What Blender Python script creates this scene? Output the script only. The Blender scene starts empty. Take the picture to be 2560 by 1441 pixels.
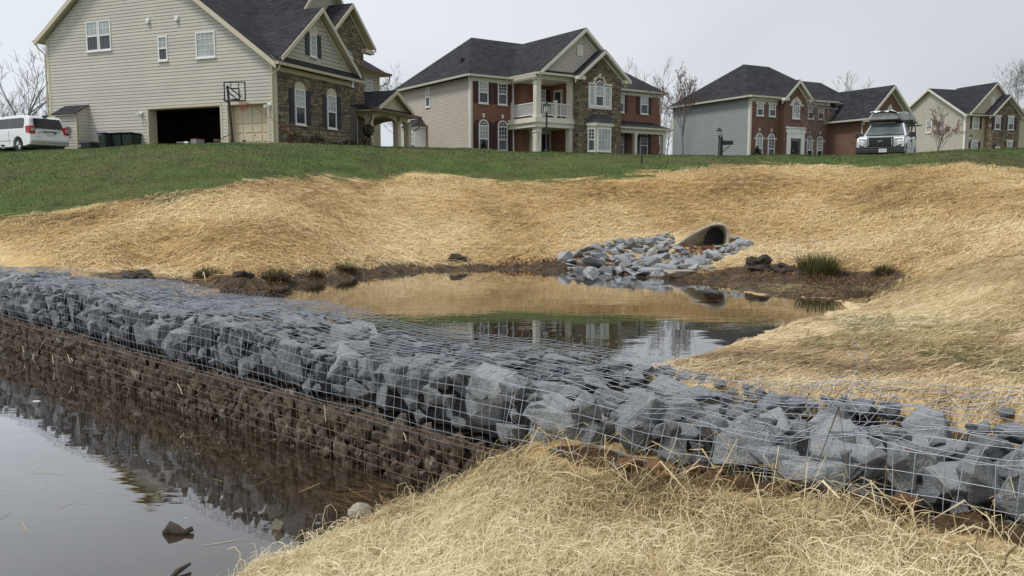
import bpy, bmesh, math, random
import numpy as np
from mathutils import Vector, Matrix, Euler
from mathutils import noise as mnoise

# ------------------------------------------------------------------ camera, sky, sun, exposure
scene = bpy.context.scene
COL = scene.collection
cam_data = bpy.data.cameras.new("camera")
cam_data.sensor_width = 36.0
cam_data.lens = 2090.0 / 2560.0 * 36.0
cam_data.clip_end = 3000.0
cam = bpy.data.objects.new("camera", cam_data)
cam.location = (0.0, 0.0, 1.8)
cam.rotation_euler = (math.radians(90.0 - 6.16), 0.0, 0.0)
COL.objects.link(cam)
scene.camera = cam

SUN_EL, SUN_AZ = 60.0, -112.0        # high on the left, degrees (azimuth clockwise from +Y)
world = bpy.data.worlds.new("World")
scene.world = world
world.use_nodes = True
wn, wl = world.node_tree.nodes, world.node_tree.links
wn.clear()
w_out = wn.new("ShaderNodeOutputWorld")
w_bg = wn.new("ShaderNodeBackground")
w_bg.inputs["Strength"].default_value = 0.10
w_sky = wn.new("ShaderNodeTexSky")
w_sky.sky_type = 'NISHITA'
w_sky.sun_disc = False
w_sky.sun_elevation = math.radians(SUN_EL)
w_sky.sun_rotation = math.radians(SUN_AZ)
w_sky.air_density = 1.0
w_sky.dust_density = 3.0
w_hs = wn.new("ShaderNodeHueSaturation")
w_hs.inputs["Saturation"].default_value = 0.35
w_tc = wn.new("ShaderNodeTexCoord")
w_map = wn.new("ShaderNodeMapping")
w_map.inputs["Scale"].default_value = (1.0, 1.0, 2.2)
w_no = wn.new("ShaderNodeTexNoise")
w_no.inputs["Scale"].default_value = 1.5
w_no.inputs["Detail"].default_value = 3.0
w_rp = wn.new("ShaderNodeValToRGB")      # the overcast deck, a little thinner in places
w_rp.color_ramp.elements[0].position = 0.32
w_rp.color_ramp.elements[0].color = (4.0, 4.35, 4.75, 1)
w_rp.color_ramp.elements[1].position = 0.68
w_rp.color_ramp.elements[1].color = (5.5, 5.8, 6.1, 1)
w_sx = wn.new("ShaderNodeSeparateXYZ")
w_gr = wn.new("ShaderNodeMapRange")       # the deck is thicker and greyer towards the east
w_gr.inputs[1].default_value = -0.5; w_gr.inputs[2].default_value = 0.75
w_gr.inputs[3].default_value = 1.10; w_gr.inputs[4].default_value = 0.74
w_ml = wn.new("ShaderNodeMixRGB"); w_ml.blend_type = 'MULTIPLY'; w_ml.inputs[0].default_value = 1.0
w_mx = wn.new("ShaderNodeMixRGB")
w_mx.inputs["Fac"].default_value = 0.88
wl.new(w_sky.outputs[0], w_hs.inputs["Color"])
wl.new(w_tc.outputs["Generated"], w_map.inputs[0])
wl.new(w_map.outputs[0], w_no.inputs["Vector"])
wl.new(w_no.outputs["Fac"], w_rp.inputs[0])
wl.new(w_hs.outputs[0], w_mx.inputs[1])
wl.new(w_tc.outputs["Generated"], w_sx.inputs[0]); wl.new(w_sx.outputs[0], w_gr.inputs[0])
wl.new(w_rp.outputs[0], w_ml.inputs[1]); wl.new(w_gr.outputs[0], w_ml.inputs[2])
wl.new(w_ml.outputs[0], w_mx.inputs[2])
wl.new(w_mx.outputs[0], w_bg.inputs["Color"])
wl.new(w_bg.outputs[0], w_out.inputs[0])

sun_data = bpy.data.lights.new("sun", 'SUN')
sun_data.energy = 1.5
sun_data.angle = math.radians(11.0)
sun_data.color = (1.0, 0.96, 0.90)
sun = bpy.data.objects.new("sun", sun_data)
COL.objects.link(sun)
_az, _el = math.radians(SUN_AZ), math.radians(SUN_EL)
_sv = Vector((math.sin(_az) * math.cos(_el), math.cos(_az) * math.cos(_el), math.sin(_el)))
sun.rotation_euler = _sv.to_track_quat('Z', 'Y').to_euler()
sun.location = (0, -10, 30)

scene.render.engine = 'CYCLES'
scene.view_settings.view_transform = 'Standard'
scene.view_settings.look = 'None'
scene.view_settings.gamma = 1.0
scene.view_settings.exposure = 0.6
scene.view_settings.use_curve_mapping = False
scene.cycles.max_bounces = 6
scene.cycles.transparent_max_bounces = 12

WL, WU = 0.0, 0.65       # water level of the lower pool and of the upper pond
RNG = np.random.default_rng(7)
random.seed(7)

# ------------------------------------------------------------------ terrain function
# survey points of the site (x, y, z) in metres
SURVEY = [
    (-11.47, 15.21, 1.33), (-15.63, 20.9, 2.73), (-15.71, 21.0, 2.76), (-19.6, 26.2, 2.96), (-24.31, 32.5, 3.22), (-7.86, 12.8, 0.85), 
    (-9.02, 14.76, 1.34), (-11.03, 18.16, 2.19), (-12.8, 21.13, 2.87), (-15.99, 26.4, 3.13), (-19.86, 32.8, 3.44), (-5.73, 12.21, 0.96), 
    (-6.49, 13.87, 1.37), (-7.78, 16.72, 2.08), (-9.53, 20.56, 2.96), (-11.91, 25.7, 3.26), (-14.78, 31.9, 3.6), (-3.8, 11.65, 0.94), 
    (-4.09, 12.57, 1.17), (-4.84, 14.96, 1.76), (-5.56, 17.25, 2.33), (-6.53, 20.31, 3.02), (-8.16, 25.4, 3.34), (-10.12, 31.5, 3.7), 
    (-2.44, 13.39, 0.87), (-2.76, 15.21, 1.33), (-3.37, 18.71, 2.2), (-4.1, 22.82, 3.14), (-5.12, 28.5, 3.49), (-6.36, 35.4, 3.88), 
    (-0.58, 15.15, 1.04), (-0.66, 17.37, 1.59), (-0.76, 20.13, 2.27), (-0.89, 23.63, 3.07), (-1.12, 29.5, 3.39), (-1.38, 36.6, 3.76), 
    (1.22, 14.99, 1.05), (1.39, 17.18, 1.6), (1.62, 20.12, 2.32), (1.82, 22.64, 2.88), (2.28, 28.3, 3.16), (2.82, 35.1, 3.47), 
    (3.06, 15.26, 1.22), (3.48, 17.43, 1.76), (4.05, 20.32, 2.47), (4.36, 21.92, 2.8), (5.45, 27.4, 3.06), (6.76, 34.0, 3.35), 
    (4.72, 15.24, 1.44), (5.56, 18.0, 2.01), (6.57, 21.36, 2.71), (6.86, 22.31, 2.86), (8.58, 27.9, 3.11), (10.64, 34.6, 3.41), 
    (5.19, 11.78, 0.99), (5.99, 13.65, 1.38), (7.1, 16.23, 1.92), (8.36, 19.17, 2.52), (9.03, 20.73, 2.8), (11.28, 25.9, 3.04), 
    (13.98, 32.1, 3.33), (5.68, 10.58, 1.07), (7.42, 13.92, 1.77), (9.01, 16.98, 2.4), (10.13, 19.13, 2.81), (12.66, 23.9, 3.05), 
    (15.74, 29.7, 3.34), (3.36, 5.4, 0.74), (4.2, 6.8, 0.87), (5.1, 8.3, 1.07), (6.12, 10.0, 1.3), (8.04, 13.2, 1.77), 
    (10.32, 17.0, 2.32), (13.31, 22.0, 3.07), (18.16, 30.0, 3.46), (3.32, 4.2, 0.77), (5.69, 7.3, 1.08), (10.01, 13.0, 1.89), 
    (17.61, 23.0, 3.15), (3.88, 3.6, 1.1), (7.96, 7.5, 1.43), (16.82, 16.0, 2.52), (3.43, 7.3, 0.66), (2.63, 6.6, 0.57), 
    (1.73, 5.75, 0.68), (4.71, 9.6, 0.86), (2.55, 4.9, 0.7), (1.84, 5.25, 0.6), (0.25, 4.2, 0.49), (0.08, 4.15, 0.44), 
    (-0.08, 4.1, 0.37), (0.62, 3.95, 0.5), (1.01, 3.6, 0.55), (1.34, 3.3, 0.60), (1.84, 2.9, 0.66), (0.04, 3.7, 0.33), 
    (0.0, 3.1, 0.34), (0.55, 3.45, 0.43), (0.88, 2.85, 0.46), (1.0, 3.25, 0.51), (1.66, 2.6, 0.58), (1.33, 2.9, 0.54), 
    (-0.45, 3.95, 0.17), (-0.72, 3.8, 0.09), (-0.3, 3.35, 0.23), (-0.9, 3.75, 0.04), (-4.36, 10.93, 0.65), (-3.14, 9.88, 0.65), 
    (-2.96, 10.59, 0.65), (-2.23, 12.22, 0.65), (-1.75, 13.02, 0.65), (-0.52, 13.46, 0.65), (0.77, 13.31, 0.65), (1.64, 12.61, 0.65), 
    (2.12, 11.91, 0.65), (2.73, 10.93, 0.65), (2.9, 9.72, 0.65), (3.24, 9.34, 0.65), (4.34, 10.01, 0.65), (3.35, 8.56, 0.65), 
    (2.7, 7.77, 0.65), (2.08, 6.92, 0.65), (1.67, 6.39, 0.65), (1.04, 5.62, 0.65), (-0.49, 4.88, 0.0), (-0.52, 4.77, 0.0), 
    (-0.68, 4.59, 0.0), (-0.83, 4.42, 0.0), (-1.02, 4.26, 0.0), (-1.18, 4.08, 0.0), (-1.28, 3.9, 0.0), (-1.32, 3.67, 0.0), 
    
    # beds of the two pools
    (-1.5, 8.5, 0.35), (-3.0, 9.7, 0.42), (0.5, 8.0, 0.35), (0.0, 10.5, 0.3), (1.6, 8.5, 0.38), (-0.5, 12.2, 0.45), (0.4, 6.6, 0.4), (2.2, 9.3, 0.5),
    (-4.5, 11.3, 0.72), (-5.6, 12.3, 0.80),
    (-1.2, 5.2, -0.22), (-3.0, 6.3, -0.35), (-6.0, 9.0, -0.35), (-2.5, 4.5, -0.35), (-4.5, 6.5, -0.45), (-1.8, 3.9, -0.22), (-0.9, 4.8, -0.10),
    (-2.6, 2.8, -0.30), (-8.0, 9.0, -0.40), (-7.0, 5.0, -0.45), (-1.5, 3.1, -0.05), (-1.2, 2.4, 0.1), (-12.0, 10.0, -0.2), (-9.5, 12.2, 0.2), (-10.0, 13.3, 1.0),
    (0.0, 1.2, 0.30), (2.0, 0.5, 0.45), (-2.0, 0.5, 0.05), (0.0, -1.0, 0.32),
    # street and yards beyond the brow
    (-22.0, 41.0, 3.92), (-14.0, 43.0, 4.05), (-30.0, 45.0, 4.1), (-8.0, 48.0, 4.15), (-11.0, 60.0, 4.2), (-3.0, 50.0, 4.2),
    (2.5, 42.0, 3.75), (5.0, 55.0, 4.3), (-4.0, 62.0, 4.4), (12.0, 62.0, 4.3), (11.0, 45.0, 3.65), (16.0, 39.0, 3.45), (22.0, 40.0, 3.55),
    (20.0, 52.0, 3.9), (18.0, 63.0, 4.3), (30.0, 66.0, 4.4), (30.0, 50.0, 4.3), (42.0, 78.0, 5.7), (50.0, 93.0, 5.9), (60.0, 100.0, 6.0), (33.0, 80.0, 5.0),
    (-30.0, 90.0, 4.2), (10.0, 90.0, 4.4), (-60.0, 200.0, 4.5), (0.0, 200.0, 4.5), (90.0, 200.0, 6.0), (0.0, 700.0, 5.0), (-300.0, 600.0, 5.0), (350.0, 600.0, 6.0),
]

def _warp(x, y):
    yy = np.asarray(y, float) + 2.0
    xx = np.asarray(x, float)
    return np.arctan2(xx, yy) * 1.6, np.log(np.maximum(np.hypot(xx, yy), 0.4))

def _phi(d2):
    return 0.5 * d2 * np.log(d2 + 1e-9)

class Terrain:
    def __init__(self, pts, lam=2e-4):
        p = np.array(pts, float)
        self.a, self.l = _warp(p[:, 0], p[:, 1])
        n = len(p)
        d2 = (self.a[:, None] - self.a) ** 2 + (self.l[:, None] - self.l) ** 2
        A = np.zeros((n + 3, n + 3))
        A[:n, :n] = _phi(d2) + lam * np.eye(n)
        A[:n, n] = 1; A[:n, n + 1] = self.a; A[:n, n + 2] = self.l
        A[n:, :n] = A[:n, n:].T
        b = np.zeros(n + 3); b[:n] = p[:, 2]
        self.w = np.linalg.solve(A, b)

    def __call__(self, x, y):
        x = np.atleast_1d(np.asarray(x, float)); y = np.atleast_1d(np.asarray(y, float))
        sh = x.shape; x = x.ravel(); y = y.ravel()
        a, l = _warp(x, y); n = len(self.a)
        out = np.empty(len(x))
        for i in range(0, len(x), 40000):
            s = slice(i, i + 40000)
            d2 = (a[s, None] - self.a) ** 2 + (l[s, None] - self.l) ** 2
            out[s] = _phi(d2) @ self.w[:n] + self.w[n] + self.w[n + 1] * a[s] + self.w[n + 2] * l[s]
        return out.reshape(sh)

_TPS = Terrain(SURVEY)
POND = [(-3.5, 10.2), (-2.96, 10.59), (-2.23, 12.22), (-1.75, 13.02), (-0.52, 13.46), (0.77, 13.31), (1.64, 12.61), (2.12, 11.91), (2.73, 10.93), (2.9, 9.85), (3.3, 9.5),
        (4.34, 10.01), (3.9, 9.3), (3.35, 8.56), (2.7, 7.77), (2.08, 6.92), (1.67, 6.39), (1.04, 5.62), (0.45, 5.1), (-4.0, 9.0), (-4.3, 9.6)]
POOL = [(0.2, 4.75), (-0.46, 4.86), (-0.52, 4.77), (-0.68, 4.59), (-0.83, 4.42), (-1.02, 4.26), (-1.18, 4.08), (-1.28, 3.9), (-1.34, 3.6), (-1.55, 2.9), (-1.7, 1.5), (-16.0, 1.5), (-16.0, 18.6), (-9.2, 12.7)]

def poly_sd(x, y, poly):
    """distance to a polygon's edge, negative inside"""
    d = np.full(np.shape(x), 1e9); ins = np.zeros(np.shape(x), bool); n = len(poly)
    for i in range(n):
        x0, y0 = poly[i]; x1, y1 = poly[(i + 1) % n]
        dx, dy = x1 - x0, y1 - y0
        t = np.clip(((x - x0) * dx + (y - y0) * dy) / (dx * dx + dy * dy), 0, 1)
        d = np.minimum(d, np.hypot(x - x0 - t * dx, y - y0 - t * dy))
        c = ((y0 > y) != (y1 > y)) & (x < dx * (y - y0) / (dy if dy else 1e-9) + x0)
        ins ^= c
    return np.where(ins, -d, d)

def TERR(x, y):
    x = np.atleast_1d(np.asarray(x, float)); y = np.atleast_1d(np.asarray(y, float))
    z = _TPS(x, y)
    wob = 0.10 * np.sin(x * 5.1 + y * 2.3) * np.sin(y * 4.3 - x * 1.7)
    up = ((x + 0.71) * 0.6611 + (y - 5.13) * 0.7503) > 0.3
    for poly, lvl, side in ((POND, 0.65, up), (POOL, 0.0, ~up)):
        d = poly_sd(x, y, poly) + wob * 0.6
        inside = (d < 0) & side
        z = np.where(inside, np.minimum(z, lvl - 0.015 + 0.16 * np.maximum(d, -2.0)), z)
        near = (d >= 0) & (d < 2.5) & side
        z = np.where(near, np.maximum(z, lvl + (0.012 + 0.07 * d if lvl > 0.1 else 0.02 + 0.26 * np.minimum(d, 0.5))), z)
    wo = (x + 0.71) * 0.6611 + (y - 5.13) * 0.7503; ws = (x + 0.71) * 0.7503 - (y - 5.13) * 0.6611
    seat = (wo > 0.02) & (wo < 1.10) & (ws > -9.0) & (ws < 5.0)        # wall seat
    z = np.where(seat, np.minimum(z, 0.52 + np.clip(wo - 0.85, 0, 1) * 0.3), z)
    berm = (wo > 0.85) & (ws > 0.3) & (ws < 7.0)                     # ground laid against the back of the baskets
    z = np.where(berm, np.minimum(z, 0.54 + 0.18 * np.clip((ws - 0.8) / 1.5, 0, 1) + np.maximum(wo - 0.95, 0) * 0.26), z)
    pipe = poly_sd(x, y, [(2.78, 14.22), (3.2, 13.85), (3.62, 13.82), (3.70, 14.45), (3.25, 14.62)]) < 0
    z = np.where(pipe, np.minimum(z, 0.97), z)
    return z

def _hash(i, j, seed):
    h = (i.astype(np.int64) * 374761393 + j.astype(np.int64) * 668265263 + seed * 2147483647) & 0xffffffff
    h = ((h ^ (h >> 13)) * 1274126177) & 0xffffffff
    return ((h ^ (h >> 16)) & 0xffff) / 65535.0

def vnoise(x, y, scale, seed=0):
    """smooth value noise in 0..1, features about 1/scale metres"""
    x = np.asarray(x, float) * scale; y = np.asarray(y, float) * scale
    i, j = np.floor(x), np.floor(y)
    fx, fy = x - i, y - j
    fx = fx * fx * (3 - 2 * fx); fy = fy * fy * (3 - 2 * fy)
    a = _hash(i, j, seed); b = _hash(i + 1, j, seed); c = _hash(i, j + 1, seed); d = _hash(i + 1, j + 1, seed)
    return (a * (1 - fx) + b * fx) * (1 - fy) + (c * (1 - fx) + d * fx) * fy

def fbm(x, y, scale, seed=0, octv=3):
    s = 0.0; amp = 1.0; tot = 0.0
    for k in range(octv):
        s = s + amp * vnoise(x, y, scale * 2 ** k, seed + 17 * k); tot += amp; amp *= 0.5
    return s / tot

# ------------------------------------------------------------------ helpers
def rad(d): return math.radians(d)

class MB:
    """collects polygons, then links them as ONE mesh object"""
    def __init__(s): s.v = []; s.f = []; s.m = []
    def poly(s, pts, flip=False):
        i = len(s.v); s.v += [tuple(p) for p in pts]
        f = list(range(i, i + len(pts)))
        s.f.append(f[::-1] if flip else f)
    def prism(s, pts, d):
        """closed prism: polygon pts swept by vector d"""
        i = len(s.v); n = len(pts); d = Vector(d)
        s.v += [tuple(p) for p in pts] + [tuple(Vector(p) + d) for p in pts]
        s.f.append(list(range(i, i + n))[::-1]); s.f.append(list(range(i + n, i + 2 * n)))
        for k in range(n):
            a, b = i + k, i + (k + 1) % n
            s.f.append([a, b, b + n, a + n])
    def box(s, x0, x1, y0, y1, z0, z1):
        s.prism([(x0, y0, z0), (x1, y0, z0), (x1, y1, z0), (x0, y1, z0)], (0, 0, z1 - z0))
    def tube(s, pts, r, n=6, cap=True):
        pts = [Vector(p) for p in pts]; rs = r if isinstance(r, (list, tuple)) else [r] * len(pts)
        i = len(s.v); up = None
        for k, p in enumerate(pts):
            t = (pts[min(k + 1, len(pts) - 1)] - pts[max(k - 1, 0)])
            t = t.normalized() if t.length > 1e-9 else Vector((0, 0, 1))
            if up is None:
                up = t.cross(Vector((0.3, 0.2, 1))); 
                if up.length < .1: up = t.cross(Vector((1, 0, 0)))
            up = (up - t * up.dot(t))
            up = up.normalized() if up.length > 1e-6 else t.orthogonal().normalized()
            w = t.cross(up)
            for j in range(n):
                a = 2 * math.pi * j / n
                s.v.append(tuple(p + (up * math.cos(a) + w * math.sin(a)) * rs[k]))
        for k in range(len(pts) - 1):
            for j in range(n):
                a = i + k * n + j; b = i + k * n + (j + 1) % n
                s.f.append([a, b, b + n, a + n])
        if cap:
            s.f.append([i + j for j in range(n)][::-1])
            s.f.append([i + (len(pts) - 1) * n + j for j in range(n)])
    def lathe(s, c, prof, n=10):
        """prof: list of (radius, z) round the vertical axis through c"""
        i = len(s.v)
        for (r, z) in prof:
            for j in range(n):
                a = 2 * math.pi * j / n
                s.v.append((c[0] + r * math.cos(a), c[1] + r * math.sin(a), c[2] + z))
        for k in range(len(prof) - 1):
            for j in range(n):
                a = i + k * n + j; b = i + k * n + (j + 1) % n
                s.f.append([a, b, b + n, a + n])
        s.f.append([i + j for j in range(n)][::-1]); s.f.append([i + (len(prof) - 1) * n + j for j in range(n)])
    def build(s, name, mat, parent=None, smooth=False, bevel=0, xf=None):
        me = bpy.data.meshes.new(name)
        me.from_pydata(s.v, [], s.f)
        if smooth:
            me.polygons.foreach_set('use_smooth', [True] * len(me.polygons))
        me.validate(); me.update()
        if mat: me.materials.append(mat)
        o = bpy.data.objects.new(name, me); COL.objects.link(o)
        if parent is not None: o.parent = parent
        if bevel:
            b = o.modifiers.new('bevel', 'BEVEL'); b.width = bevel; b.segments = 2; b.limit_method = 'ANGLE'; b.angle_limit = rad(35)
        return o

def mesh_np(name, verts, faces, mat, parent=None, attrs=None, smooth=False):
    """verts (n,3) array, faces (m,k) array of quads or triangles"""
    me = bpy.data.meshes.new(name)
    verts = np.asarray(verts, np.float32); faces = np.asarray(faces, np.int32)
    k = faces.shape[1]
    me.vertices.add(len(verts)); me.vertices.foreach_set('co', verts.ravel())
    me.loops.add(faces.size); me.loops.foreach_set('vertex_index', faces.ravel())
    me.polygons.add(len(faces))
    me.polygons.foreach_set('loop_start', np.arange(0, faces.size, k, dtype=np.int32))
    me.polygons.foreach_set('loop_total', np.full(len(faces), k, np.int32))
    if smooth: me.polygons.foreach_set('use_smooth', np.ones(len(faces), bool))
    me.update(calc_edges=True)
    for nm, dat in (attrs or {}).items():
        if dat.ndim == 2:
            a = me.attributes.new(nm, 'FLOAT_COLOR', 'POINT'); a.data.foreach_set('color', dat.astype(np.float32).ravel())
        else:
            a = me.attributes.new(nm, 'FLOAT', 'POINT'); a.data.foreach_set('value', dat.astype(np.float32))
    if mat: me.materials.append(mat)
    o = bpy.data.objects.new(name, me); COL.objects.link(o)
    if parent is not None: o.parent = parent
    return o

def tag(o, label=None, cat=None, group=None, kind=None):
    if label: o['label'] = label
    if cat: o['category'] = cat
    if group: o['group'] = group
    if kind: o['kind'] = kind
    return o

def thing(name, label, cat, loc=(0, 0, 0), rot=0.0, group=None):
    o = bpy.data.objects.new(name, None); COL.objects.link(o)
    o.location = loc; o.rotation_euler = (0, 0, rot); o.empty_display_size = 0.2
    return tag(o, label, cat, group)

def dup(root, loc, rot=None, label=None, scale=None):
    """a copy of a thing with copies of its parts and sub-parts"""
    r = root.copy(); COL.objects.link(r); r.location = loc
    if rot is not None: r.rotation_euler = (0, 0, rot)
    if scale is not None: r.scale = (scale,) * 3
    if label: r['label'] = label
    for ch in list(root.children):
        c = ch.copy(); COL.objects.link(c); c.parent = r
        for g in list(ch.children):
            d = g.copy(); COL.objects.link(d); d.parent = c
    return r

def tz(x, y): return float(TERR(x, y)[0])

# ------------------------------------------------------------------ materials
class NT:
    def __init__(s, name):
        s.mat = bpy.data.materials.new(name); s.mat.use_nodes = True
        s.t = s.mat.node_tree; s.n = s.t.nodes; s.n.clear()
        s.out = s.n.new("ShaderNodeOutputMaterial")
    def node(s, kind, **kw):
        x = s.n.new(kind)
        for k, v in kw.items(): setattr(x, k, v)
        return x
    def link(s, a, b): s.t.links.new(a, b)
    def val(s, sock, v):
        if isinstance(v, bpy.types.NodeSocket): s.link(v, sock)
        elif isinstance(v, (tuple, list)) and len(v) == 3 and sock.type == 'RGBA': sock.default_value = (*v, 1)
        else: sock.default_value = v
    def mix(s, a, b, fac, blend='MIX'):
        m = s.node("ShaderNodeMixRGB", blend_type=blend)
        s.val(m.inputs[0], fac); s.val(m.inputs[1], a); s.val(m.inputs[2], b)
        return m.outputs[0]
    def math(s, op, a, b=None, c=None):
        m = s.node("ShaderNodeMath", operation=op)
        s.val(m.inputs[0], a)
        if b is not None: s.val(m.inputs[1], b)
        if c is not None: s.val(m.inputs[2], c)
        return m.outputs[0]
    def noise(s, vec, scale, detail=3.0, rough=0.55, dist=0.0):
        m = s.node("ShaderNodeTexNoise"); s.link(vec, m.inputs["Vector"])
        m.inputs["Scale"].default_value = scale; m.inputs["Detail"].default_value = detail
        m.inputs["Roughness"].default_value = rough; m.inputs["Distortion"].default_value = dist
        return m.outputs["Fac"]
    def ramp(s, fac, stops):
        m = s.node("ShaderNodeValToRGB"); cr = m.color_ramp
        while len(cr.elements) < len(stops): cr.elements.new(0.5)
        for e, (p, c) in zip(cr.elements, stops):
            e.position = p; e.color = (*c, 1) if isinstance(c, (tuple, list)) else (c, c, c, 1)
        s.val(m.inputs[0], fac)
        return m.outputs[0]
    def mapr(s, v, a, b, c=0.0, d=1.0):
        m = s.node("ShaderNodeMapRange"); m.clamp = True
        s.val(m.inputs[0], v); s.val(m.inputs[1], a); s.val(m.inputs[2], b); s.val(m.inputs[3], c); s.val(m.inputs[4], d)
        return m.outputs[0]
    def objco(s): return s.node("ShaderNodeTexCoord").outputs["Object"]
    def pos(s): return s.node("ShaderNodeNewGeometry").outputs["Position"]
    def mapping(s, vec, scale=(1, 1, 1), rot=(0, 0, 0), loc=(0, 0, 0)):
        m = s.node("ShaderNodeMapping"); s.link(vec, m.inputs[0])
        s.val(m.inputs["Scale"], scale); s.val(m.inputs["Rotation"], rot)
        if isinstance(loc, bpy.types.NodeSocket): s.link(loc, m.inputs["Location"])
        else: m.inputs["Location"].default_value = loc
        return m.outputs[0]
    def attr(s, name): return s.node("ShaderNodeAttribute", attribute_name=name)
    def orand(s): return s.node("ShaderNodeObjectInfo").outputs["Random"]
    def bump(s, h, strength=0.5, dist=0.02):
        m = s.node("ShaderNodeBump"); s.link(h, m.inputs["Height"])
        m.inputs["Strength"].default_value = strength; m.inputs["Distance"].default_value = dist
        return m.outputs[0]
    def finish(s, color, rough=0.8, normal=None, metal=0.0, spec=None, coat=None):
        p = s.node("ShaderNodeBsdfPrincipled")
        s.val(p.inputs["Base Color"], color); s.val(p.inputs["Roughness"], rough); s.val(p.inputs["Metallic"], metal)
        if spec is not None: s.val(p.inputs["Specular IOR Level"], spec)
        if coat is not None: s.val(p.inputs["Coat Weight"], coat)
        if normal is not None: s.link(normal, p.inputs["Normal"])
        s.link(p.outputs[0], s.out.inputs[0])
        return s.mat

def plain(name, c, rough=0.6, var=0.12, scale=3.0, bump=0.0, bscale=40.0, metal=0.0, spec=None, orand=0.0, coat=None):
    """a colour with soft blotches of wear, optional fine relief"""
    t = NT(name); v = t.objco()
    n = t.noise(v, scale, 4.0, 0.6)
    lo = tuple(x * (1 - var) for x in c); hi = tuple(min(1, x * (1 + var)) for x in c)
    col = t.ramp(n, [(0.3, lo), (0.7, hi)])
    if orand:
        r = t.mapr(t.orand(), 0, 1, 1 - orand, 1 + orand)
        col = t.mix(col, r, 1.0, 'MULTIPLY')
    nrm = t.bump(t.noise(v, bscale, 3.0), bump, 0.01) if bump else None
    return t.finish(col, rough, nrm, metal, spec, coat)

def brick_mat(name, c1, c2, mortar):
    t = NT(name); v = t.objco()
    sp = t.node("ShaderNodeSeparateXYZ"); t.link(v, sp.inputs[0])
    cb = t.node("ShaderNodeCombineXYZ"); t.link(t.math('ADD', sp.outputs[0], sp.outputs[1]), cb.inputs[0]); t.link(sp.outputs[2], cb.inputs[1])
    b = t.node("ShaderNodeTexBrick"); t.link(cb.outputs[0], b.inputs["Vector"])
    b.inputs["Scale"].default_value = 1.0; b.inputs["Brick Width"].default_value = 0.215; b.inputs["Row Height"].default_value = 0.075
    b.inputs["Mortar Size"].default_value = 0.006; b.inputs["Bias"].default_value = 0.0
    b.inputs["Color1"].default_value = (*c1, 1); b.inputs["Color2"].default_value = (*c2, 1); b.inputs["Mortar"].default_value = (*mortar, 1)
    col = t.mix(b.outputs["Color"], t.ramp(t.noise(v, 0.7, 4), [(0.3, 0.78), (0.7, 1.0)]), 1.0, 'MULTIPLY')
    return t.finish(col, 0.85, t.bump(b.outputs["Fac"], -0.4, 0.01))

def shingle_mat(name):
    t = NT(name); v = t.objco()
    sp = t.node("ShaderNodeSeparateXYZ"); t.link(v, sp.inputs[0])
    cb = t.node("ShaderNodeCombineXYZ"); t.link(t.math('ADD', sp.outputs[0], sp.outputs[1]), cb.inputs[0]); t.link(sp.outputs[2], cb.inputs[1])
    b = t.node("ShaderNodeTexBrick"); t.link(cb.outputs[0], b.inputs["Vector"])
    b.inputs["Scale"].default_value = 1.0; b.inputs["Brick Width"].default_value = 0.33; b.inputs["Row Height"].default_value = 0.10
    b.inputs["Mortar Size"].default_value = 0.006
    b.inputs["Color1"].default_value = (0.018, 0.019, 0.023, 1); b.inputs["Color2"].default_value = (0.046, 0.046, 0.052, 1); b.inputs["Mortar"].default_value = (0.008, 0.008, 0.009, 1)
    n = t.ramp(t.noise(v, 45, 2), [(0.35, 0.55), (0.65, 1.35)])
    col = t.mix(b.outputs["Color"], n, 1.0, 'MULTIPLY')
    col = t.mix(col, t.ramp(t.noise(v, 0.5, 3), [(0.3, 0.8), (0.7, 1.2)]), 1.0, 'MULTIPLY')
    return t.finish(col, 0.9, t.bump(b.outputs["Color"], 0.5, 0.01), spec=0.25)

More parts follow.
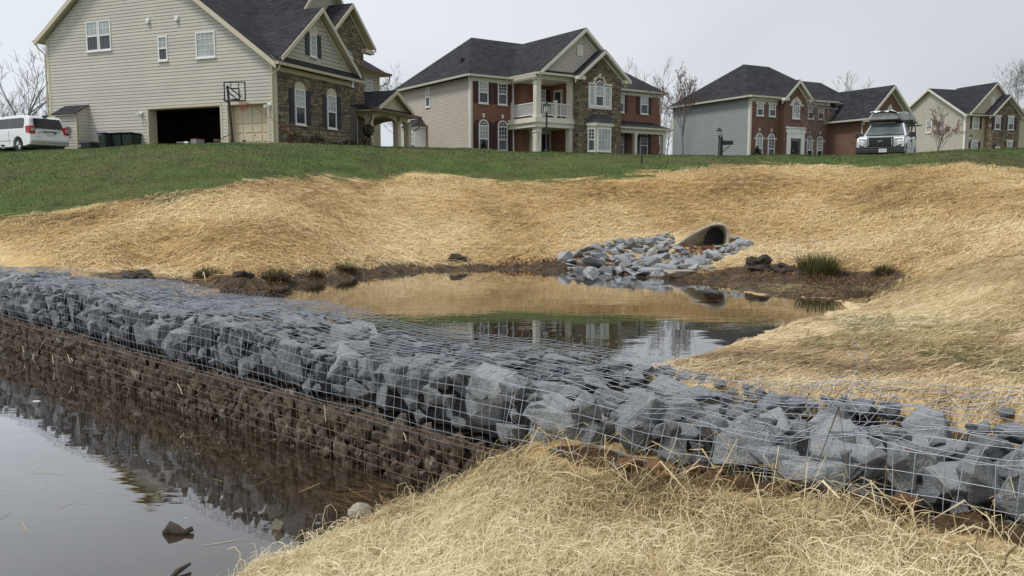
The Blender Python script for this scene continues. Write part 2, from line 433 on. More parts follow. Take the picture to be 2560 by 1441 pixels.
def rock_mat(name, cols, dust_highlight, mud=None, rust=0.0, bump=0.8):
    """crushed stone: bluish grey faces, pale dusty scratches, painted lit tops, rim highlights and crevice shade, optional mud"""
    t = NT(name); v = t.objco(); r = t.orand()
    off = t.node("ShaderNodeCombineXYZ"); t.link(t.math('MULTIPLY', r, 37.0), off.inputs[0]); t.link(t.math('MULTIPLY', r, 91.0), off.inputs[1])
    v = t.mapping(v, (1, 1, 1), (0, 0, 0), off.outputs[0])
    base = t.ramp(t.noise(v, 1.6, 5, 0.6), [(0.32, cols[0]), (0.5, cols[1]), (0.66, cols[2])])
    base = t.mix(base, t.mapr(r, 0, 1, 0.50, 1.50), 1.0, 'MULTIPLY')
    fine = t.noise(v, 22, 4, 0.7)
    base = t.mix(base, t.ramp(fine, [(0.32, 0.5), (0.68, 1.5)]), 0.9, 'MULTIPLY')
    vo = t.node("ShaderNodeTexVoronoi", feature='DISTANCE_TO_EDGE'); t.link(t.mapping(v, (1, 2.2, 1)), vo.inputs["Vector"]); vo.inputs["Scale"].default_value = 1.7
    vein = t.mapr(vo.outputs["Distance"], 0.0, 0.035, 0.55, 0.0)
    vein = t.math('MULTIPLY', vein, t.mapr(t.noise(v, 1.2, 2), 0.45, 0.6))
    base = t.mix(base, dust_highlight, vein)
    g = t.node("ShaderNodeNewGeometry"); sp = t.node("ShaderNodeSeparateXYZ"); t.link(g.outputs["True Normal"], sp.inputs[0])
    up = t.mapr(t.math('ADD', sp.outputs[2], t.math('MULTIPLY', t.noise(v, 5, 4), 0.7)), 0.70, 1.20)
    base = t.mix(base, dust_highlight, t.math('MULTIPLY', up, 0.42))  # lit tops painted in: up-facing faces turn paler
    pt = t.node("ShaderNodeNewGeometry").outputs["Pointiness"]      # rim highlights painted in as paler edges
    base = t.mix(base, dust_highlight, t.math('MULTIPLY', t.mapr(t.math('ADD', pt, t.math('MULTIPLY', t.noise(v, 6, 3), 0.08)), 0.57, 0.66), 0.38))
    base = t.mix(base, (0.02, 0.02, 0.02), t.mapr(pt, 0.47, 0.40, 0.0, 0.75))  # crevice shade painted into the colour of concave spots
    if mud:
        m = t.mapr(t.noise(v, 2.2, 4, 0.6), 0.40 - 0.25 * mud[1], 0.58 - 0.2 * mud[1])
        base = t.mix(base, t.ramp(t.noise(v, 9, 4), [(0.3, tuple(x * .5 for x in mud[0])), (0.75, mud[0])]), m)
    if rust:
        m = t.mapr(t.noise(v, 1.4, 3, 0.6), 0.62, 0.70)
        m = t.math('MULTIPLY', m, t.mapr(r, 1 - rust - .02, 1 - rust))
        base = t.mix(base, (0.23, 0.10, 0.035), m)
    h = t.math('ADD', t.noise(v, 4, 5, 0.65), t.math('MULTIPLY', fine, 0.35))
    return t.finish(base, 0.72, t.bump(h, bump, 0.06), spec=0.35)

M = {}
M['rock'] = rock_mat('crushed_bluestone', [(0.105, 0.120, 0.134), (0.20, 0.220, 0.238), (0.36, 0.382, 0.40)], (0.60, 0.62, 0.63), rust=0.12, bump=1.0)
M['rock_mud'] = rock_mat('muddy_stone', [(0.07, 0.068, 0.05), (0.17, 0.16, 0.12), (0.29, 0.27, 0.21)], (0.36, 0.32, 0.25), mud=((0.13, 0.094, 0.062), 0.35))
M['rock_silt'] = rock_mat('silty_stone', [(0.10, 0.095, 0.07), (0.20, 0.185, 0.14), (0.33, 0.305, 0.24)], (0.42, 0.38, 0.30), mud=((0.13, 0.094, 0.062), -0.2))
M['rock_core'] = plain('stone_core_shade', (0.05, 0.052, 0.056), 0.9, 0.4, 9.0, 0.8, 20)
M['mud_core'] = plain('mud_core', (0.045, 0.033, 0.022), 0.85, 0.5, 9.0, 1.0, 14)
M['mudcrust'] = plain('drying_mud', (0.085, 0.063, 0.043), 0.75, 0.65, 14.0, 0.9, 30)
M['wire'] = plain('galvanised_wire', (0.36, 0.385, 0.44), 0.45, 0.3, 6.0, metal=0.4)
M['wire_rust'] = plain('muddy_wire', (0.20, 0.14, 0.095), 0.7, 0.35, 8.0, metal=0.2)

def ground_mat():
    t = NT('ground_cover'); p = t.pos(); a = t.attr('mask')
    sep = t.node("ShaderNodeSeparateColor"); t.link(a.outputs["Color"], sep.inputs[0])
    grass_m, mud_m, pale_m = sep.outputs[0], sep.outputs[1], sep.outputs[2]; soil_m = a.outputs["Alpha"]
    # straw mat: long fibres seen at several sizes
    warp = t.node("ShaderNodeTexNoise"); t.link(p, warp.inputs["Vector"]); warp.inputs["Scale"].default_value = 1.6; warp.inputs["Detail"].default_value = 3
    pw = t.node("ShaderNodeMixRGB", blend_type='ADD'); pw.inputs[0].default_value = 0.55; t.link(p, pw.inputs[1]); t.link(warp.outputs["Color"], pw.inputs[2])
    f1 = t.noise(t.mapping(pw.outputs[0], (9, 42, 30), (0, 0, 0.35)), 1.0, 5, 0.65, 0.6)
    f2 = t.noise(t.mapping(pw.outputs[0], (34, 10, 30), (0, 0, -0.5)), 1.0, 5, 0.65, 0.6)
    f3 = t.noise(t.mapping(pw.outputs[0], (2.2, 6.5, 4.0), (0, 0, 0.25)), 1.0, 5, 0.7, 0.4)
    fib = t.math('MULTIPLY', t.math('ADD', f1, f2), 0.5)
    straw = t.ramp(fib, [(0.32, (0.18, 0.115, 0.050)), (0.42, (0.38, 0.26, 0.115)), (0.52, (0.60, 0.44, 0.220)), (0.66, (0.78, 0.64, 0.39))])
    tint = t.ramp(t.noise(p, 0.16, 4, 0.6), [(0.36, (0.92, 0.80, 0.60)), (0.55, (1.0, 0.95, 0.85)), (0.70, (1.0, 1.0, 0.95))])
    straw = t.mix(straw, tint, 1.0, 'MULTIPLY')
    straw = t.mix(straw, t.ramp(f3, [(0.30, 0.55), (0.5, 0.95), (0.72, 1.15)]), 1.0, 'MULTIPLY')
    straw = t.mix(straw, t.mix((0.84, 0.70, 0.46), (0.62, 0.46, 0.25), t.mapr(fib, 0.62, 0.36)), t.math('MULTIPLY', pale_m, 0.75))
    # young grass pushing through
    g1 = t.noise(t.mapping(p, (30, 30, 60)), 1.0, 5, 0.7)
    grass = t.ramp(g1, [(0.3, (0.024, 0.042, 0.010)), (0.48, (0.060, 0.095, 0.020)), (0.62, (0.105, 0.14, 0.034)), (0.75, (0.20, 0.185, 0.07))])
    gp = t.noise(t.mapping(p, (0.45, 0.9, 1)), 1.0, 5, 0.65)
    grass = t.mix(grass, t.ramp(g1, [(0.35, (0.060, 0.050, 0.022)), (0.65, (0.15, 0.125, 0.05))]), t.mapr(gp, 0.45, 0.62, 0.0, 0.75))
    grass = t.mix(grass, t.ramp(t.noise(p, 1.7, 4, 0.6), [(0.3, 0.68), (0.68, 1.2)]), 1.0, 'MULTIPLY')
    edge = t.math('ADD', grass_m, t.math('MULTIPLY', t.math('SUBTRACT', t.noise(t.mapping(p, (0.7, 1.8, 1)), 1.0, 7, 0.72), 0.5), 1.8))
    col = t.mix(straw, grass, t.mapr(edge, 0.42, 0.60))
    sprout = t.math('MULTIPLY', t.mapr(t.noise(p, 2.3, 6, 0.75), 0.60, 0.66), t.mapr(grass_m, 0.02, 0.35))
    col = t.mix(col, grass, t.math('MULTIPLY', sprout, 0.85))
    # mud and bare red soil
    md = t.ramp(t.noise(p, 5.0, 6, 0.7), [(0.3, (0.020, 0.014, 0.009)), (0.46, (0.060, 0.040, 0.024)), (0.58, (0.13, 0.080, 0.042)), (0.72, (0.30, 0.20, 0.10))])
    me = t.math('ADD', mud_m, t.math('MULTIPLY', t.math('SUBTRACT', t.noise(p, 3.2, 6, 0.7), 0.5), 0.8))
    mm = t.mapr(me, 0.42, 0.58)
    col = t.mix(col, md, mm)
    so = t.ramp(t.noise(p, 11, 6, 0.7), [(0.3, (0.030, 0.018, 0.010)), (0.55, (0.085, 0.048, 0.022)), (0.75, (0.19, 0.105, 0.045))])
    se = t.math('ADD', soil_m, t.math('MULTIPLY', t.math('SUBTRACT', t.noise(p, 4.5, 6, 0.7), 0.5), 0.8))
    col = t.mix(col, so, t.mapr(se, 0.45, 0.58))
    h = t.math('ADD', t.math('MULTIPLY', fib, 0.8), t.math('MULTIPLY', t.noise(p, 6, 5, 0.7), 0.9))
    rough = t.mapr(mm, 0, 1, 0.9, 0.5)
    return t.finish(col, rough, t.bump(h, 0.9, 0.05), spec=0.25)
M['ground'] = ground_mat()

def water_mat(name, body, clear, murk, rip=0.03, refl=1.3):
    t = NT(name); p = t.pos()
    n = t.math('ADD', t.noise(t.mapping(p, (1.2, 3.0, 1)), 1.0, 3, 0.5), t.math('MULTIPLY', t.noise(t.mapping(p, (9, 18, 1)), 1.0, 2, 0.5), 0.10))
    bn = t.bump(n, rip, 0.10)
    gl = t.node("ShaderNodeBsdfGlossy"); gl.inputs["Roughness"].default_value = 0.015; gl.inputs["Color"].default_value = (0.97, 0.98, 1.0, 1); t.link(bn, gl.inputs["Normal"])
    tr = t.node("ShaderNodeBsdfTransparent"); tr.inputs["Color"].default_value = (*clear, 1)
    df = t.node("ShaderNodeBsdfDiffuse")
    t.link(t.ramp(t.noise(p, 0.8, 4), [(0.3, tuple(x * 0.75 for x in body)), (0.7, body)]), df.inputs["Color"])
    m1 = t.node("ShaderNodeMixShader"); m1.inputs[0].default_value = murk; t.link(tr.outputs[0], m1.inputs[1]); t.link(df.outputs[0], m1.inputs[2])
    fr = t.node("ShaderNodeFresnel"); fr.inputs["IOR"].default_value = 1.36; t.link(bn, fr.inputs["Normal"])
    m2 = t.node("ShaderNodeMixShader"); t.link(t.math('MINIMUM', t.math('MULTIPLY', fr.outputs[0], refl), 1.0), m2.inputs[0]); t.link(m1.outputs[0], m2.inputs[1]); t.link(gl.outputs[0], m2.inputs[2])
    t.link(m2.outputs[0], t.out.inputs[0])
    return t.mat
M['water_low'] = water_mat('brown_pool_water', (0.09, 0.07, 0.045), (0.66, 0.56, 0.42), 0.35, 0.02, 2.3)
M['water_up'] = water_mat('still_pond_water', (0.050, 0.042, 0.026), (0.40, 0.33, 0.22), 0.8, 0.02, 1.45)

def fibre_mat(name, stops, rough=0.6, trans=0.25):
    t = NT(name); r = t.attr('rnd').outputs["Fac"]
    col = t.ramp(r, stops)
    p = t.node("ShaderNodeBsdfPrincipled"); t.link(col, p.inputs["Base Color"]); p.inputs["Roughness"].default_value = rough
    p.inputs["Specular IOR Level"].default_value = 0.3
    tl = t.node("ShaderNodeBsdfTranslucent"); t.link(col, tl.inputs["Color"])
    m = t.node("ShaderNodeMixShader"); m.inputs[0].default_value = trans
    t.link(p.outputs[0], m.inputs[1]); t.link(tl.outputs[0], m.inputs[2]); t.link(m.outputs[0], t.out.inputs[0])
    return t.mat
M['straw'] = fibre_mat('straw_fibre', [(0.0, (0.13, 0.085, 0.04)), (0.15, (0.36, 0.27, 0.135)), (0.5, (0.64, 0.52, 0.29)), (1.0, (0.88, 0.80, 0.57))])
M['straw_green'] = fibre_mat('straw_fibre_greenish', [(0.0, (0.10, 0.09, 0.035)), (0.3, (0.28, 0.24, 0.10)), (0.6, (0.48, 0.39, 0.18)), (1.0, (0.72, 0.60, 0.32))])
M['straw_far'] = fibre_mat('golden_straw', [(0.0, (0.17, 0.10, 0.045)), (0.2, (0.38, 0.25, 0.11)), (0.5, (0.62, 0.45, 0.22)), (1.0, (0.84, 0.71, 0.46))])
M['straw_pale'] = fibre_mat('bleached_straw', [(0.0, (0.26, 0.18, 0.10)), (0.25, (0.50, 0.37, 0.21)), (0.6, (0.74, 0.60, 0.37)), (1.0, (0.88, 0.78, 0.56))])
M['grass'] = fibre_mat('grass_blade', [(0.0, (0.024, 0.048, 0.010)), (0.5, (0.065, 0.110, 0.022)), (0.82, (0.12, 0.17, 0.040)), (1.0, (0.32, 0.29, 0.11))], 0.6, 0.3)
M['reed'] = fibre_mat('rush_blade', [(0.0, (0.06, 0.035, 0.015)), (0.4, (0.14, 0.11, 0.04)), (0.7, (0.085, 0.12, 0.035)), (1.0, (0.15, 0.21, 0.07))], 0.6, 0.3)
M['dead'] = fibre_mat('dead_reed', [(0.0, (0.03, 0.02, 0.012)), (0.5, (0.11, 0.065, 0.03)), (1.0, (0.30, 0.19, 0.09))], 0.8, 0.1)

# ------------------------------------------------------------------ ground
# where the lawn meets the straw mat: (bearing, distance) from the camera bank
LAWN_EDGE = np.array([(-2.2, 18.5), (-0.583, 18.96), (-0.495, 19.5), (-0.444, 19.04), (-0.391, 18.63), (-0.347, 18.37), (-0.295, 18.64), (-0.241, 19.52), (-0.202, 20.32), (-0.161, 20.89), (-0.12, 21.73), (-0.056, 22.28), (0.009, 21.64), (0.073, 21.93), (0.116, 21.57), (0.179, 22.36), (0.221, 23.03), (0.262, 23.68), (0.321, 23.77), (0.358, 22.9), (0.427, 21.17), (0.498, 21.89), (0.6, 22.02), (2.2, 22.0)])

def seg_dist(x, y, pts):
    d = np.full(np.shape(x), 1e9)
    for (x0, y0), (x1, y1) in zip(pts[:-1], pts[1:]):
        dx, dy = x1 - x0, y1 - y0; L = dx * dx + dy * dy + 1e-9
        t = np.clip(((x - x0) * dx + (y - y0) * dy) / L, 0, 1)
        d = np.minimum(d, np.hypot(x - x0 - t * dx, y - y0 - t * dy))
    return d

WS0 = np.array([-0.71, 5.13]); WDIR = np.array([0.7503, -0.6611]); WNRM = np.array([0.6611, 0.7503])
MUDDY_SHORE = [(-5.4, 11.2), (-4.4, 10.6), (-3.5, 10.4), (-2.9, 10.9), (-2.3, 12.3), (-1.75, 13.1), (-0.5, 13.55), (0.9, 13.45), (1.7, 12.9), (2.3, 12.1), (3.0, 11.5), (4.0, 11.2), (4.4, 10.6), (4.3, 10.0), (3.7, 9.2)]
MUD_FLAT = [(2.1, 11.9), (2.7, 11.95), (3.2, 12.15), (3.9, 11.9), (4.5, 11.4), (5.0, 10.8), (4.8, 10.1), (4.4, 9.75), (3.6, 9.0), (2.7, 10.6)]

def lawn(x, y):
    a = np.arctan2(x, y + 2); r = np.hypot(x, y + 2)
    rb = np.interp(a, LAWN_EDGE[:, 0], LAWN_EDGE[:, 1])
    return np.clip((r - rb) / 2.2 + 0.5, 0, 1)

def relief(x, y):
    """small humps of the ground: straw clumps near, lumpy mud at the shore"""
    r = np.hypot(x, y + 2)
    n = (fbm(x, y, 2.2, 3) - 0.5) * 0.07 + (fbm(x, y, 7.0, 5) - 0.5) * 0.045
    far = (fbm(x, y, 0.8, 9) - 0.5) * 0.12
    z = n * np.clip(1.4 - r / 14, 0.45, 1) + far * np.clip((r - 9) / 6, 0, 1) * np.clip((60 - r) / 20, 0, 1)
    fine = (vnoise(x, y, 16.0, 21) - 0.5) * 0.03 * np.clip(1.3 - r / 7, 0, 1)
    mud = np.clip(1 - seg_dist(x, y, MUDDY_SHORE) / 0.6, 0, 1) * ((fbm(x, y, 5.0, 31) - 0.42) * 0.20)
    return z + fine + mud

def ground_z(x, y):
    return TERR(x, y) + relief(np.atleast_1d(x), np.atleast_1d(y))

def gz(x, y): return float(ground_z(np.array([x]), np.array([y]))[0])

NA, NR = 480, 500
ang = np.concatenate([np.linspace(-1.9, -0.75, 50, endpoint=False), np.linspace(-0.75, 0.75, NA - 100), np.linspace(0.75, 1.9, 51)[1:]])
rr = np.exp(np.linspace(math.log(0.5), math.log(900.0), NR))
A_, R_ = np.meshgrid(ang, rr)
GX, GY = R_ * np.sin(A_), R_ * np.cos(A_) - 2.0
GZ = ground_z(GX, GY)
gm = lawn(GX, GY)
shore = seg_dist(GX, GY, MUDDY_SHORE)
wt = (GX - WS0[0]) * WDIR[0] + (GY - WS0[1]) * WDIR[1]
wo = (GX - WS0[0]) * WNRM[0] + (GY - WS0[1]) * WNRM[1]
upper = wo > 0.6
mud = np.clip(1.0 - shore / (0.28 + 0.35 * fbm(GX, GY, 1.1, 41)), 0, 1)
mud = np.where(upper, np.maximum(mud, np.clip((WU + 0.01 - GZ) / 0.03, 0, 1)), mud)
mud = np.maximum(mud, np.where((wo < 0.6) & (GY < 14), np.clip((0.07 - GZ) / 0.06, 0, 1), 0))
mud = np.maximum(mud, np.clip(0.6 - poly_sd(GX, GY, MUD_FLAT) / 0.3, 0, 1))
mud = mud * np.where((GX > 1.0) & (GY < 9.6) & upper & (GZ > WU - 0.03), 0.25, 1.0)
soil = np.clip(1.2 - np.abs(wo + 0.02) / 0.16, 0, 1) * np.clip((wt - 1.0) / 0.4, 0, 1)
pale = np.clip(fbm(GX, GY, 0.35, 77) * 2.6 - 1.0, 0, 1) * np.clip(1.5 - np.abs(R_ - 13) / 7, 0, 1)
pale = np.maximum(pale, np.clip(1.2 - np.hypot((GX - 3.3) / 2.2, (GY - 7.6) / 1.8), 0, 1))
nv = A_.size
idx = np.arange(nv).reshape(A_.shape)
quads = np.stack([idx[:-1, :-1], idx[:-1, 1:], idx[1:, 1:], idx[1:, :-1]], -1).reshape(-1, 4)
g = mesh_np('ground', np.stack([GX, GY, GZ], -1).reshape(-1, 3), quads[:, ::-1], M['ground'],
            attrs={'mask': np.stack([gm, mud, pale, soil], -1).reshape(-1, 4)}, smooth=True)
tag(g, kind='structure')

# ------------------------------------------------------------------ water
def sheet(name, pts, z, mat):
    m = MB(); m.poly([(x, y, z) for x, y in pts]); o = m.build(name, mat); tag(o, kind='structure'); return o
def wp(s, o): return tuple(WS0 + WDIR * s + WNRM * o)
sheet('pool_water', [wp(-16, 0.35), wp(-16, -12), wp(2.5, -12), wp(2.5, 0.35)], WL, M['water_low'])
sheet('pond_water', [wp(-6.0, 0.5), wp(1.9, 0.5), wp(2.6, 1.3), (6.5, 7.5), (6.5, 14.8), (-7.0, 14.8), (-7.2, 11.5)], WU, M['water_up'])

# ------------------------------------------------------------------ stones
def hull_rock(seed, n=13, flat=1.0, bevel=0.05):
    r = random.Random(seed); bm = bmesh.new()
    for _ in range(n):
        a = r.uniform(0, 2 * math.pi); z = r.uniform(-1, 1); q = math.sqrt(1 - z * z)
        k = r.uniform(0.82, 1.08)
        p = Vector((q * math.cos(a), q * math.sin(a), z)) * k
        p = Vector([math.copysign(abs(c) ** 0.75, c) for c in p])
        bm.verts.new((p.x, p.y, p.z * flat))
    res = bmesh.ops.convex_hull(bm, input=bm.verts)
    bmesh.ops.delete(bm, geom=[v for v in bm.verts if not v.link_faces], context='VERTS')
    bmesh.ops.dissolve_limit(bm, angle_limit=rad(16), verts=bm.verts, edges=bm.edges)
    if bevel:
        bmesh.ops.bevel(bm, geom=bm.edges[:], offset=bevel, segments=1, affect='EDGES', profile=0.6)
        for v in bm.verts:
            v.co += Vector((r.uniform(-1, 1), r.uniform(-1, 1), r.uniform(-1, 1))) * 0.025
    bmesh.ops.triangulate(bm, faces=bm.faces)
    bmesh.ops.recalc_face_normals(bm, faces=bm.faces)
    me = bpy.data.meshes.new('stone'); bm.to_mesh(me); bm.free()
    return me
ROCKS = []
for k in range(26):
    me = hull_rock(100 + k, random.Random(k).choice([9, 10, 11, 13, 15])); me.materials.append(M['rock']); ROCKS.append(me)
MUDROCKS = []
def lump(seed, mat, amp=0.28, sub=2):
    bm = bmesh.new(); bmesh.ops.create_icosphere(bm, subdivisions=sub, radius=1.0)
    for v in bm.verts:
        n = mnoise.noise(v.co * 1.3 + Vector((seed * 7.1, seed, 0))) + 0.5 * mnoise.noise(v.co * 3.1 + Vector((seed * 3.3, 0, seed)))
        v.co *= 1 + amp * 1.6 * n
    me = bpy.data.meshes.new('stone'); bm.to_mesh(me); bm.free(); me.materials.append(mat); return me
for k in range(6): MUDROCKS.append(lump(k, M['rock_mud'], 0.35))
for k in range(7):
    me = hull_rock(300 + k, 11); me.materials.append(M['rock_silt']); MUDROCKS.append(me)

def pack(u0, u1, v0, v1, sizes, seed, fill=0.80, asp=1.25):
    """stones in a rectangle, large ones first; returns (u, v, r)"""
    r = np.random.default_rng(seed); out = []
    area = (u1 - u0) * (v1 - v0)
    for (ra, rb, tries) in sizes:
        for _ in range(int(tries * area)):
            q = r.uniform(ra, rb); u = r.uniform(u0, u1); v = r.uniform(v0 + 0.5 * q, v1 - 0.5 * q)
            if all((u - a) ** 2 + ((v - b) * asp) ** 2 > (fill * (q + c)) ** 2 for a, b, c in out):
                out.append((u, v, q))
    return out

def wall_top(s):        # height of the front top edge above the lower pool
    return 0.85 + (-0.10) * np.clip((s + 6) / 7.0, 0, 1) + 0.03 * math.sin(s * 2.1) + 0.07 * float(np.clip((s - 1.6) / 1.2, 0, 1))
def wall_back(s):
    return wall_top(s) + 0.00 - 0.06 * np.clip((-3 - s) / 4.0, 0, 1) + 0.03 * float(np.clip((s - 1.5) / 2, 0, 1))
SPLIT = 0.40
WW = 1.2

def frame(origin_s, out, z): p = WS0 + WDIR * origin_s + WNRM * (-out); return Vector((p[0], p[1], z))
R_front = Matrix((Vector((WDIR[0], WDIR[1], 0)), Vector((0, 0, 1)), Vector((-WNRM[0], -WNRM[1], 0)))).transposed()   # local x along, y up, z outwards
R_front = Matrix((Vector((WDIR[0], WDIR[1], 0)), Vector((WNRM[0], WNRM[1], 0)), Vector((0, 0, 1)))).transposed() @ Matrix.Rotation(rad(90), 3, 'X')
R_top = Matrix((Vector((WDIR[0], WDIR[1], 0)), Vector((WNRM[0], WNRM[1], 0)), Vector((0, 0, 1)))).transposed()

def put_stone(me, parent, pos, R, scl, rnd, tilt=0.25):
    o = bpy.data.objects.new('stone', me); COL.objects.link(o); o.parent = parent
    q = R @ Euler((rnd.uniform(-tilt, tilt), rnd.uniform(-tilt, tilt), 0)).to_matrix() @ Matrix.Rotation(rnd.uniform(0, 6.28), 3, 'Z')
    o.location = pos - (parent.location if parent else Vector()); o.rotation_euler = q.to_euler(); o.scale = scl
    return o

def drape(u, v, seed, amp):
    return (mnoise.noise(Vector((u * 2.3, v * 2.9, seed))) * amp + mnoise.noise(Vector((u * 7, v * 7, seed + 5))) * amp * 0.3)

def tubes_np(name, lines, radii, mat, parent, n=4):
    """many wire polylines as one mesh"""
    V = []; F = []; base = 0
    off = Vector(parent.location) if parent else Vector()
    for ln, rd in zip(lines, radii):
        P = np.array(ln, float) - np.array(off)
        T = np.gradient(P, axis=0); T /= (np.linalg.norm(T, axis=1)[:, None] + 1e-9)
        ref = np.where(np.abs(T[:, 2:3]) > 0.9, np.array([[1.0, 0, 0]]), np.array([[0, 0, 1.0]]))
        A = np.cross(T, ref); A /= (np.linalg.norm(A, axis=1)[:, None] + 1e-9); B = np.cross(T, A)
        k = np.arange(n) * 2 * math.pi / n
        ring = P[:, None] + rd * (A[:, None] * np.cos(k)[None, :, None] + B[:, None] * np.sin(k)[None, :, None])
        m = len(P); V.append(ring.reshape(-1, 3))
        i = base + np.arange(m - 1)[:, None] * n + np.arange(n)[None, :]
        j = base + np.arange(m - 1)[:, None] * n + (np.arange(n)[None, :] + 1) % n
        F.append(np.stack([i, j, j + n, i + n], -1).reshape(-1, 4)); base += m * n
    return mesh_np(name, np.concatenate(V), np.concatenate(F), mat, parent)

SEAMS = [-12.3, -9.6, -7.05, -4.29, -1.79, 0.97, 2.43, 4.9]
PLACE = ['farthest basket of the top row at the left edge', 'second top basket from the left edge with a pale stone in its face', 'top basket left of the doubled vertical seam',
         'top basket between the two wire seams in the middle of the wall', 'broad top basket whose end bends towards the straw mound', 'sunken twisted basket with tangled wire and straw between its stones', 'nearest low basket with big slabs half buried in straw']
LOWP = ['lowest row basket at the far left in brown water', 'mud caked lower basket second from the left', 'mud caked lower basket with a white straw stuck on its mesh', 'muddy lower basket in the middle above the floating specks', 'muddy lower basket ending beside the straw mound']

def mesh_lines(fn, u0, u1, v0, v1, du, dv, sub_u=1, sub_v=1, edge_jit=0.0, rnd=None, hook=None):
    lines = []
    nu = max(1, int(round((u1 - u0) / du))); nv = max(1, int(round((v1 - v0) / dv)))
    for i in range(nu + 1):
        u = u0 + (u1 - u0) * i / nu; j = (rnd.uniform(-1, 1) * 0.010) if rnd else 0
        b = rnd.uniform(-1, 1) * 0.015 if rnd else 0
        ln = [fn(u + j + b * math.sin(k / (nv * 2) * 3.14), v0 + (v1 - v0) * k / (nv * 2)) for k in range(nv * 2 + 1)]
        if hook: ln = ln + hook(u + j)
        lines.append(ln)
    for i in range(nv + 1):
        v = v0 + (v1 - v0) * i / nv
        lines.append([fn(u0 + (u1 - u0) * k / (nu), v) for k in range(nu + 1)])
    return lines

